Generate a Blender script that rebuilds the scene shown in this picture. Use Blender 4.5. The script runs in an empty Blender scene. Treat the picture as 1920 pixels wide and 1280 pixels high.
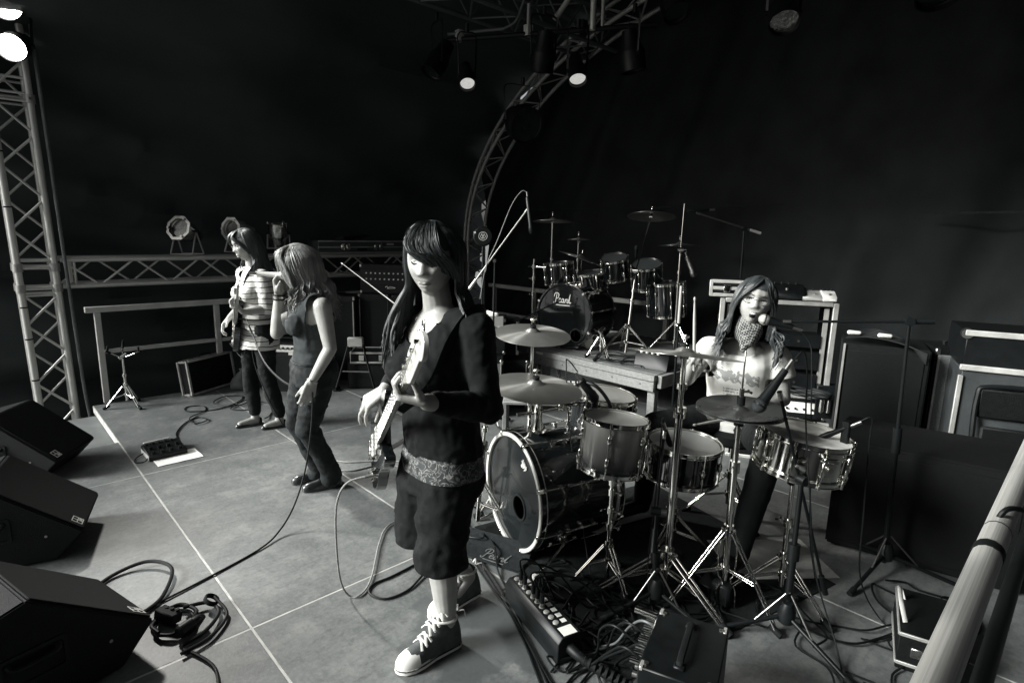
import bpy, bmesh, math, random
from mathutils import Vector, Matrix, Euler, noise
from math import sin, cos, pi, radians
random.seed(7)
scene = bpy.context.scene
COL = scene.collection

# ------------------------------------------------------------------ camera
cam_data = bpy.data.cameras.new('camera')
cam_data.sensor_fit = 'HORIZONTAL'; cam_data.sensor_width = 36.0
cam_data.lens = 1075.74 / 1920 * 36
cam_data.clip_start = 0.05; cam_data.clip_end = 2000
cam = bpy.data.objects.new('camera', cam_data); COL.objects.link(cam)
_y, _p, _r = radians(46.543), radians(10.724), radians(1.1214)
_f = Vector((cos(_y)*cos(_p), sin(_y)*cos(_p), -sin(_p)))
_rt = Vector((sin(_y), -cos(_y), 0)); _up = _rt.cross(_f)
_r2 = _rt*cos(_r) + _up*sin(_r); _u2 = -_rt*sin(_r) + _up*cos(_r)
cam.matrix_world = Matrix(((_r2.x, _u2.x, -_f.x, 0), (_r2.y, _u2.y, -_f.y, 0), (_r2.z, _u2.z, -_f.z, 1.6196), (0, 0, 0, 1)))
scene.camera = cam

# ------------------------------------------------------------------ light
SUN_AZ, SUN_EL = radians(155), radians(26)       # where the light comes from: the open stage front
world = bpy.data.worlds.new('World'); scene.world = world; world.use_nodes = True
wn = world.node_tree.nodes; wl = world.node_tree.links
sky = wn.new('ShaderNodeTexSky'); sky.sky_type = 'NISHITA'; sky.sun_disc = False
sky.sun_elevation = SUN_EL; sky.sun_rotation = radians(90) - SUN_AZ
sky.air_density = 1.0; sky.dust_density = 4.0; sky.ozone_density = 1.0
hsv = wn.new('ShaderNodeHueSaturation'); hsv.inputs['Saturation'].default_value = 0.24
bg = wn['Background']; bg.inputs['Strength'].default_value = 0.08
wl.new(sky.outputs['Color'], hsv.inputs['Color']); wl.new(hsv.outputs['Color'], bg.inputs['Color'])
sd = bpy.data.lights.new('sun', 'SUN'); sd.energy = 4.9; sd.angle = radians(20); sd.color = (0.98, 1.0, 0.98)
sun = bpy.data.objects.new('sun', sd); COL.objects.link(sun)
_d = Vector((cos(SUN_AZ)*cos(SUN_EL), sin(SUN_AZ)*cos(SUN_EL), sin(SUN_EL)))
sun.rotation_euler = _d.to_track_quat('Z', 'Y').to_euler(); sun.location = _d*20
vs = scene.view_settings
vs.view_transform = 'Standard'; vs.look = 'None'; vs.gamma = 1.0; vs.exposure = 0.72; vs.use_curve_mapping = False
scene.cycles.use_denoising = True
scene.cycles.max_bounces = 8; scene.cycles.glossy_bounces = 3; scene.cycles.diffuse_bounces = 3
scene.cycles.transparent_max_bounces = 6
scene.cycles.sample_clamp_indirect = 4.0

# ------------------------------------------------------------------ materials
def tint(v):
    """a grey as the toned monochrome print shows it: darks lean teal, lights lean cream"""
    t = min(1.0, (v/0.26)**0.5)
    c0 = (0.78, 1.0, 1.08); c1 = (1.0, 1.0, 0.95)
    return tuple(v*(a+(b-a)*t) for a, b in zip(c0, c1)) + (1,)
MATS = {}
def mat(name, v, rough=0.5, metal=0.0, var=0.25, nscale=6.0, bump=0.0, bscale=60.0, spec=0.5, v2=None, stretch=None, coat=0.0, rvar=0.0, emit=None, thresh=None):
    if name in MATS: return MATS[name]
    if v < 0.03 and rough > 0.3 and metal < 0.3: v *= 0.5; spec = min(spec, 0.22)      # stage blacks are very black
    m = bpy.data.materials.new(name); m.use_nodes = True; MATS[name] = m
    nt = m.node_tree; N = nt.nodes; L = nt.links; b = N['Principled BSDF']
    tc = N.new('ShaderNodeTexCoord'); mp = N.new('ShaderNodeMapping')
    if stretch: mp.inputs['Scale'].default_value = stretch
    L.new(tc.outputs['Object'], mp.inputs['Vector'])
    nz = N.new('ShaderNodeTexNoise'); nz.inputs['Scale'].default_value = nscale; nz.inputs['Detail'].default_value = 6
    L.new(mp.outputs['Vector'], nz.inputs['Vector'])
    rp = N.new('ShaderNodeValToRGB'); e = rp.color_ramp.elements
    lo, hi = thresh or (0.3, 0.7)
    e[0].position, e[1].position = lo, hi
    e[0].color = tint(v*(1-var)); e[1].color = tint(v2 if v2 is not None else v*(1+var))
    L.new(nz.outputs['Fac'], rp.inputs['Fac']); L.new(rp.outputs['Color'], b.inputs['Base Color'])
    b.inputs['Metallic'].default_value = metal; b.inputs['Roughness'].default_value = rough
    b.inputs['Specular IOR Level'].default_value = spec
    b.inputs['Coat Weight'].default_value = coat
    if rvar:
        mr = N.new('ShaderNodeMapRange'); mr.inputs['To Min'].default_value = max(0.03, rough-rvar); mr.inputs['To Max'].default_value = min(1, rough+rvar)
        L.new(nz.outputs['Fac'], mr.inputs['Value']); L.new(mr.outputs['Result'], b.inputs['Roughness'])
    if bump:
        n2 = N.new('ShaderNodeTexNoise'); n2.inputs['Scale'].default_value = bscale; n2.inputs['Detail'].default_value = 4
        L.new(mp.outputs['Vector'], n2.inputs['Vector'])
        bp = N.new('ShaderNodeBump'); bp.inputs['Strength'].default_value = bump; bp.inputs['Distance'].default_value = 0.01
        L.new(n2.outputs['Fac'], bp.inputs['Height']); L.new(bp.outputs['Normal'], b.inputs['Normal'])
    if emit:
        b.inputs['Emission Color'].default_value = (1, 0.98, 0.93, 1); b.inputs['Emission Strength'].default_value = emit
    return m

# ------------------------------------------------------------------ mesh builder
def frame(o, z, xh=(1, 0, 0)):
    z = Vector(z).normalized(); x = Vector(xh); x = x - z*x.dot(z)
    if x.length < 1e-4: x = Vector((0, 1, 0)); x = x - z*x.dot(z)
    x.normalize(); y = z.cross(x)
    M = Matrix((x, y, z)).transposed().to_4x4(); M.translation = Vector(o); return M
def catmull(pts, k=6):
    P = [Vector(p) for p in pts]
    if len(P) < 3 or k < 2: return P
    P = [P[0]*2-P[1]] + P + [P[-1]*2-P[-2]]; out = []
    for i in range(1, len(P)-2):
        a, b, c, d = P[i-1:i+3]
        for j in range(k):
            t = j/k
            out.append(0.5*((2*b)+(c-a)*t+(2*a-5*b+4*c-d)*t*t+(3*b-a-3*c+d)*t**3))
    return out+[P[-2]]
def lerpl(L, t):
    if not isinstance(L, (list, tuple)): return L
    x = t*(len(L)-1); i = min(int(x), len(L)-2); return L[i]+(L[i+1]-L[i])*(x-i)
class MB:
    def __init__(s): s.v = []; s.f = []
    def add(s, vs, fs, M=None):
        o = len(s.v); s.v += [tuple(M @ Vector(p)) if M else tuple(p) for p in vs]; s.f += [tuple(i+o for i in f) for f in fs]; return s
    def box(s, c, d, M=None, taper=1.0):
        x, y, z = (k/2 for k in d); c = Vector(c)
        vs = [c+Vector((i*x*(taper if k > 0 else 1), j*y*(taper if k > 0 else 1), k*z)) for k in (-1, 1) for j in (-1, 1) for i in (-1, 1)]
        return s.add(vs, [(0, 2, 3, 1), (4, 5, 7, 6), (0, 1, 5, 4), (2, 6, 7, 3), (0, 4, 6, 2), (1, 3, 7, 5)], M)
    def lathe(s, prof, n=24, M=None, close=False):
        vs = []; fs = []; m = len(prof)
        for i in range(n):
            a = 2*pi*i/n
            for r, z in prof: vs.append((r*cos(a), r*sin(a), z))
        for i in range(n):
            j = (i+1) % n
            for k in range(m if close else m-1):
                l = (k+1) % m; fs.append((i*m+k, j*m+k, j*m+l, i*m+l))
        if not close:
            if prof[0][0] > 1e-5: fs.append(tuple(i*m for i in reversed(range(n))))
            if prof[-1][0] > 1e-5: fs.append(tuple(i*m+m-1 for i in range(n)))
        return s.add(vs, fs, M)
    def cyl(s, a, b, r, r2=None, n=12, M=None):
        a, b = Vector(a), Vector(b); F = frame(a, b-a)
        if M: F = M @ F
        return s.lathe([(r, 0), (r if r2 is None else r2, (b-a).length)], n, F)
    def cap(s, a, b, r0, r1, n=14, k=4):
        """tapered capsule"""
        a, b = Vector(a), Vector(b); L = (b-a).length
        pr = [(max(1e-6, r0*sin(t*pi/2/k)), -r0*cos(t*pi/2/k)) for t in range(k+1)] + [(max(1e-6, r1*cos(t*pi/2/k)), L+r1*sin(t*pi/2/k)) for t in range(k+1)]
        return s.lathe(pr, n, frame(a, (b-a) if L > 1e-5 else (0, 0, 1)))
    def ell(s, c, r, M=None, n=18, m=12, R=None):
        F = Matrix.Translation(Vector(c)) @ (R.to_4x4() if R else Matrix()) @ Matrix.Diagonal((r[0], r[1], r[2], 1))
        if M: F = M @ F
        return s.lathe([(max(1e-6, sin(pi*i/m)), -cos(pi*i/m)) for i in range(m+1)], n, F)
    def tube(s, pts, r, n=8, k=6, cap=True, flat=None, up=None):
        P = catmull(pts, k); m = len(P); vs = []; fs = []; x = None
        for i, p in enumerate(P):
            t = (P[min(i+1, m-1)]-P[max(i-1, 0)]).normalized()
            if x is None:
                x = Vector(up) if up else Vector((0, 0, 1))
                if abs(x.dot(t)) > 0.95: x = Vector((1, 0, 0))
            x = (x-t*x.dot(t)).normalized(); y = t.cross(x); rr = lerpl(r, i/(m-1)); fy = rr*(lerpl(flat, i/(m-1)) if flat else 1)
            for j in range(n):
                a = 2*pi*j/n; vs.append(p+x*(fy*cos(a))+y*(rr*sin(a)))
        for i in range(m-1):
            for j in range(n):
                k2 = (j+1) % n; fs.append((i*n+j, i*n+k2, (i+1)*n+k2, (i+1)*n+j))
        if cap: fs += [tuple(reversed(range(n))), tuple((m-1)*n+j for j in range(n))]
        return s.add(vs, fs)
    def prism(s, poly, d, M=None):
        """closed 2-D outline in xy, thickness d along z from 0"""
        n = len(poly); vs = [(x, y, 0) for x, y in poly]+[(x, y, d) for x, y in poly]
        fs = [tuple(reversed(range(n))), tuple(range(n, 2*n))]+[(i, (i+1) % n, n+(i+1) % n, n+i) for i in range(n)]
        return s.add(vs, fs, M)
    def loft(s, rings, cap=True):
        n = len(rings[0]); vs = [p for r in rings for p in r]; fs = []
        for i in range(len(rings)-1):
            for j in range(n):
                k = (j+1) % n; fs.append((i*n+j, i*n+k, (i+1)*n+k, (i+1)*n+j))
        if cap: fs += [tuple(reversed(range(n))), tuple((len(rings)-1)*n+j for j in range(n))]
        return s.add(vs, fs)
    def mesh(s, name, bevel=0, seg=1, angle=38, smooth=True):
        me = bpy.data.meshes.new(name); me.from_pydata(s.v, [], s.f); me.validate()
        bm = bmesh.new(); bm.from_mesh(me)
        bmesh.ops.recalc_face_normals(bm, faces=bm.faces)
        if bevel:
            es = [e for e in bm.edges if len(e.link_faces) == 2 and e.calc_face_angle(0) > radians(30)]
            bmesh.ops.bevel(bm, geom=es, offset=bevel, segments=seg, affect='EDGES', clamp_overlap=True)
        bm.to_mesh(me); bm.free()
        if smooth:
            me.polygons.foreach_set('use_smooth', [True]*len(me.polygons)); me.set_sharp_from_angle(angle=radians(angle))
        return me
    def build(s, name, material, parent=None, bevel=0, seg=1, angle=38, smooth=True, loc=None, M=None):
        return put(name, s.mesh(name, bevel, seg, angle, smooth), material, parent, loc, M)
def put(name, me, material, parent=None, loc=None, M=None):
    o = bpy.data.objects.new(name, me); COL.objects.link(o)
    if material is not None and not me.materials: me.materials.append(material)
    if parent is not None: o.parent = parent
    if M is not None: o.matrix_local = M
    if loc is not None: o.location = loc
    return o
def tag(o, label, cat, group=None, kind=None):
    if label: o['label'] = label
    if cat: o['category'] = cat
    if group: o['group'] = group
    if kind: o['kind'] = kind
    return o
def thing(name, label, cat, loc=(0, 0, 0), rotz=0.0, group=None, M=None):
    o = bpy.data.objects.new(name, None); COL.objects.link(o); o.empty_display_size = 0.1
    if M is not None: o.matrix_world = M
    else: o.location = loc; o.rotation_euler = (0, 0, rotz)
    return tag(o, label, cat, group)
def structure(o): o['kind'] = 'structure'; return o
_U = {}
def unit(kind, material):
    k = (kind, material.name)
    if k not in _U:
        b = MB()
        if kind == 'rod': b.cyl((0, 0, 0), (0, 0, 1), 1, n=14)
        elif kind == 'box': b.box((0, 0, 0), (1, 1, 1))
        elif kind == 'ball': b.ell((0, 0, 0), (1, 1, 1), n=16, m=10)
        me = b.mesh('unit_'+kind, angle=50); me.materials.append(material); _U[k] = me
    return _U[k]
def rod(parent, name, a, b, r, material):
    a, b = Vector(a), Vector(b); M = frame(a, b-a) @ Matrix.Diagonal((r, r, (b-a).length, 1))
    return put(name, unit('rod', material), None, parent, M=M)
def ball(parent, name, c, r, material):
    if not isinstance(r, (tuple, list)): r = (r, r, r)
    return put(name, unit('ball', material), None, parent, M=Matrix.Translation(c) @ Matrix.Diagonal((*r, 1)))
def brick(parent, name, c, d, material, M=None):
    F = Matrix.Translation(c) @ Matrix.Diagonal((*d, 1))
    return put(name, unit('box', material), None, parent, M=(M @ F if M else F))
def rounded(w, h, r, k=4):
    out = []
    for cx, cy, a0 in ((w/2-r, h/2-r, 0), (-w/2+r, h/2-r, 90), (-w/2+r, -h/2+r, 180), (w/2-r, -h/2+r, 270)):
        for i in range(k+1):
            a = radians(a0+90*i/k); out.append((cx+r*cos(a), cy+r*sin(a)))
    return out
def text_mesh(name, body, size, depth=0.001):
    c = bpy.data.curves.new(name, 'FONT'); c.body = body; c.size = size; c.extrude = depth; c.align_x = 'CENTER'; c.align_y = 'CENTER'
    o = bpy.data.objects.new(name, c); COL.objects.link(o)
    dg = bpy.context.evaluated_depsgraph_get(); me = bpy.data.meshes.new_from_object(o.evaluated_get(dg))
    bpy.data.objects.remove(o); bpy.data.curves.remove(c); return me

# the materials of the place
M_alu = mat('aluminium', 0.50, 0.36, 0.35, 0.18, 14, rvar=0.12)
M_alu_dull = mat('dull_aluminium', 0.33, 0.45, 0.35, 0.2, 10, rvar=0.12)
M_chrome = mat('chrome', 0.72, 0.09, 1.0, 0.12, 8, rvar=0.07)
M_steel = mat('worn_steel', 0.4, 0.3, 1.0, 0.25, 20, rvar=0.12)
M_black_metal = mat('black_metal', 0.012, 0.42, 0.0, 0.3, 20)
M_black_plastic = mat('black_plastic', 0.014, 0.45, 0.0, 0.3, 30, bump=0.05, bscale=200)
M_rubber = mat('rubber', 0.012, 0.75, 0.0, 0.3, 30)
M_tolex = mat('black_tolex', 0.008, 0.6, 0, 0.35, 40, bump=0.25, bscale=260)
M_grille = mat('speaker_grille_cloth', 0.013, 0.8, 0, 0.35, 120, bump=0.4, bscale=420)
M_monitor = mat('monitor_paint', 0.010, 0.62, 0, 0.35, 18, bump=0.35, bscale=330)
M_foam = mat('monitor_foam_front', 0.011, 0.75, 0, 0.3, 160, bump=0.5, bscale=500)
M_cable = mat('black_cable', 0.012, 0.5, 0, 0.2, 30)
M_cable_grey = mat('grey_cable', 0.10, 0.5, 0, 0.2, 30)
M_cable_light = mat('pale_woven_cable', 0.22, 0.65, 0, 0.35, 160, bump=0.4, bscale=300)
M_white = mat('white_paint', 0.75, 0.6, 0, 0.06, 10)
M_paper = mat('paper', 0.86, 0.8, 0, 0.03, 10)
M_label = mat('pale_label', 0.55, 0.7, 0, 0.12, 30)
M_wood = mat('pale_timber', 0.19, 0.7, 0, 0.22, 5, bump=0.15, bscale=30, stretch=(1, 8, 8), rvar=0.1)
M_ply = mat('grey_plywood', 0.12, 0.7, 0, 0.3, 4, bump=0.15, bscale=60)
M_rail = mat('grey_painted_rail', 0.38, 0.55, 0, 0.15, 7)
# ------------------------------------------------------------------ ground, stage deck
gb = MB().add([(-150, -150, -1.1), (150, -150, -1.1), (150, 150, -1.1), (-150, 150, -1.1)], [(0, 1, 2, 3)])
structure(gb.build('ground', mat('trodden_gravel', 0.16, 0.9, 0, 0.35, 3, bump=0.4, bscale=40)))
def deck_material():
    m = mat('deck_board', 0.108, 0.5, 0, 0.20, 1.6, bump=0.06, bscale=90, rvar=0.12)
    nt = m.node_tree; N = nt.nodes; L = nt.links; b = N['Principled BSDF']
    base = b.inputs['Base Color'].links[0].from_socket
    tc = N.new('ShaderNodeTexCoord')
    geo = N.new('ShaderNodeNewGeometry')
    # scuffs: pale dusty clouds and thin dark scratches, in world position so that they run on from board to board
    def layer(scale, lo, hi, colour, amount, src, stretch=None, detail=8, rough=0.65):
        mp = N.new('ShaderNodeMapping')
        if stretch: mp.inputs['Scale'].default_value = stretch; mp.inputs['Rotation'].default_value = (0, 0, 0.6)
        L.new(geo.outputs['Position'], mp.inputs['Vector'])
        n = N.new('ShaderNodeTexNoise'); n.inputs['Scale'].default_value = scale; n.inputs['Detail'].default_value = detail; n.inputs['Roughness'].default_value = rough
        L.new(mp.outputs['Vector'], n.inputs['Vector'])
        r = N.new('ShaderNodeMapRange'); r.inputs['From Min'].default_value = lo; r.inputs['From Max'].default_value = hi; r.inputs['To Max'].default_value = amount
        L.new(n.outputs['Fac'], r.inputs['Value'])
        x = N.new('ShaderNodeMixRGB'); L.new(r.outputs['Result'], x.inputs['Fac']); L.new(src, x.inputs['Color1']); x.inputs['Color2'].default_value = tint(colour)
        L.new(x.outputs['Color'], b.inputs['Base Color']); return x.outputs['Color']
    s = layer(1.3, 0.44, 0.70, 0.185, 0.6, base)
    s = layer(6.0, 0.48, 0.68, 0.22, 0.6, s)
    s = layer(2.3, 0.50, 0.64, 0.060, 0.65, s)
    s = layer(26.0, 0.46, 0.70, 0.065, 0.65, s)
    s = layer(7.0, 0.56, 0.66, 0.05, 0.4, s, (1, 5, 1))
    s = layer(14.0, 0.60, 0.70, 0.26, 0.25, s, (5, 1, 1))
    s = layer(60.0, 0.45, 0.75, 0.24, 0.35, s)
    # the spilt wet patch beside the front player's foot
    sub = N.new('ShaderNodeVectorMath'); sub.operation = 'SUBTRACT'; sub.inputs[1].default_value = (1.34, 1.60, 0); L.new(geo.outputs['Position'], sub.inputs[0])
    ln = N.new('ShaderNodeVectorMath'); ln.operation = 'LENGTH'; L.new(sub.outputs['Vector'], ln.inputs[0])
    wz = N.new('ShaderNodeTexNoise'); wz.inputs['Scale'].default_value = 5; wz.inputs['Detail'].default_value = 5; L.new(geo.outputs['Position'], wz.inputs['Vector'])
    ma = N.new('ShaderNodeMath'); ma.operation = 'MULTIPLY_ADD'; ma.inputs[1].default_value = -0.55; L.new(wz.outputs['Fac'], ma.inputs[0]); L.new(ln.outputs['Value'], ma.inputs[2])
    mr = N.new('ShaderNodeMapRange'); mr.inputs['From Min'].default_value = 0.0; mr.inputs['From Max'].default_value = -0.03; mr.inputs['To Max'].default_value = 0.75
    L.new(ma.outputs['Value'], mr.inputs['Value'])
    x = N.new('ShaderNodeMixRGB'); L.new(mr.outputs['Result'], x.inputs['Fac']); L.new(s, x.inputs['Color1']); x.inputs['Color2'].default_value = tint(0.07)
    L.new(x.outputs['Color'], b.inputs['Base Color'])
    return m
M_deck = deck_material()
M_trim = mat('deck_edge_trim', 0.42, 0.5, 0.2, 0.3, 12)
stage = structure(thing('stage_floor', None, None)); del_keys = None
X0, Y0 = 0.6827, 2.2472
def panel_mesh(lx, ly):
    return MB().box((0, 0, -0.03), (lx-0.010, ly-0.010, 0.06)).mesh('deck_panel', bevel=0.0012)
def trim_mesh(lx, ly):
    b = MB(); w = 0.0042
    for sx in (-1, 1): b.box((sx*(lx/2-w/2-0.0004), 0, -0.0315), (w, ly-0.001, 0.061))
    for sy in (-1, 1): b.box((0, sy*(ly/2-w/2-0.0004), -0.0315), (lx-2*w-0.002, w, 0.061))
    return b.mesh('edge_trim')
_pm = {}
def deck(x0, y0, lx, ly):
    k = (round(lx, 2), round(ly, 2))
    if k not in _pm: _pm[k] = (panel_mesh(lx, ly), trim_mesh(lx, ly))
    p = put('deck_panel', _pm[k][0], M_deck, stage, (x0+lx/2, y0+ly/2, random.uniform(-0.0006, 0.0006)))
    put('edge_trim', _pm[k][1], M_trim, p)
for i in range(-1, 6):
    for j in range(-2, 2):
        if i == -1 and j == 1: deck(X0-1, Y0+2, 1, 0.80)
        else: deck(X0+i, Y0+2*j, 1, 2)
ub = MB()
ub.box((2.7, 2.2, -0.13), (5.7, 7.9, 0.12)); ub.box((0.2, 1.6, -0.13), (0.9, 6.6, 0.12))
for x in (0.75, 2.7, 4.6, 6.3):
    for y in (-1.5, 0.3, 2.3, 4.3, 6.15): ub.box((x, y, -0.65), (0.08, 0.08, 0.92))
put('under_frame', ub.mesh('under_frame', bevel=0.003), M_ply, stage)
# the lower step beyond the deck's front corner
lo = thing('loading_step', 'low grey plank step with a pale edge below the stage corner', 'step', (0.40, 5.62, -0.2))
MB().box((0, 0, -0.02), (0.56, 1.04, 0.04)).build('tread', M_ply, lo, bevel=0.003)
MB().box((0.02, 0.545, 0.0), (0.62, 0.05, 0.05)).build('pale_edge', M_wood, lo, bevel=0.003)
for sx in (-.22, .22):
    MB().box((sx, 0.3, -0.47), (0.06, 0.06, 0.86)).build('leg', M_ply, lo)

# ------------------------------------------------------------------ canopy, backdrop, side cloths
M_cloth = mat('black_stage_cloth', 0.042, 0.7, 0, 0.08, 4, bump=0.1, bscale=300, spec=0.25)
M_backcloth = mat('black_gauze_backdrop', 0.020, 0.75, 0, 0.45, 3, bump=0.4, bscale=260, spec=0.3)
def arch(t, inset=0.0):
    """t 0..1 from the far foot over the top to the near foot; returns (y, z)"""
    a, b = 4.75-inset, 3.05-inset; L = 0.22
    if t < L: return (2.2+a, -1.1+2.6*t/L)
    if t > 1-L: return (2.2-a, -1.1+2.6*(1-t)/L)
    th = pi*(t-L)/(1-2*L); return (2.2+a*cos(th), 1.5+b*sin(th))
def canopy():
    b = MB(); nx, nt = 90, 120; vs = []; fs = []
    for i in range(nx+1):
        x = -0.9+7.0*i/nx
        for j in range(nt+1):
            t = j/nt; y, z = arch(t, -0.35)
            # long slack folds that sag between the hoops and run almost along the stage
            w = (0.4-abs(noise.noise(Vector((x*0.42, t*34+x*0.35, 3.1)))))*0.50+noise.noise(Vector((x*0.7, t*80+x*0.6, 9)))*0.07
            n = Vector((0, 2.2-y, 1.5-z)).normalized() if 0.22 < t < 0.78 else Vector((0, -1 if y > 2 else 1, 0))
            p = Vector((x, y, z))+n*w; vs.append(p)
    for i in range(nx):
        for j in range(nt): a = i*(nt+1)+j; fs.append((a, a+1, a+nt+2, a+nt+1))
    b.add(vs, fs); o = b.build('canopy', M_cloth, None, angle=80)
    return tag(o, 'black slack cloth canopy arching over the whole stage', 'canopy')
canopy()
def backdrop():
    nx, nz = 150, 60; vs = []; fs = []
    for i in range(nx+1):
        u = i/nx; y = -2.5+9.40*u
        zt = 1.5+3.26*math.sqrt(max(0.0, 1-((y-2.2)/4.95)**2))-0.02 if abs(y-2.2) < 4.9 else 1.5
        for j in range(nz+1):
            v = j/nz; z = -1.05+(zt+1.05)*v
            drift = (2.2-y)*0.30*(1-v)+0.5*z
            f = noise.noise(Vector((y*1.25+drift, z*0.22, 0.7)))*0.22+noise.noise(Vector((y*3.4+drift*3-z*0.5, z*0.3, 4)))*0.09+noise.noise(Vector((y*0.9, z*0.9, 8)))*0.05
            f += (0.12 if z < 1.93 else 0.0)*max(0, 1-abs(z-1.93)*5)*0.12
            vs.append((5.92+f, y, z))
    for i in range(nx):
        for j in range(nz): a = i*(nz+1)+j; fs.append((a, a+1, a+nz+2, a+nz+1))
    o = MB().add(vs, fs).build('backdrop', M_backcloth, None, angle=80)
    tag(o, 'black gauze backdrop cloth hanging behind both drum kits', 'curtain')
    sm = mat('worn_gauze_patch', 0.024, 0.85, 0, 0.6, 60, bump=0.5, bscale=200)
    def patch(pts, dx):
        n = len(pts); t = 0.004
        MB().prism([(y, z) for y, z in pts], t, Matrix(((0, 0, -1, 5.70-dx), (1, 0, 0, 0), (0, 1, 0, 0), (0, 0, 0, 1)))).build('gauze_patch', sm, o)
    def strip(y0, y1, z, h):
        p = MB(); k = 40; lo_, hi_ = [], []
        for i in range(k+1):
            y = y0+(y1-y0)*i/k; w = h*(0.5+0.5*abs(noise.noise(Vector((y*4, z, 1)))))
            lo_.append((5.68, y, z-w/2)); hi_.append((5.675, y, z+w/2))
        p.add(lo_+hi_, [(i, i+1, k+2+i, k+1+i) for i in range(k)]); p.add([(x+0.004, y, zz) for x, y, zz in lo_+hi_], [(i, k+1+i, k+2+i, i+1) for i in range(k)])
        p.build('seam_tape', sm, o)
    strip(6.3, 2.3, 1.93, 0.022); strip(1.2, -0.4, 1.84, 0.03)
    return o
BACK = backdrop()
# ------------------------------------------------------------------ trusses
def truss(parent, pts, hu, hv, bays, r=0.024, rb=0.0095, m=M_alu, sides=(0, 1, 2, 3), chords=4, phase=0):
    """box truss along a poly-line pts=[(p,u,v)], chord offsets +-hu*u +-hv*v; each chord and brace is a part"""
    n = len(pts)
    offs = [(-1, -1), (1, -1), (1, 1), (-1, 1)] if chords == 4 else [(-1, -1), (1, -1), (0, 1)]
    def at(i, c):
        x = max(0.0, min(n-1.0, i)); k = min(int(x), n-2); t = x-k
        p = pts[k][0].lerp(pts[k+1][0], t); u = pts[k][1].lerp(pts[k+1][1], t).normalized(); v = pts[k][2].lerp(pts[k+1][2], t).normalized()
        return p+u*(hu*offs[c][0])+v*(hv*offs[c][1])
    for c in range(chords):
        if n == 2: rod(parent, 'chord', at(0, c), at(1, c), r, m)
        else: MB().tube([at(i, c) for i in range(n)], r, 12, 3).build('chord', m, parent)
    for s in sides:
        a, b = s % chords, (s+1) % chords
        for k in range(bays):
            i0, i1 = (n-1)*k/bays, (n-1)*(k+1)/bays
            if (k+s+phase) % 2: a0, b0 = at(i0, a), at(i1, b)
            else: a0, b0 = at(i0, b), at(i1, a)
            d = (b0-a0).normalized()*r*0.7
            rod(parent, 'brace', a0+d, b0-d, rb, m)
Zv, Xv, Yv = Vector((0, 0, 1)), Vector((1, 0, 0)), Vector((0, 1, 0))
tw = thing('truss_tower', 'tall aluminium lattice tower standing beside the stage at the left edge', 'truss')
TB, TT = Vector((0.475, 6.62, -1.1)), Vector((0.385, 6.62, 4.1))
_ax = (TT-TB).normalized()
def tp(z): return TB.lerp(TT, (z+1.1)/5.2)
truss(tw, [(tp(-1.1), Xv, Yv), (tp(1.0), Xv, Yv)], 0.127, 0.12, 8, 0.026, 0.011)
truss(tw, [(tp(1.30), Xv, Yv), (tp(2.62), Xv, Yv)], 0.127, 0.12, 5, 0.026, 0.011)
truss(tw, [(tp(2.66), Xv, Yv), (tp(4.1), Xv, Yv)], 0.127, 0.12, 5, 0.026, 0.011, phase=1)
for z in (1.0, 1.06, 1.24, 1.30, 2.62, 2.68, 2.8):
    for sy in (-1, 1): rod(tw, 'rung', tp(z)+Vector((-0.127, sy*0.12, 0)), tp(z)+Vector((0.127, sy*0.12, 0)), 0.016 if z in (1.06, 1.24) else 0.011, M_alu)
    for sx in (-1, 1): rod(tw, 'rung', tp(z)+Vector((sx*0.127, -0.12, 0)), tp(z)+Vector((sx*0.127, 0.12, 0)), 0.012, M_alu)
for z in (1.06, 1.24, 2.64):
    for sx in (-1, 1):
        for sy in (-1, 1):
            q = tp(z)+Vector((sx*0.127, sy*0.12, 0)); rod(tw, 'coupler', q-Zv*0.035, q+Zv*0.035, 0.036, M_alu_dull)
            rod(tw, 'bolt', q+Vector((0, -0.045, 0)), q+Vector((0, -0.02, 0)), 0.012, M_steel)
for sx in (-1, 1):
    for sy in (-1, 1):
        a, b = tp(1.0)+Vector((sx*.127, sy*.12, 0)), tp(1.3)+Vector((sx*.127, sy*.12, 0)); rod(tw, 'chord', a, b, 0.026, M_alu)
for z in (0.25, 0.62, 1.75, 2.2, 0.9):
    q = tp(z)+Vector((-0.127, -0.12, 0)); rod(tw, 'cable_tie', q-Zv*.006, q+Zv*.006, 0.0285, M_rubber)
cb = MB().tube([(0.60, 6.47, 4.1), (0.60, 6.46, 3.2), (0.615, 6.46, 2.3), (0.63, 6.45, 1.4), (0.645, 6.45, 0.7), (0.66, 6.45, 0.1), (0.69, 6.42, -0.4), (0.7, 6.4, -1.08)], 0.014, 8, 8).build('power_cable', M_cable_grey)
tag(cb, 'thick grey power cable running down the lattice tower', 'cable')

ht = thing('truss_beam', 'horizontal aluminium lattice beam joined to the tower behind the guard rail', 'truss')
truss(ht, [(Vector((0.60, 6.62, 1.19)), Yv, Zv), (Vector((4.3, 6.62, 1.19)), Yv, Zv)], 0.12, 0.118, 13, 0.025, 0.010)
for sy in (-1, 1): rod(ht, 'upright', (0.66, 6.62+sy*0.12, 1.07), (0.66, 6.62+sy*0.12, 1.31), 0.011, M_alu)
for sy in (-1, 1): rod(ht, 'upright', (0.70, 6.62+sy*0.12, 1.07), (0.70, 6.62+sy*0.12, 1.31), 0.011, M_alu)
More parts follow.
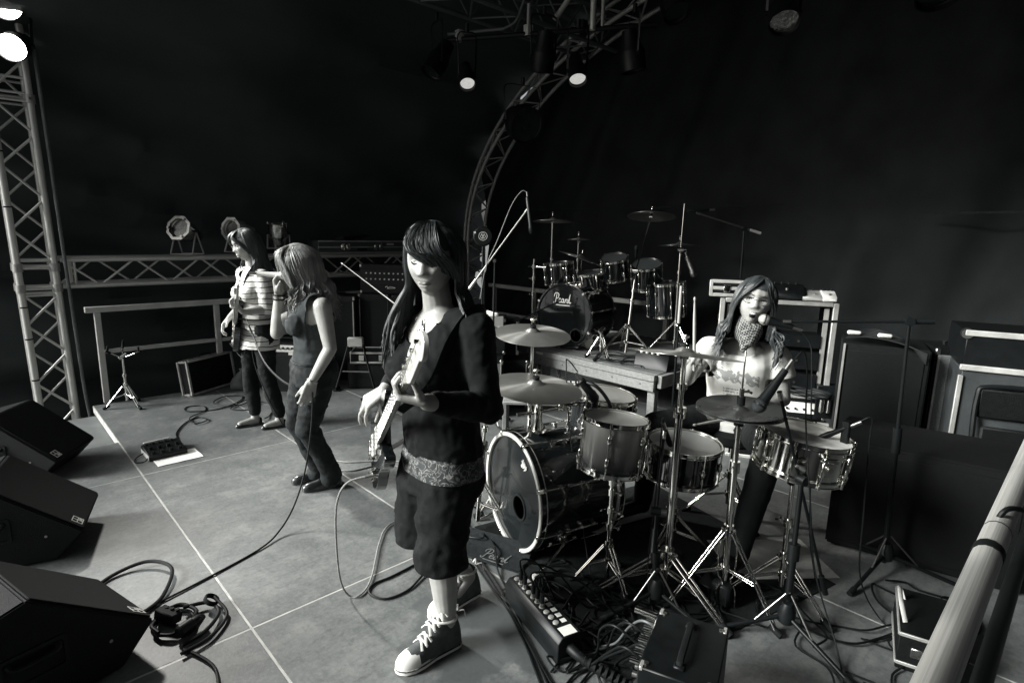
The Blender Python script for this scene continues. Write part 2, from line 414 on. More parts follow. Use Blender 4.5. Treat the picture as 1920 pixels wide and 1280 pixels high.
# the back arch with its three chords
ba = thing('arch_truss', 'curved three-chord aluminium arch truss rising beside the backdrop', 'truss')
pts = []
for i in range(41):
    t = 0.005+0.99*i/40; y, z = arch(t, 0.30); y1, z1 = arch(min(1, t+0.004), 0.30); y0, z0 = arch(max(0, t-0.004), 0.30)
    tg = Vector((0, y1-y0, z1-z0)).normalized(); pts.append((Vector((5.42, y, z)), Xv, tg.cross(Xv).normalized()))
truss(ba, pts, 0.15, 0.13, 80, 0.024, 0.009, M_alu_dull, sides=(0, 1, 2), chords=3)
fa = thing('front_arch_truss', 'straight roof truss crossing the canopy at the top of the picture', 'truss')
truss(fa, [(Vector((1.4, 4.42, 3.78)), Yv, Zv), (Vector((5.5, 4.42, 3.78)), Yv, Zv)], 0.20, 0.17, 14, 0.022, 0.010, mat('dark_roof_truss', 0.10, 0.5, 0.3, 0.3, 10))
rp = thing('rigging_pipe', 'slanting pair of dull pipes between the roof truss and the arch', 'pipe')
rod(rp, 'pipe', (3.98, 3.74, 3.45), (4.25, 3.28, 4.15), 0.024, M_alu_dull)
rod(rp, 'pipe', (3.90, 3.24, 3.24), (3.90, 3.24, 4.2), 0.024, M_alu_dull)

# ------------------------------------------------------------------ lamps
M_can = mat('black_lamp_can', 0.007, 0.5, 0, 0.3, 20)
M_silver_can = mat('polished_lamp_can', 0.5, 0.22, 1.0, 0.3, 16, rvar=0.12)
M_reflector = mat('lamp_reflector', 0.22, 0.25, 1.0, 0.15, 30, bump=0.15, bscale=60)
M_lens_off = mat('unlit_lens', 0.5, 0.12, 0.85, 0.5, 22, bump=0.4, bscale=40, emit=None)
M_lit = mat('lit_lens', 0.9, 0.4, 0, 0.02, 5, emit=14.0)
M_glim = mat('glowing_lens', 0.6, 0.3, 0.3, 0.35, 16, bump=0.4, bscale=30, emit=0.3)
def par(name, label, loc, aim, r=0.105, L=0.30, can=M_can, lens=M_lens_off, octo=False, up=(0, 0, 1), yoke=(0, 0, 1), group=None, ylen=0.26, feet=False):
    t = thing(name, label, 'stage light', loc, group=group)
    F = frame((0, 0, 0), aim, up)
    prof = [(r*0.45, -L), (r*0.62, -L), (r*0.66, -L*0.93), (r*0.80, -L*0.62), (r*0.95, -L*0.5), (r, -L*0.45), (r, 0.0), (r*1.03, 0.004), (r*0.97, 0.004), (r*0.96, -L*0.42), (r*0.5, -L*0.85), (r*0.45, -L*0.9)]
    MB().lathe(prof, 28, F, close=True).build('can', can, t)
    d = MB(); d.lathe([(1e-5, -L*0.26), (r*0.5, -L*0.235), (r*0.82, -L*0.17), (r*0.93, -L*0.10)] if lens is not M_lit else [(1e-5, -L*0.03), (r*0.6, -L*0.035), (r*0.93, -L*0.06)], 28, F); d.build('lens', lens, t)
    MB().lathe([(r*0.96, -L*0.12), (r*0.9, -L*0.09), (r*0.955, -L*0.06)], 28, F, close=True).build('retaining_ring', can, t)
    if octo:
        b = MB(); R0, R1 = r*0.98, r*1.28; o8 = [(cos(pi/8+k*pi/4), sin(pi/8+k*pi/4)) for k in range(8)]
        vs = []
        for z in (0.006, 0.014):
            vs += [(R1*x, R1*y, z) for x, y in o8]+[(R0*x, R0*y, z) for x, y in o8]
        fs = []
        for k in range(8):
            l = (k+1) % 8
            fs += [(k, l, 8+l, 8+k), (16+k, 24+k, 24+l, 16+l), (k, 16+k, 16+l, l), (8+k, 8+l, 24+l, 24+k)]
        b.add(vs, fs, F); b.build('gel_frame', can, t, bevel=0.0015)
        for k in range(3):
            a = pi/2+k*2*pi/3; rod(t, 'clip', F @ Vector((r*1.0*cos(a), r*1.0*sin(a), 0.0)), F @ Vector((r*1.0*cos(a), r*1.0*sin(a), 0.03)), 0.012, can)
    # yoke
    side = Vector(aim).normalized().cross(Vector(yoke)).normalized(); y = Vector(yoke); c = Vector(aim).normalized()*(-L*0.36)
    if feet:
        for dd, nm in ((-1, 'stand_leg'), (1, 'stand_leg')):
            f = Vector(aim); f.z = 0; f = f.normalized() if f.length > 0.1 else Vector((0, -1, 0))
            for s in (-1, 1):
                rod(t, nm, c+side*s*r*1.08, c+side*s*r*1.15-y*ylen+f*dd*0.09, 0.008, can if can is not M_silver_can else M_alu_dull)
        for dd in (-1, 1): rod(t, 'stand_foot', c+side*r*1.15-y*ylen+f*dd*0.09, c-side*r*1.15-y*ylen+f*dd*0.09, 0.007, M_alu_dull)
    else:
        b = MB(); b.tube([c+side*r*1.05, c+side*r*1.12+y*ylen*0.5, c+side*r*1.1+y*ylen*0.95, c+y*ylen, c-side*r*1.1+y*ylen*0.95, c-side*r*1.12+y*ylen*0.5, c-side*r*1.05], 0.012, 6, 4, flat=0.3)
        b.build('yoke', M_black_metal, t)
        rod(t, 'clamp', c+y*ylen, c+y*(ylen+0.07), 0.018, M_black_metal)
    for s in (-1, 1): rod(t, 'knob', c+side*s*r*1.0, c+side*s*r*1.22, 0.014, M_black_plastic)
    return t
lampA = par('lit_stage_light', 'lower of the two white glowing lamps on the tower, top left', (0.445, 6.32, 2.985), (-0.35, -0.85, -0.40), 0.105, 0.3, M_can, M_lit)
lampB = par('lit_stage_light', 'upper of the two white glowing lamps on the tower, cut by the frame', (0.44, 6.32, 3.30), (-0.35, -0.85, -0.40), 0.115, 0.3, M_can, M_lit)
for lp, tgt in ((lampA, (1.6, 3.0, 0.9)), (lampB, (2.4, 2.2, 0.9))):
    ld = bpy.data.lights.new('lamp_beam', 'SPOT'); ld.energy = 420; ld.spot_size = radians(58); ld.spot_blend = 0.7; ld.shadow_soft_size = 0.16; ld.color = (1, 0.98, 0.93)
    lo_ = bpy.data.objects.new('lamp_beam', ld); COL.objects.link(lo_); lo_.parent = lp
    dvec = Vector(tgt)-lp.location; lo_.location = dvec.normalized()*0.06; lo_.rotation_euler = (-dvec).to_track_quat('Z', 'Y').to_euler()
PG = 'silver lamps standing on the lattice beam'
par('lamp_can', 'silver lamp on the beam, leftmost, its octagonal mouth aimed left', (1.60, 6.62, 1.60), (-0.72, -0.60, 0.30), 0.105, 0.28, M_silver_can, M_reflector, True, group=PG, ylen=0.23, feet=True)
par('lamp_can', 'silver lamp on the beam behind the striped player with a bright rim', (2.10, 6.62, 1.60), (-0.85, -0.45, 0.12), 0.105, 0.28, mat('bright_lamp_can', 0.7, 0.4, 0.7, 0.15, 16), M_reflector, True, group=PG, ylen=0.23, feet=True)
par('lamp_can', 'silver lamp on the beam pointing straight up beside the long haired singer', (2.60, 6.62, 1.66), (-0.05, -0.12, 1.0), 0.105, 0.29, M_silver_can, M_reflector, True, group=PG, ylen=0.16, feet=True, yoke=(0, 0, 1))
# hanging bar with lamps under the roof
bar = thing('lamp_bar', 'black cross bar with clamps hanging under the roof truss', 'light bar')
A, B = Vector((3.48, 4.62, 3.36)), Vector((4.60, 3.10, 3.42))
rod(bar, 'bar', A, B, 0.022, M_black_metal); rod(bar, 'wiring_loom', A+Vector((0, 0, .05)), A.lerp(B, .28)+Vector((0, 0, .06)), 0.014, M_cable_grey)
MB().tube([A.lerp(B, .28)+Vector((0, 0, .06)), A.lerp(B, .34)+Vector((0, 0, .12)), A.lerp(B, .38)+Vector((0, 0, .3))], 0.012, 8).build('loom_tail', M_cable_grey, bar)
for t in (0.06, 0.40, 0.66): brick(bar, 'clamp', A.lerp(B, t)+Vector((0, 0, 0.03)), (0.06, 0.06, 0.09), M_alu if t < .5 else M_black_metal)
for t in (0.40, 0.75): rod(bar, 'drop', A.lerp(B, t), A.lerp(B, t)+Vector((0, 0, .25 if t < .5 else .5)), 0.016, M_alu_dull)
par('roof_lamp', 'hanging lamp under the roof with a bright tilted lens, left of the arch', (3.30, 4.10, 2.86), (-0.35, -0.55, -0.75), 0.068, 0.26, M_can, M_glim, ylen=0.36)
par('roof_lamp', 'hanging lamp with a bright round lens in front of the backdrop, right of the arch', (3.95, 3.42, 2.90), (-0.35, -0.45, -0.85), 0.076, 0.28, M_can, M_glim, ylen=0.34)
par('roof_lamp', 'hanging lamp with a dim clear lens at the top right of the backdrop', (4.22, 1.83, 3.05), (-0.45, -0.35, -0.8), 0.10, 0.30, M_can, M_lens_off, ylen=0.36)
for lb, q, aim, rr in (('dark hanging lamp at the left end of the cross bar', (3.20, 4.5, 3.0), (-.5, .1, -.8), .10), ('big black lamp hanging in front of the arch truss', (4.05, 4.12, 2.62), (-.2, -.75, -.35), .17), ('dark lamp hanging between the arch and the bright round lens', (3.85, 3.75, 3.0), (.1, .2, -1), .10), ('dark lamp hanging to the right of the bright round lens', (4.3, 3.10, 2.98), (.15, -.1, -1), .105), ('dark lamp at the top edge above the crash cymbals of the rear kit', (4.5, 2.85, 3.42), (-.2, -.4, -.7), .11), ('black lamp cluster lamp at the top right corner of the backdrop', (4.35, 0.98, 3.05), (-.3, -.3, -.8), .13), ('second black lamp at the top right corner, nearest the frame edge', (4.3, 0.62, 3.1), (-.5, .2, -.7), .12)):
    par('roof_lamp', lb, q, aim, rr, 0.32, M_can, mat('dark_lens', 0.02, 0.15, 0.2, 0.3, 10), ylen=0.34)
bar2 = thing('lamp_bar', 'black lamp bar high in front of the backdrop at the right', 'light bar')
rod(bar2, 'bar', (4.25, 2.5, 3.42), (4.45, -0.6, 3.45), 0.022, M_black_metal)
for y in (2.3, 1.2, 0.0): rod(bar2, 'drop', (4.27, y, 3.42), (4.27, y, 4.35), 0.014, M_black_metal)

# ------------------------------------------------------------------ guard rails, back and far side
def guard(label, a, b, h, posts, mid=0.48, w=0.045, m=M_rail):
    a, b = Vector(a), Vector(b); t = thing('guard_rail', label, 'railing', a); d = b-a; n = d.normalized()
    F = frame((0, 0, 0), n, (0, 0, 1))
    def beam(nm, p, q, ww): 
        L = (q-p).length; MB().box((0, 0, L/2), (ww, ww, L), frame(p, q-p, (0, 0, 1))).build(nm, m, t, bevel=0.004)
    beam('top_rail', Vector((0, 0, h))-n*0.05, d+Vector((0, 0, h))+n*0.05, w*1.15)
    last = None
    for f in posts:
        p = d*f; beam('post', p, p+Vector((0, 0, h-w*0.6)), w*1.1)
        if last is not None: beam('mid_rail', last+Vector((0, 0, mid))+n*w*.55, p+Vector((0, 0, mid))-n*w*.55, w*0.8)
        last = p
    return t
guard('pale grey square-tube guard rail on the far stage edge behind the silver case', (0.76, 6.29, 0.0), (4.6, 6.29, 0.0), 0.87, (0.01, 0.27, 0.56, 0.82, 0.995))
guard('pale guard rail behind the rear drum kit along the back of the stage', (5.5, 6.25, 0.0), (5.5, 3.3, 0.0), 0.87, (0.02, 0.29, 0.64, 0.98))
# ------------------------------------------------------------------ floor monitors
def emblem(parent, M, s, m=M_white):
    """small square emblem: four cells, the lower right one a dot"""
    b = MB(); w = s*0.09; h = 0.0015
    for k in (-1, 0, 1): b.box((k*s*0.5, 0, h/2), (w, s+w, h))
    for k in (-1, 0, 1):
        for q in (-1, 1): b.box((q*s*0.25, k*s*0.5, h/2), (s*0.5-w, w, h))
    b.lathe([(1e-5, h), (s*0.17, h), (s*0.17, 0)], 14, Matrix.Translation((s*0.25, -s*0.25, 0)))
    return b.build('emblem', m, parent, smooth=False, M=M)
PROF = [(-0.32, 0), (0.15, 0), (0.27, 0.125), (-0.10, 0.42), (-0.32, 0.36)]
MW = 0.45
def monitor(label, loc, az):
    t = thing('floor_monitor', label, 'speaker', loc, radians(az), group='wedge monitors along the stage front')
    Mx = Matrix(((1, 0, 0, 0), (0, 0, -1, MW/2), (0, 1, 0, 0), (0, 0, 0, 1)))
    MB().prism(PROF, MW, Mx).build('cabinet', M_monitor, t, bevel=0.006, seg=2)
    # grille on the slanted face
    a, b_ = Vector((0.27, 0, 0.125)), Vector((-0.10, 0, 0.42)); d = (b_-a); n = Vector((d.z, 0, -d.x)).normalized()
    if n.z < 0: n = -n
    F = frame((a+b_)/2+n*0.001, n, d); L = d.length
    MB().prism(rounded(L-0.02, MW-0.02, 0.012), 0.007, F).build('grille', M_foam, t, bevel=0.002)
    emblem(t, frame(a+d*0.10+Vector((0, -MW*0.37, 0))+n*0.0085, n, (0, 1, 0)), 0.048)
    # handle bowl on the side that faces the camera
    S = Matrix(((1, 0, 0, -0.10), (0, 0, -1, -MW/2), (0, 1, 0, 0.19), (0, 0, 0, 1)))
    bw = MB(); o = rounded(0.19, 0.12, 0.015); i_ = rounded(0.165, 0.095, 0.012)
    bw.loft([[S @ Vector((x, y, 0.0015)) for x, y in o], [S @ Vector((x, y, 0.004)) for x, y in o], [S @ Vector((x, y, 0.004)) for x, y in i_], [S @ Vector((x, y, -0.03)) for x, y in i_]], cap=False)
    bw.add([S @ Vector((x, y, -0.03)) for x, y in i_], [tuple(range(len(i_)))]); bw.build('handle_plate', M_black_plastic, t)
    MB().tube([S @ Vector((-0.07, 0.035, -0.002)), S @ Vector((-0.05, 0.02, 0.016)), S @ Vector((0.05, 0.02, 0.016)), S @ Vector((0.07, 0.035, -0.002))], 0.010, 8, 5).build('handle', M_black_plastic, t)
    brick(t, 'type_label', (-0.215, -MW/2-0.0015, 0.20), (0.025, 0.002, 0.07), M_label)
    rod(t, 'screw', (0.12, -MW/2-0.003, 0.13), (0.12, -MW/2+0.01, 0.13), 0.006, M_steel)
    for px in (-0.27, 0.08):
        for sy in (-1, 1): rod(t, 'foot', (px, sy*0.19, -0.0), (px, sy*0.19, 0.006), 0.02, M_rubber)
    return t
monitor('black wedge monitor farthest along the row, nearest the lattice tower', (0.172, 4.81, 0.006), -34)
monitor('black wedge monitor in the middle of the row, clear of cables', (0.073, 3.63, 0.006), -16)
monitor('large near wedge monitor with a cable bundle beside it, at the left edge', (0.05, 2.51, 0.006), 15)
monitor('wedge monitor cut off by the bottom edge of the picture', (-0.06, 1.62, 0.006), 22)

# ------------------------------------------------------------------ cables near the monitors
def cable(label, pts, r, m=M_cable, k=8, cat='cable', name='cable', plugs=()):
    b = MB().tube(pts, r, 8, k).build(name, m)
    tag(b, label, cat)
    for p, q in plugs:
        rod(b, 'plug', p, q, r*2.0, M_steel)
    return b
def coil(c, rx, ry, turns, r, z=0.0, jit=0.15, seed=0, n=12):
    rnd = random.Random(seed); out = []
    for i in range(int(turns*n)+1):
        a = 2*pi*i/n; q = 1+rnd.uniform(-jit, jit)
        out.append((c[0]+rx*q*cos(a)+rnd.uniform(-1, 1)*rx*0.06, c[1]+ry*q*sin(a)+rnd.uniform(-1, 1)*ry*0.06, z+r*1.1+(r*1.8*i/(turns*n))*turns*0.7+rnd.uniform(0, r*0.4)))
    return out
cable('black looped cable lying between the near wedge monitors', [(0.20, 2.92, .01), (0.33, 3.03, .012), (0.47, 3.02, .03), (0.54, 2.88, .03), (0.46, 2.70, .012), (0.36, 2.62, .012)], 0.0085)
cable('long dark microphone cable trailing over the deck to the singer', [(0.40, 2.66, .008), (0.62, 2.72, .006), (0.92, 2.82, .006), (1.06, 2.90, .03), (1.17, 2.96, .12), (1.26, 3.01, .28), (1.32, 3.05, .48), (1.35, 3.08, .62), (1.36, 3.09, .70)], 0.0048)
t = thing('stage_plug_bundle', 'bundle of black multicore plugs and looped cable beside the near monitor', 'cable', (0.44, 2.45, 0)); t.scale = (0.76, 0.76, 0.8)
MB().tube(coil((0.02, 0.03), 0.10, 0.12, 2.6, 0.009, seed=3), 0.009, 8, 4).build('loop', M_cable, t)
MB().tube([(0.0, -0.2, .02), (0.12, -0.17, .03), (0.22, -0.05, .025), (0.20, 0.07, .03), (0.08, 0.10, .04)], 0.010, 8, 8).build('loop', M_cable, t)
MB().tube([(-0.02, -0.26, .02), (0.13, -0.22, .02), (0.25, -0.09, .02), (0.235, 0.07, .05)], 0.009, 8, 8).build('loop', M_cable, t)
MB().box((0.02, 0.06, 0.05), (0.07, 0.13, 0.055), Euler((0.1, 0.15, 0.5)).to_matrix().to_4x4()).build('socket_block', M_black_plastic, t, bevel=0.006)
for k in range(3): rod(t, 'socket', Vector((0.0+0.02*k, 0.09-0.03*k, 0.075)), Vector((0.0+0.02*k, 0.09-0.03*k, 0.085)), 0.010, M_rubber)
MB().lathe([(0.026, 0), (0.034, 0.01), (0.034, 0.08), (0.027, 0.085), (0.027, 0.12), (0.012, 0.15)], 20, frame((0.0, -0.13, 0.05), (0.9, 0.35, 0.02))).build('multi_plug', M_black_plastic, t)
MB().lathe([(0.035, -0.015), (0.041, -0.01), (0.041, 0.012), (0.035, 0.015), (0.03, 0.0)], 20, frame((0.215, 0.06, 0.045), (0.4, -0.2, 0.8)), close=True).build('plug_cap', M_rubber, t)
cable('dark cable running from the plug bundle towards the bottom edge', [(0.44, 2.28, .01), (0.47, 2.22, .008), (0.50, 2.10, .007), (0.475, 1.95, .007), (0.47, 1.80, .007), (0.42, 1.5, .007)], 0.0065)

# ------------------------------------------------------------------ far left props
def tripod(t, base, h_leg, spread, h_top, r=0.011, m=M_chrome, az0=0.4, double=True, foot=M_rubber, n=3, low=0.05):
    base = Vector(base); hub = base+Zv*h_leg; lowc = base+Zv*(h_leg*0.35+low)
    for k in range(n):
        a = az0+2*pi*k/n; d = Vector((cos(a), sin(a), 0)); s = Vector((-sin(a), cos(a), 0))
        f = base+d*spread+Zv*0.012
        if double:
            for q in (-1, 1):
                rod(t, 'leg', hub+d*r*1.8+s*q*r*0.9, f+s*q*r*0.7, r*0.42, m); rod(t, 'strut', lowc+d*r*1.5+s*q*r*0.6, hub.lerp(f, 0.55)+s*q*r*0.8, r*0.36, m)
        else:
            rod(t, 'leg', hub+d*r*1.6, f, r*0.75, m); rod(t, 'strut', lowc+d*r, hub.lerp(f, 0.55), r*0.45, m)
        rod(t, 'rubber_foot', f-d*0.035+Zv*0.02, f+d*0.015-Zv*0.004, r*1.25, foot)
        rod(t, 'rivet', hub+d*r*2-s*r*1.5, hub+d*r*2+s*r*1.5, r*0.5, m)
    rod(t, 'collar', hub-Zv*0.02, hub+Zv*0.025, r*1.9, m); rod(t, 'collar', lowc-Zv*0.012, lowc+Zv*0.014, r*1.8, m)
def wing(t, p, d, m=M_chrome, s=1.0):
    p, d = Vector(p), Vector(d).normalized(); rod(t, 'wing_bolt', p, p+d*0.03*s, 0.005*s, m)
    u = d.cross(Zv); u = u.normalized() if u.length > .1 else Vector((1, 0, 0))
    MB().tube([p+d*0.03*s-u*0.017*s, p+d*0.026*s, p+d*0.03*s+u*0.017*s], [0.006*s, 0.005*s, 0.006*s], 6, 3).build('wing_nut', m, t)
def snare_stand(label, loc, h, az=0.4, tilt=(0, 0, 1), basket=True, spread=0.2, R=0.17):
    t = thing('snare_stand', label, 'drum stand', loc)
    tripod(t, (0, 0, 0), 0.20, spread, h, 0.011, az0=az)
    rod(t, 'tube', (0, 0, 0.06), (0, 0, h*0.62), 0.0125, M_chrome); rod(t, 'tube', (0, 0, h*0.55), (0, 0, h-0.02), 0.0095, M_chrome)
    rod(t, 'clamp', (0, 0, h*0.60), (0, 0, h*0.66), 0.019, M_chrome); wing(t, (0, 0.018, h*0.63), (0.3, 1, 0))
    c = Vector((0, 0, h)); F = frame(c, tilt); rod(t, 'tilter', c-Vector((0.03, 0, 0.02)), c+Vector((0.03, 0, 0.02)), 0.016, M_chrome)
    if basket:
        for k in range(3):
            a = az+0.5+2*pi*k/3; p = F @ Vector((R*cos(a), R*sin(a), 0.06)); q = F @ Vector((0.03*cos(a), 0.03*sin(a), 0.0))
            rod(t, 'arm', q, p, 0.006, M_chrome); rod(t, 'grip', p-(p-q)*0.25, p+(p-q).normalized()*0.02, 0.010, M_rubber)
            rod(t, 'grip', p, p+F.to_3x3() @ Vector((0, 0, 0.05)), 0.009, M_rubber)
    return t
snare_stand('empty chrome tripod drum stand with open arms at the far stage corner', (0.915, 6.02, 0), 0.47, 0.9, (0.1, -0.15, 1), True, 0.17, 0.13)
c = thing('guitar_case', 'black hard case with bright metal edges standing on its side against the rail', 'case', (1.66, 6.19, 0.0), radians(27))
Mc = Matrix.Rotation(radians(-8), 4, 'X')
W_, H_, T_ = 0.54, 0.335, 0.115
bd = MB(); bd.box((0, 0, H_/2), (W_-0.012, T_-0.012, H_-0.012), Mc); bd.build('shell', M_tolex, c, bevel=0.004)
for sx in (-1, 1):
    for sy in (-1, 1):
        MB().box((sx*W_/2, sy*T_/2, H_/2), (0.022, 0.02, H_), Mc).build('edge_strip', M_alu, c, bevel=0.003)
for sz in (0, 1):
    for sy in (-1, 1):
        MB().box((0, sy*T_/2, 0.006+sz*(H_-0.012)), (W_-0.03, 0.02, 0.020), Mc).build('edge_strip', M_alu, c, bevel=0.003)
    for sx in (-1, 1): MB().box((sx*W_/2, 0, 0.006+sz*(H_-0.012)), (0.02, T_-0.03, 0.018), Mc).build('edge_strip', M_alu, c, bevel=0.003)
for y in (-0.012, 0.012): MB().box((0, y, H_+0.006), (W_-0.05, 0.012, 0.012), Mc).build('lid_rim', M_alu_dull, c, bevel=0.002)
MB().tube([Mc @ Vector(p) for p in ((-0.07, 0, H_), (-0.06, 0, H_+0.03), (0.06, 0, H_+0.03), (0.07, 0, H_))], 0.008, 8, 5).build('handle', M_black_plastic, c)
for sx in (-.17, .17): MB().box((sx, 0, H_+0.01), (0.05, 0.03, 0.012), Mc).build('latch', M_chrome, c, bevel=0.002)
# soft bag
bg_ = thing('cloth_bag', 'small dark slumped cloth bag behind the striped player', 'bag', (1.93, 6.02, 0))
b = MB(); rings = []
for i, (z, sx, sy) in enumerate(((0.0, .11, .07), (0.02, .135, .09), (0.07, .13, .085), (0.12, .10, .065), (0.16, .06, .045), (0.185, .03, .025), (0.21, .045, .012))):
    rings.append([Vector((sx*cos(a)*(1+.12*noise.noise(Vector((cos(a)*2, sin(a)*2, z*14)))), sy*sin(a)*(1+.15*noise.noise(Vector((cos(a)*3, sin(a)*2, z*10+4)))), z)) for a in [2*pi*k/22 for k in range(22)]])
b.loft(rings).build('sack', mat('grey_bag_cloth', 0.11, 0.85, 0, 0.3, 20, bump=0.3, bscale=120), bg_, angle=80)
MB().tube([(0.02, 0, .18), (0.05, .02, .27), (0.0, .03, .29), (-.03, 0, .19)], 0.005, 6, 6).build('strap', M_rubber, bg_)
# effects board and set list
fx = thing('effects_board', 'low black guitar effects board with foot switches beside the white sheet', 'effects pedal', (0.885, 4.575, 0.0), radians(2))
Pp = [(-0.15, 0), (0.15, 0), (0.15, 0.055), (-0.15, 0.03)]
MB().prism([(-0.11, 0), (0.11, 0), (0.11, 0.062), (0.05, 0.062), (-0.11, 0.038)], 0.24, Matrix(((0, 0, 1, -0.12), (1, 0, 0, 0), (0, 1, 0, 0), (0, 0, 0, 1)))).build('housing', M_black_metal, fx, bevel=0.004)
for i in range(4):
    for j in range(2): rod(fx, 'foot_switch', (-0.085+0.056*i, -0.075+0.07*j, 0.04+0.012*j), (-0.085+0.056*i, -0.075+0.07*j, 0.06+0.012*j), 0.012, M_black_plastic)
for i in range(5): rod(fx, 'knob', (-0.09+0.04*i, 0.075, 0.062), (-0.09+0.04*i, 0.075, 0.074), 0.009, M_rubber)
brick(fx, 'display', (0.04, 0.09, 0.0632), (0.09, 0.022, 0.002), mat('dark_display', 0.03, 0.15, 0, .2, 10))
MB().box((-0.02, 0.105, 0.072), (0.17, 0.02, 0.012)).build('handle_bar', M_alu, fx, bevel=0.003)
for i in range(2): brick(fx, 'side_plate', (-0.121+0.242*i, 0, 0.022), (0.003, 0.2, 0.03), M_label if i == 0 else M_black_metal)
pap = MB()
nx, ny = 14, 8; vs = []
for i in range(nx+1):
    for j in range(ny+1):
        u, v = i/nx, j/ny; vs.append((u*0.285, (v-0.5)*0.205, 0.0035+0.005*max(0, noise.noise(Vector((u*3, v*2, 5))))+0.012*max(0, u-0.85)*v))
pap.add(vs, [(i*(ny+1)+j, (i+1)*(ny+1)+j, (i+1)*(ny+1)+j+1, i*(ny+1)+j+1) for i in range(nx) for j in range(ny)])
pap.add([(x, y, z-0.0012) for x, y, z in vs], [(i*(ny+1)+j, i*(ny+1)+j+1, (i+1)*(ny+1)+j+1, (i+1)*(ny+1)+j) for i in range(nx) for j in range(ny)])
tag(pap.build('paper_sheet', M_paper, None, angle=80, M=Matrix.Translation((0.79, 4.43, 0)) @ Matrix.Rotation(radians(1), 4, 'Z')), 'blank white sheet of paper lying on the deck by the effects board', 'paper')
cable('tangled black guitar lead spread on the deck before the silver-edged case', [(0.97, 4.68, .03), (1.02, 4.78, .006), (1.06, 4.98, .006), (1.18, 5.20, .006), (1.30, 5.28, .006), (1.33, 5.14, .012), (1.22, 5.10, .014), (1.24, 5.30, .012), (1.40, 5.45, .006), (1.42, 5.62, .006), (1.30, 5.66, .006), (1.28, 5.50, .008), (1.5, 5.42, .006), (1.72, 5.55, .006), (1.80, 5.72, .006), (1.66, 5.78, .012), (1.52, 5.62, .014), (1.60, 5.42, .012), (1.82, 5.45, .014), (1.90, 5.62, .01), (1.74, 5.5, .014), (1.58, 5.34, .01), (1.72, 5.22, .008), (1.86, 5.38, .012), (1.92, 5.2, .008), (1.78, 4.95, .006), (1.70, 4.85, .02)], 0.0048)
cable('short black lead looping out of the effects board', [(0.76, 4.60, .025), (0.71, 4.58, .008), (0.69, 4.50, .006), (0.74, 4.47, .008), (0.77, 4.50, .02)], 0.004)
# ------------------------------------------------------------------ drum materials
def aniso(name, v, rough=0.32):
    m = mat(name, v, rough, 0.8, 0.12, 9, rvar=0.05)
    N = m.node_tree.nodes; L = m.node_tree.links; b = N['Principled BSDF']
    b.inputs['Anisotropic'].default_value = 0.9; b.inputs['Anisotropic Rotation'].default_value = 0.25
    tg = N.new('ShaderNodeTangent'); tg.direction_type = 'RADIAL'; tg.axis = 'Z'; L.new(tg.outputs['Tangent'], b.inputs['Tangent'])
    tc = N.new('ShaderNodeTexCoord'); sx = N.new('ShaderNodeSeparateXYZ'); L.new(tc.outputs['Object'], sx.inputs['Vector'])
    cx = N.new('ShaderNodeCombineXYZ'); L.new(sx.outputs['X'], cx.inputs['X']); L.new(sx.outputs['Y'], cx.inputs['Y'])
    ln = N.new('ShaderNodeVectorMath'); ln.operation = 'LENGTH'; L.new(cx.outputs['Vector'], ln.inputs[0])
    ml = N.new('ShaderNodeMath'); ml.operation = 'MULTIPLY'; ml.inputs[1].default_value = 900; L.new(ln.outputs['Value'], ml.inputs[0])
    sn = N.new('ShaderNodeMath'); sn.operation = 'SINE'; L.new(ml.outputs['Value'], sn.inputs[0])
    bp = N.new('ShaderNodeBump'); bp.inputs['Strength'].default_value = 0.05; bp.inputs['Distance'].default_value = 0.002
    L.new(sn.outputs['Value'], bp.inputs['Height']); L.new(bp.outputs['Normal'], b.inputs['Normal'])
    return m
M_cym = aniso('cymbal_bronze', 0.42, 0.33); M_cym_dark = aniso('dark_cymbal_bronze', 0.17, 0.28)
M_lacq = mat('dark_drum_lacquer', 0.012, 0.16, 0, 0.25, 3, coat=1.0, rvar=0.05)
M_lacq2 = mat('black_drum_lacquer', 0.005, 0.12, 0, 0.25, 3, coat=1.0)
M_head_dark = mat('black_mirror_drumhead', 0.010, 0.16, 0, 0.3, 3, coat=0.25)
M_head_black = mat('black_drumhead', 0.004, 0.12, 0, 0.3, 3, coat=0.5)
M_head = mat('coated_drumhead', 0.34, 0.6, 0, 0.12, 5, bump=0.08, bscale=200)
M_head_worn = mat('worn_coated_drumhead', 0.62, 0.6, 0, 0.42, 4.5, bump=0.08, bscale=200, thresh=(0.42, 0.56))
M_head_grey = mat('grey_clear_drumhead', 0.20, 0.35, 0, 0.15, 5)
M_hoop_pale = mat('pale_kick_hoop', 0.62, 0.3, 0.2, 0.12, 6, coat=0.4)
def burst():
    m = mat('sunburst_drum_lacquer', 0.34, 0.22, 0, 0.2, 4, stretch=(6, 6, 1), coat=0.9)
    N = m.node_tree.nodes; L = m.node_tree.links; b = N['Principled BSDF']; src = b.inputs['Base Color'].links[0].from_socket
    tc = N.new('ShaderNodeTexCoord'); s = N.new('ShaderNodeSeparateXYZ'); L.new(tc.outputs['Object'], s.inputs['Vector'])
    r = N.new('ShaderNodeMapRange'); r.inputs['From Min'].default_value = 0.10; r.inputs['From Max'].default_value = -0.10; L.new(s.outputs['Z'], r.inputs['Value'])
    x = N.new('ShaderNodeMixRGB'); L.new(r.outputs['Result'], x.inputs['Fac']); L.new(src, x.inputs['Color1']); x.inputs['Color2'].default_value = tint(0.012)
    L.new(x.outputs['Color'], b.inputs['Base Color']); return m
M_burst = burst()
_lug = {}
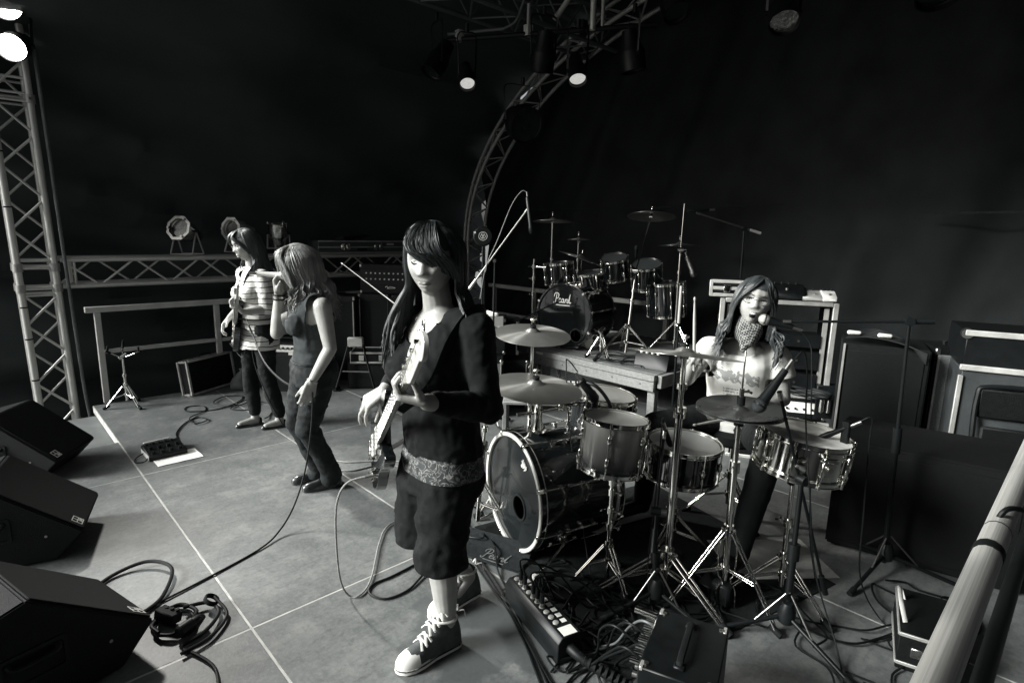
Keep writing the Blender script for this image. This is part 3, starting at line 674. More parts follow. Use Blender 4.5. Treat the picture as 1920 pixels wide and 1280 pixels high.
def lug_mesh(kind):
    if kind not in _lug:
        b = MB()
        if kind == 'oval': b.ell((0.010, 0, 0), (0.012, 0.011, 0.026), n=12, m=8); b.cyl((0.006, 0, 0), (0.018, 0, 0), 0.006, n=8)
        elif kind == 'bar': b.box((0.008, 0, 0), (0.014, 0.014, 0.10)); b.cyl((0.014, 0, -0.06), (0.014, 0, 0.06), 0.0055, n=8)
        elif kind == 'tube': b.cyl((0.014, 0, -0.05), (0.014, 0, 0.05), 0.006, n=8); [b.box((0.007, 0, z), (0.016, 0.012, 0.014)) for z in (-0.036, 0.036)]
        _lug[kind] = b.mesh('lug', bevel=0.0015, angle=50)
    return _lug[kind]
def drum(name, label, loc, axis, r, depth, shell, nl=6, head=M_head, lug='oval', a0=0.2, bottom=True, cat='drum', hoop_h=0.022, group=None, xh=(1, 0, 0), hoop_m=None):
    """a tom or snare: origin at the shell's middle, local z along its axis"""
    hm = hoop_m or M_chrome
    t = thing(name, label, cat, M=frame(loc, axis, xh), group=group); h = depth/2
    MB().lathe([(r, -h), (r, h), (r-0.007, h), (r-0.007, -h)], 48, close=True).build('shell', shell, t)
    for s in (1, -1):
        if s < 0 and not bottom: continue
        MB().lathe([(1e-5, s*(h+0.003)), (r*0.90, s*(h+0.003)), (r*0.985, s*(h+0.004)), (r+0.002, s*(h-0.004))], 48).build('drumhead', head if s > 0 else M_head_grey, t)
        z0, z1 = s*(h-0.010), s*(h+hoop_h-0.010)
        MB().lathe([(r+0.003, z0), (r+0.0125, z0), (r+0.0125, z0+s*0.003), (r+0.0055, z0+s*0.004), (r+0.0055, z1-s*0.003), (r+0.010, z1-s*0.002), (r+0.010, z1), (r+0.003, z1)], 48, close=True).build('hoop', hm, t)
    for k in range(nl):
        a = a0+2*pi*k/nl; d = Vector((cos(a), sin(a), 0)); R = Matrix.Rotation(a, 4, 'Z')
        zs = (0,) if lug != 'oval' or depth < 0.19 else (h*0.45, -h*0.45)
        for z in zs: put('lug', lug_mesh(lug), M_chrome, t, M=R @ Matrix.Translation((r-0.001, 0, z)))
        for s in ((1, -1) if bottom else (1,)):
            rod(t, 'tension_rod', d*(r+0.011)+Zv*(s*(zs[0 if s > 0 else -1] if len(zs) > 1 else 0.03 if lug != 'oval' else 0.0)), d*(r+0.011)+Zv*(s*(h+0.008)), 0.0032, M_chrome)
            rod(t, 'rod_head', d*(r+0.011)+Zv*(s*(h-0.004)), d*(r+0.011)+Zv*(s*(h+0.014)), 0.0062, M_chrome)
    return t
def cymbal(name, label, loc, axis, r, m=M_cym, group=None, bell=0.19, drop=0.10, cat='cymbal', wnut=True):
    t = thing(name, label, cat, M=frame(loc, axis), group=group)
    pr = [(0.006, 0.0)]; rb = r*bell; hb = rb*0.42
    for i in range(1, 9): a = i/8; pr.append((0.006+(rb-0.006)*a, -hb*(a**2.2)))
    for i in range(1, 15): a = i/14; pr.append((rb+(r-rb)*a, -hb-r*drop*(a**1.5)))
    un = [(x, z-0.0016) for x, z in reversed(pr)]
    MB().lathe(pr+un, 72, close=True).build('plate', m, t, angle=60)
    if wnut:
        rod(t, 'felt', (0, 0, 0.001), (0, 0, 0.016), 0.017, M_rubber); rod(t, 'felt', (0, 0, -0.020), (0, 0, -0.004), 0.017, M_rubber)
        rod(t, 'sleeve', (0, 0, -0.03), (0, 0, 0.030), 0.005, M_black_plastic); rod(t, 'threaded_tip', (0, 0, 0.0), (0, 0, 0.055), 0.0035, M_chrome)
        wing(t, (0, 0, 0.018), (0, 0, 1), s=1.0)
    return t
def cym_stand(label, base, top, legh=0.42, spread=0.30, az=0.5, joint=0.62, r=0.0125, m=M_chrome, boom=None, memory=True, name='cymbal_stand'):
    """tripod, lower tube, upper tube up to just under the cymbal; boom=(elbow point)"""
    base, top = Vector(base), Vector(top); t = thing(name, label, 'cymbal stand', base); top = top-base
    tripod(t, (0, 0, 0), legh, spread, 0, r, az0=az, m=m)
    e = Vector(boom)-base if boom else top
    low = e*joint; dirn = e.normalized()
    rod(t, 'lower_tube', dirn*0.05, low, r, m); rod(t, 'upper_tube', low-dirn*0.06, e, r*0.72, m)
    rod(t, 'height_clamp', low-dirn*0.035, low+dirn*0.012, r*1.7, m); wing(t, low+Vector((-r*1.6, -r*0.6, 0)), (-0.8, -0.6, 0), m)
    if memory: rod(t, 'memory_lock', low*1.05+dirn*0.05, low*1.05+dirn*0.075, r*1.4, m)
    if boom:
        bd = (top-e).normalized(); rod(t, 'boom_arm', e-bd*0.16, top-Zv*0.03, r*0.55, m); rod(t, 'ratchet', e-bd.cross(Zv).normalized()*0.025, e+bd.cross(Zv).normalized()*0.025, 0.022, m); wing(t, e+bd.cross(Zv).normalized()*0.02, bd.cross(Zv), m)
    s = bd.cross(Zv).normalized() if boom else Vector((0.7, -0.7, 0))
    rod(t, 'tilter', top-Zv*0.035-s*0.016, top-Zv*0.035+s*0.016, 0.015, m)
    rod(t, 'post', top-Zv*0.04, top-Zv*0.008, 0.005, m)
    return t
# script lettering drawn as swept strokes
def script_logo(parent, M, w, m, name='lettering'):
    """the word as one flowing hand: P e a r l, underlined"""
    S = {}
    st = [[(0.00, 0.10), (0.04, 0.02), (0.09, 0.05), (0.13, 0.22), (0.17, 0.42), (0.19, 0.50)],                       # P stem with foot curl
          [(0.04, 0.36), (0.05, 0.47), (0.14, 0.55), (0.26, 0.53), (0.30, 0.43), (0.25, 0.32), (0.15, 0.28)],         # P bowl
          [(0.30, 0.17), (0.38, 0.20), (0.40, 0.27), (0.35, 0.29), (0.31, 0.20), (0.33, 0.10), (0.40, 0.10), (0.45, 0.15)],
          [(0.58, 0.25), (0.51, 0.28), (0.46, 0.18), (0.49, 0.09), (0.56, 0.15), (0.59, 0.26), (0.575, 0.12), (0.61, 0.09), (0.65, 0.14)],
          [(0.66, 0.10), (0.68, 0.27), (0.70, 0.22), (0.75, 0.28), (0.79, 0.25), (0.77, 0.13), (0.81, 0.09), (0.85, 0.14)],
          [(0.84, 0.16), (0.90, 0.34), (0.95, 0.52), (0.92, 0.40), (0.89, 0.16), (0.93, 0.09), (1.0, 0.15)],
          [(0.14, -0.03), (0.5, -0.035), (0.92, -0.03)]]
    b = MB()
    for s in st: b.tube([M @ Vector(((x-0.5)*w, (y-0.2)*w, 0.0015)) for x, y in s], w*0.022, 6, 5, flat=0.12, up=(M.to_3x3() @ Vector((0, 0, 1))))
    return b.build(name, m, parent)
def kick(label, front, n, r, depth, shell, head_m, hoop_m, inlay_m, rods=8, port=None, emblem_m=None, a0=0.0, spurs=True, spur_len=0.42, script=None, hoop_w=0.042, floor_z=0.0):
    """bass drum: origin at the front head's centre, local z = forward normal, local y up"""
    n = Vector(n).normalized(); x = Zv.cross(n).normalized()
    F = Matrix((x, n.cross(x), n)).transposed().to_4x4(); F.translation = Vector(front)
    t = thing('bass_drum', label, 'bass drum', M=F)
    MB().lathe([(r, -depth), (r, 0.0), (r-0.008, 0.0), (r-0.008, -depth)], 64, close=True).build('shell', shell, t)
    for z, nm in ((0.0, 1), (-depth, -1)):
        R0, R1 = r-0.004, r+0.016; w = hoop_w; zz = z+nm*0.014
        ho = MB().lathe([(R0, zz), (R1, zz), (R1, zz-nm*w), (R0, zz-nm*w)], 64, close=True).build('hoop', hoop_m, t, bevel=0.0025)
        MB().lathe([(R1, zz-nm*w*0.22), (R1+0.0012, zz-nm*w*0.22), (R1+0.0012, zz-nm*w*0.80), (R1, zz-nm*w*0.80)], 64, close=True).build('hoop_inlay', inlay_m, ho)
    # front head, with its port
    rh = r-0.005; k = 48; vs = []; fs = []; rings = 7
    hx, hy, hr = port if port else (0, 0, 1e-4)
    for j in range(rings):
        s = j/(rings-1)
        for i in range(k):
            a = 2*pi*i/k; vs.append((hx*(1-s)+cos(a)*(hr*(1-s)+rh*s), hy*(1-s)+sin(a)*(hr*(1-s)+rh*s), 0.004-0.006*s*s))
    for j in range(rings-1):
        for i in range(k): q = (i+1) % k; fs.append((j*k+i, j*k+q, (j+1)*k+q, (j+1)*k+i))
    MB().add(vs, fs).build('front_head', head_m, t, angle=70)
    MB().lathe([(1e-5, -depth-0.002), (rh, -depth-0.004)], 48).build('batter_head', M_head, t)
    if port:
        MB().lathe([(hr-0.004, 0.002), (hr+0.007, 0.002), (hr+0.007, 0.009), (hr-0.004, 0.009)], 32, Matrix.Translation((hx, hy, 0)), close=True).build('port_ring', M_rubber, t)
        MB().ell((hx+0.04, hy-0.06, -depth*0.45), (0.09, 0.10, 0.08)).build('damping_pillow', M_white, t)
    for i in range(rods):
        a = a0+2*pi*i/rods; d = Vector((cos(a), sin(a), 0)); R = Matrix.Rotation(a, 4, 'Z')
        for z, s in ((0.0, 1), (-depth, -1)):
            zz = z+s*0.014
            cl = MB(); cl.box((r+0.012, 0, zz+s*0.003), (0.026, 0.020, 0.006)); cl.box((r+0.023, 0, zz-s*0.010), (0.007, 0.020, 0.03)); cl.cyl((r+0.025, 0, zz-s*0.02), (r+0.025, 0, zz-s*0.034), 0.008, n=10)
            cl.build('claw_hook', M_chrome, t, bevel=0.0012, M=R)
            rod(t, 'tension_rod', d*(r+0.025)+Zv*(zz-s*0.02), d*(r+0.025)+Zv*(z-s*0.12), 0.0038, M_chrome)
        b = MB(); b.cyl((r+0.020, 0, -depth*0.30), (r+0.020, 0, -depth*0.70), 0.0075, n=10)
        for q in (0.34, 0.5, 0.66): b.box((r+0.008, 0, -depth*q), (0.02, 0.018, 0.02))
        b.build('lug', M_chrome, t, bevel=0.0015, M=R)
    if spurs:
        for s in (-1, 1):
            a = radians(-38) if s > 0 else radians(218); d = Vector((cos(a), sin(a), 0)); p = d*(r+0.006)+Vector((0, 0, -0.16))
            MB().box((0, 0, 0), (0.012, 0.07, 0.07), frame(p, Zv, d)).build('spur_bracket', M_chrome, t, bevel=0.003)
            rod(t, 'spur_boss', p, p+d*0.035, 0.024, M_chrome)
            wz = -(Vector(front).z-floor_z)+0.008
            foot = Vector((d.x*(r+0.12), wz, 0.05)); rod(t, 'spur', p+d*0.028, foot, 0.0075, M_chrome); rod(t, 'spur_tip', foot+Vector((0, 0.03, 0)), foot, 0.011, M_label)
    if emblem_m:
        b = MB(); rnd = random.Random(5)
        for q in range(9): x0 = -0.022+q*0.0055; b.tube([(x0, 0.012+rnd.uniform(-.006, .012), 0), (x0+0.006, -0.002, 0), (x0+rnd.uniform(-.003, .004), -0.016-rnd.uniform(0, .012), 0)], 0.0022, 5, 2, flat=0.3, up=(0, 0, 1))
        b.tube([(-0.028, 0.002, 0), (0.0, -0.002, 0), (0.03, 0.004, 0)], 0.003, 5, 3, flat=0.3, up=(0, 0, 1))
        b.build('emblem', emblem_m, t, M=Matrix.Translation((0.115, 0.185, 0.006)) @ Matrix.Rotation(-0.5, 4, 'Z'))
    if script: script_logo(t, Matrix.Translation((script[0], script[1], 0.0065)), script[2], M_label)
    return t

# ------------------------------------------------------------------ the front kit
KN = Vector((-0.962, 0.273, 0)).normalized()
kick('dark lacquered bass drum of the front kit with a round hole in its head', (1.918, 1.992, 0.312), KN, 0.290, 0.47, M_lacq, M_head_dark, M_hoop_pale, M_lacq2, 8, (0.075, -0.055, 0.062), M_label, pi/8)
# anchor block
aw = thing('drum_anchor', 'black carpeted anchor block with script lettering under the front bass drum', 'drum anchor', (1.775, 2.03, 0.0), radians(-70))
MB().prism([(-0.085, 0), (0.10, 0), (0.085, 0.07), (0.02, 0.02), (-0.085, 0.012)], 0.46, Matrix(((0, 0, 1, -0.23), (1, 0, 0, 0), (0, 1, 0, 0), (0, 0, 0, 1)))).build('block', mat('black_anchor_carpet', 0.028, 0.9, 0, 0.35, 60, bump=0.4, bscale=300), aw, bevel=0.003)
script_logo(aw, Matrix.Translation((0.07, -0.04, 0.018)) @ Matrix.Rotation(radians(4), 4, 'X'), 0.15, mat('faded_print', 0.13, .8, 0, .3, 40))
drum('rack_tom', 'small sunburst tom in front of the bass drum, on its own chrome pole', (2.145, 1.55, 0.645), (0.10, -0.02, 1), 0.150, 0.235, M_burst, 6, M_head, 'oval', 0.5)
drum('rack_tom', 'tom with a grey head half hidden behind the microphone and big cymbal', (2.44, 1.85, 0.665), (0.06, -0.10, 1), 0.165, 0.20, M_lacq, 6, M_head, 'oval', 0.1)
drum('side_snare', 'black shallow drum with a grey head between the two cymbal poles', (2.50, 1.38, 0.525), (0.0, -0.06, 1), 0.172, 0.165, M_lacq2, 8, M_head_grey, 'oval', 0.3)
sn = drum('snare_drum', 'chrome snare drum with a worn white head in front of the drummer', (2.535, 0.84, 0.72), (0.05, -0.10, 1), 0.178, 0.15, M_chrome, 10, M_head_worn, 'tube', 0.15)
b = MB(); b.box((0, 0, 0), (0.02, 0.04, 0.06)); b.cyl((0.01, 0, 0.01), (0.035, 0, 0.01), 0.012, n=14); b.box((0.02, 0, 0.045), (0.012, 0.06, 0.016)); b.build('strainer', M_chrome, sn, bevel=0.002, M=Matrix.Rotation(radians(228), 4, 'Z') @ Matrix.Translation((0.185, 0, 0)))
b = MB(); b.lathe([(0.022, 0), (0.026, 0.004), (0.026, 0.010), (0.012, 0.014)], 18, frame((0.186, 0, 0.0), (1, 0, 0))); b.build('badge', M_chrome, sn, M=Matrix.Rotation(radians(200), 4, 'Z'))
brick(sn, 'butt_plate', (0.0, 0.0, 0.0), (0.02, 0.045, 0.05), M_chrome, Matrix.Rotation(radians(305), 4, 'Z') @ Matrix.Translation((0.187, 0, 0)))
# stands of the front kit
snare_stand('chrome tripod stand under the white headed snare drum', (2.545, 0.865, 0), 0.585, 0.2, (0.06, -0.17, 1), True, 0.25, 0.165)
snare_stand('chrome tripod stand under the black shallow drum', (2.50, 1.40, 0), 0.385, 1.0, (0, -0.06, 1), True, 0.22, 0.16)
st = thing('tom_stand', 'slim chrome pole with clamps holding the sunburst tom', 'drum stand', (2.03, 1.46, 0))
tripod(st, (0, 0, 0), 0.20, 0.16, 0, 0.010, az0=0.2); rod(st, 'tube', (0, 0, 0.03), (0, 0, 0.50), 0.011, M_chrome); rod(st, 'tube', (0, 0, 0.48), (0.01, 0, 0.62), 0.008, M_chrome)
for z in (0.28, 0.36, 0.45, 0.5): rod(st, 'clamp', (0, 0, z), (0, 0, z+0.03), 0.019, M_chrome); wing(st, (0.0, -0.018, z+0.015), (0.4, -1, 0.1))
rod(st, 'arm', (0.0, 0.0, 0.52), (0.09, 0.03, 0.60), 0.0085, M_chrome); rod(st, 'arm', (0.0, 0.0, 0.50), (0.14, -0.02, 0.52), 0.007, M_chrome)
MB().tube([(0.01, 0.0, 0.50), (0.03, 0.01, 0.60), (0.0, 0.03, 0.70)], 0.008, 8, 5).build('isolation_rim', M_chrome, st)
# tom holder on the bass drum and the rack beside it
hd = thing('tom_holder', 'chrome tom holder block with posts on top of the front bass drum', 'drum hardware', (2.03, 1.94, 0.61))
MB().box((0, 0, 0.02), (0.075, 0.075, 0.02)).build('base_plate', M_chrome, hd, bevel=0.004)
MB().lathe([(0.034, 0.02), (0.026, 0.05), (0.022, 0.10), (0.024, 0.115), (0.018, 0.13)], 16).build('socket', M_chrome, hd)
rod(hd, 'post', (0, 0, 0.10), (-0.02, -0.02, 0.235), 0.012, M_chrome); rod(hd, 'arm', (0, 0, 0.12), (0.33, -0.08, 0.13), 0.0105, M_chrome)
for p in ((0, 0, 0.14), (-0.01, -0.01, 0.19), (0.14, -0.035, 0.125)): rod(hd, 'clamp', Vector(p)-Zv*0.015, Vector(p)+Zv*0.018, 0.021, M_chrome); wing(hd, Vector(p)+Vector((-.01, -.015, 0)), (-0.6, -0.7, 0.1))
rod(hd, 'arm', (0.0, 0.0, 0.115), (-0.10, 0.05, 0.11), 0.010, M_chrome)
rk = cym_stand('bright chrome boom stand at the left of the front bass drum under the wide cymbal', (1.90, 2.26, 0), (1.925, 1.86, 0.925), 0.3, 0.24, 0.9, 0.6, 0.0135, M_chrome, boom=(1.885, 2.16, 0.855))
cymbal('ride_cymbal', 'wide grooved cymbal low over the front bass drum', (1.925, 1.86, 0.930), (0.02, -0.10, 1), 0.228, M_cym)
cym_stand('straight chrome stand holding the upper grooved cymbal behind the bass drum', (2.16, 2.14, 0), (2.13, 2.09, 1.125), 0.4, 0.28, 0.2, 0.66, 0.0125)
cymbal('crash_cymbal', 'upper grooved cymbal beside the bassist, over the wide one', (2.13, 2.09, 1.13), (-0.05, -0.12, 1), 0.203, M_cym)
cym_stand('tall heavy chrome stand in front of the drummer holding the thin edge-on cymbal', (2.17, 1.235, 0), (2.235, 1.262, 1.14), 0.20, 0.34, 0.35, 0.76, 0.0165)
cymbal('crash_ride_cymbal', 'big cymbal seen almost edge-on across the drummer', (2.235, 1.262, 1.145), (0.172, 0.045, 1), 0.245, M_cym, drop=0.055)
# hi-hat
hh = thing('hi_hat', 'pair of dark hi-hat cymbals on a chrome pedal stand before the drummer', 'hi-hat', (2.295, 1.02, 0))
tripod(hh, (0, 0, 0.0), 0.36, 0.26, 0, 0.011, az0=0.42, double=True)
rod(hh, 'lower_tube', (0, 0, 0.06), (0, 0, 0.66), 0.0145, M_chrome); rod(hh, 'upper_tube', (0, 0, 0.6), (0, 0, 0.865), 0.0125, M_chrome); rod(hh, 'pull_rod', (0, 0, 0.86), (0, 0, 1.16), 0.004, M_chrome)
rod(hh, 'height_clamp', (0, 0, 0.63), (0, 0, 0.68), 0.021, M_chrome); wing(hh, (0.0, 0.02, 0.655), (-0.4, -0.9, 0)); rod(hh, 'seat_cup', (0, 0, 0.84), (0, 0, 0.885), 0.021, M_black_plastic)
for z, s in ((0.925, 1), (0.893, -1)):
    pr = [(0.006, 0.0)]; r = 0.178
    for i in range(1, 9): a = i/8; pr.append((0.006+0.030*a, -0.014*(a**2.2)))
    for i in range(1, 12): a = i/11; pr.append((0.036+(r-0.036)*a, -0.014-0.012*(a**1.4)))
    pr = [(x, z0*s) for x, z0 in pr]; MB().lathe(pr+[(x, z0-0.0016) for x, z0 in reversed(pr)], 64, close=True).build('cymbal_plate', M_cym_dark, hh, angle=60, M=Matrix.Translation((0, 0, z)) @ Matrix.Rotation(0.03*s, 4, 'Y'))
rod(hh, 'clutch', (0, 0, 0.93), (0, 0, 0.965), 0.017, M_rubber); rod(hh, 'clutch', (0, 0, 0.965), (0, 0, 1.0), 0.010, M_chrome); wing(hh, (0.008, 0, 0.985), (0.7, -0.7, 0)); 
for s in (-1, 1):
    MB().tube([(0.0+s*0.012, -0.01, 0.36), (s*0.012, -0.012, 0.33), (s*0.035, -0.016, 0.30), (s*0.037, -0.02, 0.17), (s*0.022, -0.024, 0.14), (s*0.022, -0.026, 0.12), (s*0.04, -0.03, 0.09), (s*0.042, -0.04, 0.015)], 0.0042, 6, 3).build('pedal_frame', M_chrome, hh, M=Matrix.Rotation(radians(-47), 4, 'Z'))
MB().box((0.13, 0.08, 0.045), (0.25, 0.085, 0.012), Matrix.Rotation(radians(-10), 4, 'Y')).build('foot_board', M_black_metal, hh, bevel=0.004)
MB().box((0.11, 0.07, 0.008), (0.30, 0.10, 0.010)).build('pedal_base', M_black_metal, hh, bevel=0.003)
MB().box((-0.01, 0.0, 0.06), (0.05, 0.09, 0.1)).build('pedal_heel_block', M_black_plastic, hh, bevel=0.01)
# kick pedal, throne
kp = thing('kick_pedal', 'black and chrome foot pedal behind the front bass drum', 'pedal', (2.47, 1.80, 0), radians(-16))
MB().box((0.14, 0, 0.008), (0.32, 0.10, 0.012)).build('base_plate', M_black_metal, kp, bevel=0.003)
MB().box((0.15, 0, 0.06), (0.26, 0.08, 0.010), Matrix.Rotation(radians(-14), 4, 'Y')).build('foot_board', M_black_metal, kp, bevel=0.003)
for s in (-1, 1): rod(kp, 'post', (0, s*0.05, 0.01), (0, s*0.045, 0.22), 0.008, M_chrome)
rod(kp, 'axle', (0, -0.06, 0.20), (0, 0.06, 0.20), 0.007, M_chrome); rod(kp, 'beater_shaft', (0, 0, 0.2), (-0.01, 0, 0.34), 0.004, M_chrome); rod(kp, 'beater', (-0.035, 0, 0.34), (0.02, 0, 0.34), 0.025, M_white)
th = thing('drum_throne', 'black padded drum stool under the drummer', 'stool', (3.10, 1.40, 0))
MB().lathe([(1e-5, 0.47), (0.15, 0.47), (0.165, 0.485), (0.165, 0.53), (0.14, 0.55), (1e-5, 0.553)], 32).build('seat', M_tolex, th)
rod(th, 'tube', (0, 0, 0.08), (0, 0, 0.47), 0.014, M_chrome); tripod(th, (0, 0, 0), 0.26, 0.24, 0, 0.012, az0=0.1)
# pale mat and pedals on the floor behind the hi-hat
rg = MB().box((0, 0, 0.004), (0.52, 0.36, 0.006)).build('floor_mat', mat('pale_floor_mat', 0.36, 0.85, 0, 0.35, 8, bump=0.3, bscale=120), None, bevel=0.002, M=Matrix.Translation((2.83, 1.03, 0)) @ Matrix.Rotation(radians(-40), 4, 'Z'))
tag(rg, 'pale worn mat on the deck under the snare stand', 'mat')
# ------------------------------------------------------------------ microphones and their stands
M_mesh_ball = mat('mic_grille', 0.18, 0.4, 0.9, 0.5, 200, bump=0.6, bscale=500)
M_mesh_dark = mat('dark_mic_grille', 0.02, 0.55, 0.3, 0.5, 200, bump=0.6, bscale=500)
def mic(label, head, d, L=0.17, rh=0.026, grille=M_mesh_ball, body=M_black_metal, kind='ball', wire=None, group=None, wm=None):
    """head = centre of the grille, d = direction from the tail to the head"""
    t = thing('microphone', label, 'microphone', M=frame(head, d), group=group)
    if kind == 'ball':
        MB().ell((0, 0, 0), (rh, rh, rh*1.08), n=20, m=14).build('grille', grille, t)
        rod(t, 'ring', (0, 0, -0.004), (0, 0, 0.003), rh*1.03, M_steel if grille is not M_mesh_dark else M_black_metal)
        MB().lathe([(rh*0.9, -rh*0.7), (rh*0.78, -rh*1.2), (rh*0.55, -L*0.8), (rh*0.5, -L)], 18).build('handle', body, t)
    else:
        MB().lathe([(1e-5, 0.03), (rh*0.7, 0.028), (rh, 0.015), (rh, -0.02), (rh*0.85, -0.03), (rh*0.8, -L), (rh*0.4, -L*1.05)], 18).build('handle', body, t)
    rod(t, 'connector', (0, 0, -L), (0, 0, -L-0.045), 0.0095, M_steel)
    if wire:
        inv = frame(head, d).inverted(); MB().tube([inv @ Vector(p) for p in wire], 0.0032, 6, 8).build('lead', wm or M_cable, t)
    return t
M_boom = mat('satin_boom', 0.30, 0.5, 0.6, 0.15, 20)
def boom_stand(label, base, clutch, tip, tail, m=M_black_metal, r=0.0115, spread=0.30, az=0.3, boom_m=None, legs='flat', grips=True):
    base, clutch, tip, tail = (Vector(p) for p in (base, clutch, tip, tail)); t = thing('microphone_stand', label, 'microphone stand', base)
    c = clutch-base; d = c.normalized(); hub = 0.10 if legs == 'flat' else 0.2
    for k in range(3):
        a = az+2*pi*k/3; e = Vector((cos(a)*spread, sin(a)*spread, 0.014)); rod(t, 'leg', Vector((cos(a)*0.02, sin(a)*0.02, hub)), e, 0.0095, m); rod(t, 'rubber_foot', e-(e-Vector((0, 0, hub)))*0.10, e+(e-Vector((0, 0, hub)))*0.03, 0.013, M_rubber)
        rod(t, 'brace', Vector((cos(a)*0.012, sin(a)*0.012, hub*2.0)), Vector((0, 0, hub)).lerp(e, 0.45), 0.004, M_steel)
    MB().lathe([(0.022, hub-0.03), (0.034, hub-0.02), (0.034, hub+0.03), (0.02, hub+0.06)], 14).build('hub', M_black_plastic, t)
    rod(t, 'lower_tube', d*0.06, d*c.length*0.58, r, m); rod(t, 'upper_tube', d*c.length*0.55, c, r*0.7, m); 
    if grips: rod(t, 'grip', d*c.length*0.50, d*c.length*0.60, r*1.6, M_black_plastic)
    bt, tt = tip-base, tail-base; bm_ = boom_m or m
    rod(t, 'boom', tt, bt, 0.0065, bm_); ax = (bt-tt).cross(Zv).normalized()
    rod(t, 'clutch', c-ax*0.022, c+ax*0.022, 0.019, M_black_plastic); rod(t, 'clutch_knob', c+ax*0.02, c+ax*0.045, 0.012, M_steel)
    rod(t, 'counter_grip', tt, tt+(bt-tt).normalized()*0.10, 0.012, M_black_plastic if not boom_m else M_alu)
    rod(t, 'boom_end', bt-(bt-tt).normalized()*0.03, bt+(bt-tt).normalized()*0.006, 0.010, M_steel)
    return t
# ------------------------------------------------------------------ timber riser
RX, RY0, RY1, RZ = 4.02, 2.50, 3.98, 0.50
ri = thing('drum_riser', 'low pale timber platform carrying the rear drum kit', 'platform', (RX, RY0, 0))
LX, LY = 1.45, RY1-RY0
for i in range(7):
    MB().box((0, 0, 0), (LX/7-0.004, LY, 0.03)).build('deck_plank', mat('grey_riser_board', 0.15, 0.65, 0, 0.3, 4, bump=0.2, bscale=50, stretch=(6, 1, 1)), ri, bevel=0.003, loc=(LX/7*(i+0.5), LY/2, RZ-0.015+random.uniform(-.0015, .0015)))
MB().box((0, 0, 0), (0.045, LY, 0.055)).build('front_beam', M_wood, ri, bevel=0.004, loc=(-0.022, LY/2, RZ-0.033))
MB().box((0, 0, 0), (0.04, LY-0.02, 0.085)).build('front_beam', M_wood, ri, bevel=0.004, loc=(-0.012, LY/2, RZ-0.107))
for y in (-0.022, LY+0.022): MB().box((0, 0, 0), (LX, 0.04, 0.11)).build('side_beam', M_wood, ri, bevel=0.004, loc=(LX/2+0.002, y, RZ-0.062))
for x in (0.045, LX-0.05):
    for y in (0.06, LY-0.06, LY-0.19): MB().box((0, 0, 0), (0.06, 0.07, RZ-0.15)).build('leg', M_wood, ri, bevel=0.004, loc=(x, y, (RZ-0.15)/2))
MB().box((0, 0, 0), (0.003, 0.09, 0.022)).build('tape', M_label, ri, loc=(-0.0465, LY-0.18, RZ-0.03))
for k in range(5): rod(ri, 'nail', (-0.0335, 0.14+0.29*k, RZ-0.10), (-0.031, 0.14+0.29*k, RZ-0.10), 0.006, M_rubber)

# ------------------------------------------------------------------ rear kit
K2 = Vector((-0.985, -0.17, 0)).normalized()
kick('black bass drum of the rear kit with white script lettering on its head', (4.20, 3.70, RZ+0.325), K2, 0.305, 0.46, M_lacq2, M_head_black, mat('black_hoop', 0.006, 0.15, 0, .2, 4, coat=.8), M_chrome, 10, (0.145, -0.175, 0.062), None, 0.2, True, script=(-0.02, 0.155, 0.20), hoop_w=0.036, floor_z=RZ)
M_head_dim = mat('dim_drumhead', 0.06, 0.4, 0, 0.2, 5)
RK = 'drums of the rear kit'
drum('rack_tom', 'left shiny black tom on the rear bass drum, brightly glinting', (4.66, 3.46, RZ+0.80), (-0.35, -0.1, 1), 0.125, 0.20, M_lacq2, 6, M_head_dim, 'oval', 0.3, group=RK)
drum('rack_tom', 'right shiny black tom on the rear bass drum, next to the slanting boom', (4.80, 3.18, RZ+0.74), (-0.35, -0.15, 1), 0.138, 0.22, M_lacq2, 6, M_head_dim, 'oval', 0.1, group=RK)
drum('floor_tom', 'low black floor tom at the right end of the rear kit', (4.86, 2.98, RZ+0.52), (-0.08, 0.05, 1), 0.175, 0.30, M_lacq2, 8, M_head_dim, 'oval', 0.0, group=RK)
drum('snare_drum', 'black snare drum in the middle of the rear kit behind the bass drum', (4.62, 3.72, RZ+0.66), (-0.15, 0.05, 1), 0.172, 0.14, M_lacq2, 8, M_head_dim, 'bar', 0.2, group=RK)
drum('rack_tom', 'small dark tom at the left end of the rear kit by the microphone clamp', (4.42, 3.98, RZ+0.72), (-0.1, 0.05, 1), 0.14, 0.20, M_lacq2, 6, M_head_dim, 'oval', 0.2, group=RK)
for c0, lb in (((4.34, 4.02, 1.775), 'rear cymbal at the left, level with the hanging microphone'), ((4.80, 3.17, 1.835), 'highest rear cymbal, on a slanting chrome boom'), ((4.53, 3.83, 1.585), 'small splash cymbal above the rear snare drum'), ((4.62, 3.86, 1.41), 'tilted rear cymbal above the bass drum lettering'), ((4.83, 2.86, 1.565), 'thin dark rear cymbal at the right of the rear kit')):
    rr = {'highest': 0.225, 'small s': 0.115, 'tilted ': 0.235, 'thin da': 0.20}.get(lb[:7], 0.215)
    ax = (0.25, -0.22, 1) if lb.startswith('tilted') else (0.16, 0.10, 1) if lb.startswith('highest') else (0.03, 0.04, 1)
    cymbal('cymbal', lb, c0, ax, rr, M_cym if not lb.startswith('thin') else M_cym_dark, group='cymbals of the rear kit')
G2 = 'stands of the rear kit'
cym_stand('chrome stand of the leftmost rear cymbal', (4.36, 4.04, 0.0), (4.34, 4.02, 1.77), 0.6, 0.3, 0.3, 0.7, 0.013)
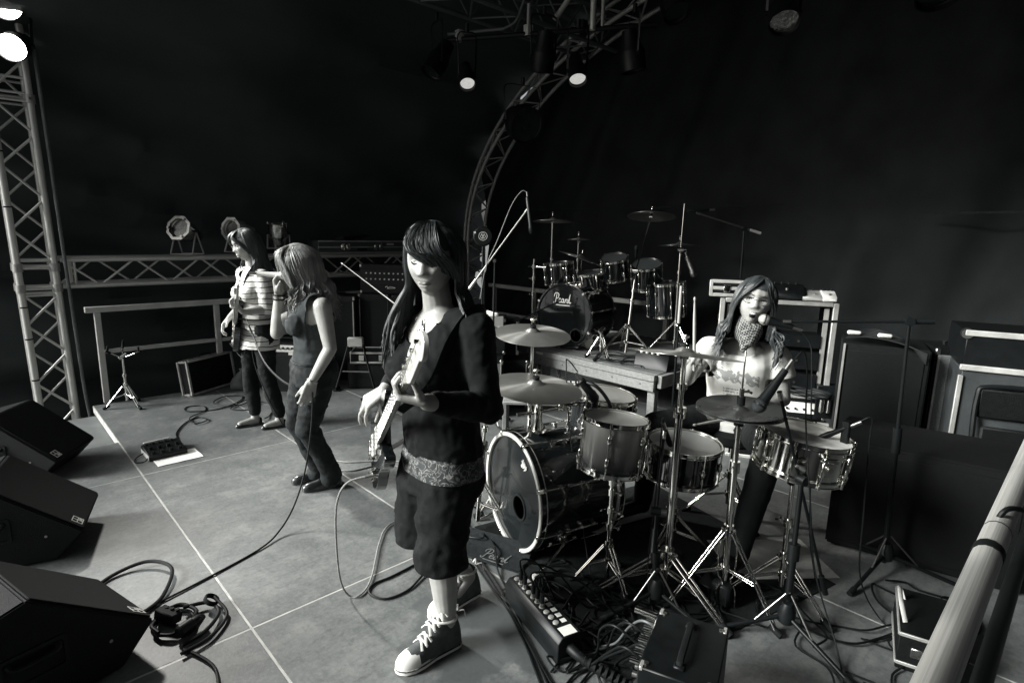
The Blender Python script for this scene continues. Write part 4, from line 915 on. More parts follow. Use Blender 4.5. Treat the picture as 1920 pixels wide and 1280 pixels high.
cym_stand('chrome tripod stand with a slanting boom at the right of the rear bass drum', (4.33, 3.05, RZ), (4.80, 3.17, 1.83), 0.30, 0.33, 0.75, 0.66, 0.013, boom=(4.47, 3.08, 1.30))
cym_stand('chrome stand of the splash cymbal above the rear snare', (4.55, 3.86, RZ), (4.53, 3.83, 1.58), 0.4, 0.25, 0.3, 0.7, 0.011)
cym_stand('chrome stand of the tilted cymbal over the rear bass drum', (4.70, 3.92, RZ), (4.62, 3.86, 1.405), 0.4, 0.25, 0.9, 0.7, 0.011)
hs = cym_stand('chrome hi-hat stand with a tall rod at the right of the rear kit', (4.62, 2.72, RZ), (4.83, 2.86, 1.56), 0.34, 0.30, 0.2, 0.7, 0.012, boom=(4.66, 2.75, 1.5))
rod(hs, 'pull_rod', (0.04, 0.03, 1.0), (0.05, 0.03, 1.40), 0.004, M_chrome)
snare_stand('chrome snare stand in front of the rear kit with a clamp on top', (4.16, 3.20, RZ), 0.26, 0.2, (0, 0, 1), False, 0.13)
cl = thing('clamp_arm', 'chrome cross arm with wing bolts at the left of the rear kit', 'drum hardware', (4.25, 4.13, RZ+0.78))
rod(cl, 'arm', (0, 0.1, 0), (0.1, -0.28, 0.0), 0.009, M_chrome); rod(cl, 'post', (0.0, 0.05, -0.76), (0.0, 0.05, 0.08), 0.0105, M_chrome)
for z in (0.0, -0.12, -0.28): rod(cl, 'clamp', (0, 0.05, z-0.02), (0, 0.05, z+0.02), 0.020, M_chrome); wing(cl, (-0.015, 0.06, z), (-1, 0.3, 0))
# microphones over the rear kit
boom_stand('silver boom stand holding the hanging microphone beside the arch', (3.02, 3.42, 0), (3.02, 3.40, 1.40), (3.185, 3.215, 1.80), (2.87, 3.54, 1.17), M_black_metal, boom_m=M_boom)
mic('dark microphone hanging tail-up from a silver boom beside the arch truss', (3.20, 3.185, 1.645), (0.10, -0.10, -1), 0.24, 0.022, M_mesh_dark, M_black_metal, 'pencil', wire=[(3.175, 3.21, 1.92), (3.14, 3.24, 1.93), (3.09, 3.30, 1.82), (3.02, 3.38, 1.55), (2.96, 3.44, 1.35), (2.93, 3.47, 1.1)], wm=M_cable_light)
ak = thing('emblem_disc', 'round black disc with a white ring emblem in front of the arch truss', 'sign', M=frame((3.26, 3.83, 1.585), (-0.66, -0.72, 0.12), (0.72, -0.66, 0)))
MB().lathe([(1e-5, 0.0), (0.075, 0.0), (0.085, -0.01), (0.085, -0.035), (1e-5, -0.04)], 36).build('disc', M_black_plastic, ak)
MB().lathe([(0.034, 0.001), (0.038, 0.001), (0.038, 0.003), (0.034, 0.003)], 32, close=True).build('ring', M_label, ak)
b = MB()
for k in range(3):
    a = pi/2+k*2*pi/3; b.lathe([(0.0115, 0.001), (0.0145, 0.001), (0.0145, 0.003), (0.0115, 0.003)], 18, Matrix.Translation((0.010*cos(a), 0.010*sin(a)+0.004, 0)), close=True)
b.build('ring', M_label, ak); put('lettering', text_mesh('lettering', 'AKG', 0.017, 0.0008), M_label, ak, M=Matrix.Translation((0, -0.019, 0.002)))
rod(ak, 'stem', (0, -0.06, -0.02), (0, -1.0, -0.02), 0.008, M_black_metal)
brick(ak, 'tag', (-0.07, 0.03, 0.004), (0.018, 0.016, 0.004), M_label)
boom_stand('tall black boom stand whose arm points left over the rear kit', (4.90, 2.27, 0), (4.87, 2.28, 1.69), (4.56, 2.56, 1.815), (4.97, 2.18, 1.655), M_black_metal, boom_m=M_steel)
mic('slim black microphone at the tip of the high boom over the rear kit', (4.53, 2.60, 1.83), (-0.5, 0.62, -0.06), 0.15, 0.012, M_mesh_dark, M_black_metal, 'pencil')
mic('silver microphone pointing down beside the rear hi-hat stand', (4.47, 2.50, 1.31), (0.35, -0.25, -0.9), 0.15, 0.026, M_mesh_dark, M_steel, 'pencil')
boom_stand('short black boom stand reaching towards the rear bass drum', (3.72, 3.76, 0), (3.78, 3.70, 0.86), (4.05, 3.62, 1.00), (3.50, 3.86, 0.74), M_black_metal, spread=0.24)
mic('black microphone at the left rear tom, standing upright', (4.82, 3.33, 1.50), (0, 0, 1), 0.14, 0.022, M_mesh_dark, M_black_metal, 'ball')
# stand of the white tube at the right of the riser
mp_ = thing('stand_tube', 'upright pole with a white sleeve standing right of the rear kit', 'stand', (4.12, 2.40, 0))
rod(mp_, 'pole', (0, 0, 0), (0, 0, 1.0), 0.010, M_black_metal); rod(mp_, 'sleeve', (0, 0, 0.93), (0, 0, 1.23), 0.0125, M_alu); rod(mp_, 'tape', (0, 0, 0.66), (0, 0, 0.70), 0.0125, M_label); MB().lathe([(0.11, 0), (0.11, 0.015), (0.03, 0.03), (0.02, 0.05)], 24).build('foot', M_black_metal, mp_)

# ------------------------------------------------------------------ amplifiers, racks and cases
def cabinet(label, loc, az, w, d, h, name='speaker_cabinet', cat='amplifier', grille=M_grille, corners=True, gz=(0.06, 0.94), logo=None, strip=None, legs=False):
    """local -y is the front"""
    t = thing(name, label, cat, loc, radians(az))
    MB().box((0, 0, h/2), (w, d, h)).build('box', M_tolex, t, bevel=0.008, seg=2)
    MB().box((0, -d/2-0.001, h*(gz[0]+gz[1])/2), (w-0.05, 0.006, h*(gz[1]-gz[0]))).build('grille', grille, t, bevel=0.002)
    for sx in (-1, 1):
        MB().box((sx*(w/2-0.019), -d/2-0.002, h*(gz[0]+gz[1])/2), (0.012, 0.007, h*(gz[1]-gz[0]))).build('piping', M_alu_dull, t)
        if corners:
            for sz in (0.02, h-0.02): MB().box((sx*(w/2-0.012), -d/2+0.012, sz), (0.03, 0.03, 0.044)).build('corner', M_steel, t, bevel=0.006)
    MB().tube([(-0.08, 0, h), (-0.07, 0, h+0.025), (0.07, 0, h+0.025), (0.08, 0, h)], 0.009, 8, 4).build('handle', M_rubber, t)
    return t
def head_amp(label, loc, az, w, d, h, face=M_black_metal, knobs=8, rows=1, kn=M_label, zface=0.55, logo=True):
    t = thing('amplifier', label, 'amplifier', loc, radians(az))
    MB().box((0, 0, h/2), (w, d, h)).build('box', M_tolex, t, bevel=0.006, seg=2)
    MB().box((0, -d/2-0.002, h*zface), (w-0.04, 0.006, h*0.5)).build('panel', face, t, bevel=0.0015)
    for j in range(rows):
        for i in range(knobs): rod(t, 'knob', (-w*0.36+w*0.72*i/(knobs-1), -d/2-0.004, h*(zface-0.05+0.2*j)), (-w*0.36+w*0.72*i/(knobs-1), -d/2-0.016, h*(zface-0.05+0.2*j)), 0.008, kn)
    for sx in (-1, 1):
        for sz in (0.015, h-0.015): MB().box((sx*(w/2-0.01), -d/2+0.01, sz), (0.026, 0.026, 0.034)).build('corner', M_steel, t, bevel=0.005)
    if logo:
        b = MB(); b.tube([(-0.05, 0, 0.0), (-0.03, 0, 0.012), (-0.02, 0, -0.005), (0.0, 0, 0.006), (0.03, 0, 0.004), (0.06, 0, -0.006), (-0.03, 0, -0.012)], 0.003, 6, 4); b.build('badge', M_label, t, M=Matrix.Translation((w*0.1, -d/2-0.006, h*0.22)))
    return t
CA = -50
cabinet('tall black speaker cabinet behind the bassist, under the amplifier with white lights', (3.35, 5.52, 0), CA, 0.58, 0.36, 0.94)
head_amp('black amplifier head with two rows of white knobs behind the bassist', (3.38, 5.56, 0.945), CA, 0.56, 0.30, 0.31, M_black_metal, 9, 2)
cabinet('second black speaker cabinet behind the boom stand, left of the tall one', (2.92, 5.86, 0), CA, 0.5, 0.34, 0.92)
combo = cabinet('small black combo amplifier with a pale knob panel behind the singer', (2.28, 5.72, 0), CA, 0.46, 0.26, 0.50, 'combo_amplifier', gz=(0.06, 0.74))
pn = MB().box((0, -0.133, 0.445), (0.42, 0.006, 0.07)).build('panel', M_label, combo, bevel=0.002)
for i in range(8): rod(pn, 'knob', (-0.17+0.048*i, -0.136, 0.45), (-0.17+0.048*i, -0.150, 0.45), 0.011, M_black_plastic)
brick(pn, 'badge', (0.12, -0.136, 0.395), (0.09, 0.004, 0.025), M_label)
# tilt-back stand with a small flight case
ts = thing('tilt_stand', 'folding black metal stand with splayed feet left of the bassist', 'stand', (2.78, 5.24, 0), radians(-45))
for s in (-1, 1):
    rod(ts, 'leg', (s*0.06, 0, 0.52), (s*0.20, -0.06, 0.015), 0.011, M_black_metal); rod(ts, 'foot', (s*0.20, -0.10, 0.015), (s*0.20, 0.02, 0.015), 0.018, M_rubber)
    rod(ts, 'leg', (s*0.06, 0, 0.52), (s*0.12, 0.35, 0.015), 0.011, M_black_metal)
MB().box((0, 0, 0.5), (0.16, 0.05, 0.10)).build('head_plate', M_alu_dull, ts, bevel=0.01); rod(ts, 'cross_bar', (-0.15, -0.035, 0.20), (0.15, -0.035, 0.20), 0.008, M_steel)
fc = thing('metal_edged_case', 'small case with bright metal edges lying behind the folding stand', 'case', (3.00, 5.28, 0.28), radians(-38))
MB().box((0, 0, 0.05), (0.42, 0.28, 0.10)).build('box', M_tolex, fc, bevel=0.003)
for z in (0.0, 0.1):
    for s in (-1, 1): MB().box((0, s*0.14, z), (0.43, 0.016, 0.018)).build('edge_strip', M_alu, fc, bevel=0.002)
for s in (-1, 1): MB().box((s*0.21, 0, 0.05), (0.014, 0.27, 0.12)).build('end_plate', M_alu_dull, fc, bevel=0.002)
brick(fc, 'latch', (0.1, -0.15, 0.05), (0.05, 0.012, 0.06), M_chrome); brick(fc, 'latch', (-0.1, -0.15, 0.05), (0.05, 0.012, 0.06), M_chrome)
lb_ = thing('low_cabinet', 'low black cabinet under the small metal-edged case', 'amplifier', (3.02, 5.30, 0), radians(-38)); MB().box((0, 0, 0.138), (0.50, 0.32, 0.272)).build('box', M_tolex, lb_, bevel=0.008, seg=2); MB().box((0, -0.161, 0.138), (0.46, 0.006, 0.22)).build('grille', M_grille, lb_)
boom_stand('silver boom stand slanting down behind the bassist at the left', (2.80, 4.70, 0), (2.76, 4.56, 1.03), (2.62, 5.16, 1.30), (2.79, 4.22, 0.875), M_black_metal, boom_m=M_boom, spread=0.24)
# cases on the lattice beam
fb = thing('flight_case', 'long flat black flight case with chrome latches on top of the lattice beam', 'case', (3.75, 6.62, 1.335))
MB().box((0, 0, 0.075), (1.5, 0.30, 0.15)).build('box', mat('grey_case_laminate', 0.05, 0.5, 0, .2, 8), fb, bevel=0.004)
for z in (0.008, 0.075, 0.145): MB().box((0, -0.152, z), (1.51, 0.01, 0.016)).build('edge_strip', M_alu_dull, fb, bevel=0.002)
for x in (-0.45, -0.38, 0.0, 0.07, 0.45): MB().box((x, -0.16, 0.08), (0.045, 0.012, 0.075)).build('latch', M_chrome, fb, bevel=0.003)
brick(fb, 'label', (0.2, -0.160, 0.11), (0.10, 0.003, 0.022), M_label); brick(fb, 'handle', (-0.2, -0.165, 0.05), (0.12, 0.03, 0.03), M_black_plastic)
tg_ = MB()
for s in range(5): tg_.tube(coil((3.35+0.06*s, 6.60), 0.13, 0.08, 1.2, 0.008, 1.485+0.012*s, 0.3, s+20), 0.008, 6, 3)
tag(tg_.build('cable_heap', M_cable), 'heap of black cable lying on the flat flight case', 'cable')

# rack side, right of the drummer
rc = thing('rack_case', 'tall black equipment rack with bright metal corner rails behind the drummer', 'rack', (4.36, 1.76, 0.0), radians(-61))
RW, RD, RZ0, RZ1 = 0.74, 0.42, 0.50, 1.17
for s in (-1, 1):
    MB().box((s*(RW/2-0.01), 0, (RZ0+RZ1)/2), (0.02, RD, RZ1-RZ0)).build('side_panel', M_tolex, rc)
    MB().box((s*RW/2, -RD/2, (RZ0+RZ1)/2), (0.036, 0.036, RZ1-RZ0+0.02)).build('edge_strip', M_alu_dull, rc, bevel=0.004)
    MB().box((s*(RW/2-0.05), -RD/2+0.02, (RZ0+RZ1)/2), (0.03, 0.012, RZ1-RZ0-0.06)).build('rack_rail', M_alu_dull, rc)
for z in (RZ0, RZ1): 
    MB().box((0, 0, z), (RW-0.04, RD, 0.02)).build('end_panel', M_tolex, rc); MB().box((0, -RD/2, z), (RW-0.036, 0.036, 0.030)).build('edge_strip', M_alu_dull, rc, bevel=0.004)
for k, (z, hh_) in enumerate(((RZ0+0.10, 0.13), (RZ0+0.26, 0.13), (RZ0+0.40, 0.09))):
    u = MB().box((0, -RD/2+0.10, z), (RW-0.14, 0.2, hh_)).build('rack_unit', M_black_metal, rc, bevel=0.003)
    for i in range(7): rod(u, 'knob', (-0.2+0.06*i, -RD/2-0.004, z), (-0.2+0.06*i, -RD/2+0.004, z), 0.009, M_steel if i % 3 == 0 else M_black_plastic)
for z in (RZ0+0.18, RZ1-0.14): MB().lathe([(0.04, 0), (0.04, 0.01), (0.02, 0.02)], 16, frame((-RW/2-0.002, -RD/2+0.08, z), (-1, -0.3, 0))).build('butterfly_catch', M_chrome, rc)
wa = head_amp('white fronted amplifier head with dark knobs under the rack', (4.33, 1.66, 0.335), -61, 0.62, 0.30, 0.16, M_white, 9, 1, M_black_plastic, 0.52, False)
cs = thing('metal_edged_case', 'black case with bright metal edges standing under the white fronted amplifier', 'case', (4.33, 1.66, 0.0), radians(-61))
MB().box((0, 0, 0.165), (0.66, 0.36, 0.32)).build('box', M_tolex, cs, bevel=0.003)
for z in (0.012, 0.318): MB().box((0, -0.18, z), (0.67, 0.02, 0.024)).build('edge_strip', M_alu, cs, bevel=0.003)
for s in (-1, 1): MB().box((s*0.325, -0.18, 0.165), (0.024, 0.02, 0.285)).build('edge_strip', M_alu, cs, bevel=0.003)
MB().box((0, -0.186, 0.17), (0.14, 0.012, 0.06)).build('handle_plate', M_black_plastic, cs, bevel=0.003)
si = thing('flat_silver_case', 'flat silver case lying on the rack left of the drummer', 'case', (4.24, 2.02, 1.186), radians(-61))
MB().box((0, 0, 0.06), (0.34, 0.3, 0.11)).build('box', M_tolex, si, bevel=0.003)
for z in (0.01, 0.06, 0.11): MB().box((0, -0.152, z), (0.35, 0.014, 0.024)).build('edge_strip', M_alu, si, bevel=0.003)
for s in (-1, 1): MB().box((s*0.17, -0.152, 0.06), (0.026, 0.016, 0.12)).build('corner', M_alu, si, bevel=0.004)
for s in (-.06, .07): MB().box((s, -0.162, 0.06), (0.045, 0.012, 0.05)).build('latch', M_chrome, si, bevel=0.003)
# pedals on the rack
def pedal_box(label, loc, az, w, d, h, m, knobs=3):
    t = thing('effects_pedal', label, 'effects pedal', loc, radians(az)); MB().prism([(-d/2, 0), (d/2, 0), (d/2, h), (d*0.1, h*0.95), (-d/2, h*0.45)], w, Matrix(((0, 0, 1, -w/2), (1, 0, 0, 0), (0, 1, 0, 0), (0, 0, 0, 1)))).build('housing', m, t, bevel=0.004)
    for i in range(knobs): rod(t, 'knob', (-w*0.3+w*0.6*i/max(1, knobs-1), d*0.3, h), (-w*0.3+w*0.6*i/max(1, knobs-1), d*0.3, h+0.014), 0.008, M_black_plastic)
    rod(t, 'foot_switch', (0, -d*0.22, h*0.6), (0, -d*0.22, h*0.78), 0.012, M_steel); return t
pedal_box('black multi-effects unit on the rack right of the drummer', (4.35, 1.68, 1.185), -61, 0.24, 0.2, 0.10, M_black_metal, 4)
pedal_box('grey flat pedal between the black unit and the pale one on the rack', (4.42, 1.51, 1.185), -61, 0.17, 0.16, 0.065, M_alu_dull, 3)
pedal_box('pale effects pedal at the right end of the rack top', (4.44, 1.42, 1.185), -58, 0.09, 0.12, 0.07, M_label, 3)
cable('coil of black cable hanging on the rack right of the drummer', coil((4.10, 1.36), 0.07, 0.13, 3.2, 0.009, 0.55, 0.2, 9), 0.009)
bpx = thing('valve_amplifier', 'open black amplifier with glinting tubes beside the cable coil', 'amplifier', (4.30, 1.26, 0.36), radians(-61)); MB().box((0, 0.1, 0.12), (0.2, 0.1, 0.24)).build('box', M_black_metal, bpx, bevel=0.004)
for k in range(4): rod(bpx, 'valve', (-0.07+0.045*k, 0.0, 0.06), (-0.07+0.045*k, 0.0, 0.15), 0.015, M_chrome)
# side-fill speaker with the square emblem
sf = thing('side_speaker', 'black speaker with a square white emblem standing right of the drummer', 'speaker', (4.22, 0.99, 0.0), radians(-72))
SW, SH, SD = 0.46, 0.98, 0.42
MB().prism([(-SW/2, 0), (SW/2, 0), (SW/2, SD), (-SW/2, SD)], SH, Matrix(((1, 0, 0, 0), (0, 1, 0, -SD/2), (0, 0, 1, 0), (0, 0, 0, 1)))).build('cabinet', M_monitor, sf, bevel=0.008, seg=2)
MB().box((0, -SD/2-0.003, SH*0.53), (SW-0.06, 0.008, SH-0.14)).build('grille', M_foam, sf, bevel=0.002)
emblem(sf, Matrix(((1, 0, 0, 0.155), (0, 0, -1, -SD/2-0.0082), (0, 1, 0, 0.23), (0, 0, 0, 1))), 0.055)
MB().box((-SW/2+0.01, -SD/2-0.006, SH*0.55), (0.012, 0.012, SH-0.1)).build('edge_strip', M_alu_dull, sf)
# loom of cables on the speaker
lm = MB()
for k in range(7): lm.tube([(4.05+0.03*k, 1.16, 1.0+0.004*k), (4.0+0.02*k, 1.02, 1.03+0.006*k), (3.98+0.02*k, 0.85, 1.02), (3.95, 0.7, 0.98-0.01*k)], 0.006, 6, 6)
tag(lm.build('cable_loom', M_cable), 'loom of black cables lying over the speaker with the square emblem', 'cable')
for p in ((4.0, 1.13, 1.045), (3.99, 0.96, 1.05)): 
    o = MB().cap(p, Vector(p)+Vector((0.02, -0.05, 0.0)), 0.014, 0.012).build('plug', M_label); tag(o, 'pale plug in the cable loom, ' + ('left one' if p[1] > 1 else 'right one'), 'plug')
gf = cabinet('grey fronted amplifier cabinet seen edge-on at the right behind the stand', (4.46, 0.64, 0.30), -58, 0.36, 0.3, 0.68, grille=mat('grey_grille_cloth', 0.13, 0.85, 0, 0.3, 150, bump=0.4, bscale=500), corners=True)
gb_ = thing('low_cabinet', 'black cabinet standing under the grey fronted amplifier', 'amplifier', (4.46, 0.64, 0.0), radians(-58)); MB().box((0, 0, 0.148), (0.42, 0.34, 0.296)).build('box', M_tolex, gb_, bevel=0.006); MB().box((0, -0.172, 0.148), (0.38, 0.006, 0.24)).build('grille', M_grille, gb_)
fl = thing('flight_case', 'big black flight case with bright edge strips and a taped label at the right', 'case', (4.30, 0.16, 0.0), radians(-72))
FW, FD = 0.95, 0.5
MB().box((0, 0, 1.04), (FW, FD, 0.20)).build('lid', M_black_metal, fl, bevel=0.004); MB().box((0, 0, 0.47), (FW-0.01, FD-0.01, 0.92)).build('box', mat('worn_case_laminate', 0.042, 0.6, 0, 0.35, 5, bump=.1), fl, bevel=0.004)
for z in (1.135, 0.945): MB().box((0, -FD/2-0.004, z), (FW+0.02, 0.02, 0.030)).build('edge_strip', M_alu, fl, bevel=0.003)
for s in (-1, 1): MB().box((s*FW/2, -FD/2-0.004, 0.45), (0.024, 0.02, 0.9)).build('edge_strip', M_alu_dull, fl, bevel=0.003)
tp_ = MB().box((0, 0, 0), (0.15, 0.002, 0.042)).build('tape', M_label, fl, M=Matrix.Translation((-0.05, -FD/2-0.006, 1.075)) @ Matrix.Rotation(radians(3), 4, 'Y'))
put('lettering', text_mesh('lettering', 'BACK', 0.034, 0.0006), M_black_plastic, tp_, M=Matrix(((1, 0, 0, -0.015), (0, 0, -1, -0.0018), (0, 1, 0, 0), (0, 0, 0, 1))))
MB().prism([(-0.05, 0), (0.05, 0), (0.02, 0.045), (-0.005, 0.05)], 0.004, Matrix(((1, 0, 0, -0.04), (0, 0, -1, -FD/2-0.012), (0, 1, 0, 0.962), (0, 0, 0, 1)))).build('hinge_flap', M_label, fl)
rod(fl, 'corner_ball', (-FW/2, -FD/2-0.01, 1.13), (-FW/2, -FD/2+0.03, 1.13), 0.028, M_steel)
chr_ = thing('folding_chair', 'dark folded tubular chair leaning before the big flight case', 'chair', (3.93, 0.24, 0), radians(-70))
MB().tube([(-0.2, 0.05, 0.0), (-0.2, 0.02, 0.45), (-0.2, 0.06, 0.78), (-0.15, 0.07, 0.85), (0.15, 0.07, 0.85), (0.2, 0.06, 0.78), (0.2, 0.02, 0.45), (0.2, 0.05, 0.0)], 0.014, 8, 6).build('frame', M_black_metal, chr_)
MB().box((0, 0.065, 0.76), (0.38, 0.02, 0.16)).build('backrest', M_tolex, chr_, bevel=0.008); MB().box((0, -0.005, 0.47), (0.36, 0.03, 0.36)).build('seat', M_tolex, chr_, bevel=0.01)
for s in (-1, 1): rod(chr_, 'leg', (s*0.17, -0.0, 0.6), (s*0.17, -0.05, 0.0), 0.012, M_black_metal)
# drummer's vocal stand
boom_stand('black boom stand at the right whose long arm reaches the drummer\'s mouth', (3.13, 0.60, 0), (3.06, 0.63, 1.262), (2.83, 1.085, 1.225), (3.10, 0.545, 1.268), M_black_metal, spread=0.33, az=0.9)
mic('microphone with a pale ball grille at the drummer\'s mouth', (2.795, 1.165, 1.228), (-0.33, 0.62, 0.16), 0.13, 0.027, mat('pale_mic_grille', 0.4, .4, .6, .4, 200, bump=.5, bscale=500), M_black_metal, 'ball', wire=[(2.88, 1.03, 1.19), (2.9, 0.98, 1.12), (2.87, 0.95, 1.0), (2.84, 0.92, 0.8), (2.86, .9, .55), (2.84, .86, .2), (2.8, .8, .01)])
# microphones of the front kit
boom_stand('black boom stand leaning in front of the snare drum', (2.28, 0.74, 0), (2.36, 0.77, 0.66), (2.235, 0.845, 1.03), (2.58, 0.69, 0.09), M_black_metal, spread=0.30, az=0.2, r=0.015)
mic('black ball microphone slanting down over the hi-hat', (2.155, 0.885, 0.985), (-0.40, 0.22, -0.62), 0.17, 0.027, M_mesh_dark, M_black_metal, 'ball', wire=[(2.27, 0.82, 1.16), (2.31, 0.80, 1.19), (2.34, 0.79, 1.1), (2.36, .78, .9), (2.33, .72, .6), (2.36, .68, .3), (2.3, .55, .05), (2.1, .45, .01)])
mic('short black microphone aimed at the tom behind the big cymbal', (2.27, 1.78, 0.80), (0.35, -0.25, -0.55), 0.11, 0.026, M_mesh_dark, M_black_metal, 'pencil', wire=[(2.20, 1.83, 0.93), (2.16, 1.86, 0.99), (2.12, 1.84, 0.97), (2.11, 1.80, 0.7), (2.10, 1.74, 0.45), (2.08, 1.66, .2), (2.02, 1.55, .01)])
gn = MB(); gn.tube([(2.23, 1.81, 0.88), (2.25, 1.74, 0.86), (2.30, 1.70, 0.78), (2.33, 1.70, 0.70)], 0.010, 8, 6); tag(gn.build('mic_clip', M_black_plastic), 'black clamp holding the short microphone to the tom rim', 'clamp')
mic('thin black microphone at the black shallow drum', (2.33, 1.36, 0.66), (0.5, 0.02, -0.75), 0.09, 0.014, M_mesh_dark, M_black_metal, 'pencil', wire=[(2.26, 1.355, 0.76), (2.24, 1.35, 0.80), (2.22, 1.34, 0.77), (2.20, 1.33, .6), (2.14, 1.30, .42), (2.07, 1.27, .2), (2.02, 1.22, .04), (1.95, 1.15, .01)])
boom_stand('low black boom stand in front of the sunburst tom', (2.02, 1.19, 0), (2.10, 1.265, 0.42), (2.27, 1.355, 0.72), (2.02, 1.22, 0.27), M_black_metal, spread=0.26, az=0.6, r=0.013)
mic('small black microphone clipped over the snare drum', (2.57, 0.765, 0.80), (-0.2, 0.5, -0.35), 0.10, 0.013, M_mesh_dark, M_black_metal, 'pencil', wire=[(2.61, 0.66, 0.88), (2.63, 0.62, 0.9), (2.64, 0.62, 0.8), (2.62, 0.60, .5), (2.63, 0.58, .2), (2.70, 0.50, .01), (2.6, .35, .01)])
cp = MB().box((2.60, 0.70, 0.82), (0.03, 0.03, 0.11)).build('mic_clip', M_black_plastic, None, bevel=0.004); tag(cp, 'black clamp holding the small microphone to the snare rim', 'clamp')

# ------------------------------------------------------------------ near boxes
sb = thing('stage_box', 'long black connector box with a row of plugs on the deck before the drums', 'stage box', (1.575, 1.455, 0), radians(-105.5))
MB().prism([(-0.055, 0), (0.055, 0), (0.05, 0.115), (-0.035, 0.115), (-0.055, 0.09)], 0.44, Matrix(((0, 0, 1, -0.22), (1, 0, 0, 0), (0, 1, 0, 0), (0, 0, 0, 1)))).build('housing', M_black_metal, sb, bevel=0.003)
for i in range(10):
    x = -0.19+0.036*i
    so = MB().lathe([(1e-5, 0.005), (0.010, 0.005), (0.012, 0.004), (0.013, 0.0)], 14).build('socket', M_alu_dull, sb, loc=(x, -0.012, 0.115))
    brick(sb, 'channel_label', (x, 0.022, 0.1158), (0.022, 0.022, 0.001), M_label)
    if i in (1, 2, 4, 5, 6): rod(sb, 'plug', (x, -0.012, 0.12), (x, -0.012, 0.175), 0.0095, M_black_plastic); rod(sb, 'plug_sleeve', (x, -0.012, 0.12), (x, -0.012, 0.135), 0.0105, M_steel)
brick(sb, 'name_plate', (0.19, 0.005, 0.1158), (0.05, 0.06, 0.001), M_label)
MB().tube([(0.20, 0.0, 0.06), (0.26, 0.01, 0.055), (0.33, 0.05, 0.03), (0.42, 0.10, 0.02), (0.52, 0.16, 0.02)], [0.024, 0.020, 0.016, 0.014, 0.014], 10, 6).build('multicore_tail', M_cable, sb)
for i in range(12): 
    a = 0.28+0.02*i; rod(sb, 'strain_ring', (a, 0.02+(a-0.28)*0.55, 0.047-(a-.28)*.12), (a+0.008, 0.025+(a-0.28)*0.55, 0.046-(a-.28)*.12), 0.019, M_rubber)
bb = thing('monitor_box', 'black road box with a strap handle at the bottom edge of the picture', 'stage box', (1.565, 0.80, 0), radians(20))
MB().box((0, 0, 0.155), (0.32, 0.235, 0.30)).build('box', M_black_metal, bb, bevel=0.004)
MB().tube([(-0.10, -0.0, 0.305), (-0.09, 0.0, 0.325), (0.09, 0.0, 0.325), (0.10, 0.0, 0.305)], 0.011, 8, 4, flat=0.6).build('strap_handle', M_rubber, bb)
for s in (-1, 1): MB().box((s*0.105, 0, 0.309), (0.03, 0.035, 0.012)).build('handle_cap', M_black_plastic, bb, bevel=0.004)
for x, y in ((0.135, -0.095), (0.135, 0.095), (-0.135, 0.095), (-.135, -.095)):
    rod(bb, 'screw', (x, y, 0.304), (x, y, 0.309), 0.008, M_steel); MB().box((x+.008*(1 if x > 0 else -1), y+0.012*(1 if y > 0 else -1), 0.30), (0.035, 0.012, 0.014)).build('corner', M_alu_dull, bb, bevel=0.002)
for i in range(7):
    rod(bb, 'jack_plug', (0.12-0.036*i, 0.117, 0.27), (0.12-0.036*i, 0.155, 0.27), 0.009, M_chrome)
    rod(bb, 'jack_plug', (0.12-0.036*i, 0.117, 0.22), (0.12-0.036*i, 0.145, 0.22), 0.009, M_steel)
rod(bb, 'plug_body', (0.13, 0.12, 0.285), (0.14, 0.20, 0.285), 0.014, M_chrome)
nr = thing('near_guard_rail', 'thick pale tube rail running along the near stage edge at the lower right', 'railing', (0.5, 0.113, 0))
rod(nr, 'top_tube', (0, 0, 0.86), (5.0, 0.06, 0.86), 0.031, mat('pale_tube_paint', 0.42, 0.45, 0.1, 0.25, 9, bump=.05))
rod(nr, 'strap', (1.24, 0.015, 0.86), (1.28, 0.0155, 0.86), 0.0335, M_rubber); rod(nr, 'joint_line', (1.415, 0.017, 0.86), (1.42, 0.0171, 0.86), 0.0318, M_rubber)
rod(nr, 'mid_tube', (0, -0.045, 0.70), (5.0, 0.01, 0.70), 0.019, M_black_metal)
for x in (0.02, 4.6): rod(nr, 'post', (x, -0.03, 0.0), (x, -0.03, 0.84), 0.022, M_black_metal)
cable('black cable slung over the near tube rail', [(2.02, 0.16, 0.5), (1.98, 0.15, 0.75), (1.96, 0.13, 0.9), (2.03, 0.09, 0.90), (2.1, 0.05, 0.85), (2.2, 0.04, 0.6)], 0.007)
bc = thing('metal_edged_case', 'small dark case with metal edges on the deck beside the near rail', 'case', (2.62, 0.33, 0), radians(15))
MB().box((0, 0, 0.08), (0.34, 0.2, 0.155)).build('box', M_tolex, bc, bevel=0.003)
for z in (0.03, 0.15): MB().box((-0.0, 0.101, z), (0.345, 0.008, 0.014)).build('edge_strip', M_alu_dull, bc, bevel=0.002); MB().box((-0.171, 0.0, z), (0.008, 0.2, 0.014)).build('edge_strip', M_alu_dull, bc, bevel=0.002)
MB().box((-0.176, 0.03, 0.09), (0.012, 0.06, 0.04)).build('latch', M_steel, bc, bevel=0.003)
MB().tube([(-0.10, 0.08, 0.16), (-0.06, 0.1, 0.22), (0.05, 0.1, 0.22), (0.08, 0.08, 0.16)], 0.010, 8, 5, flat=0.3).build('strap', M_label, bc)
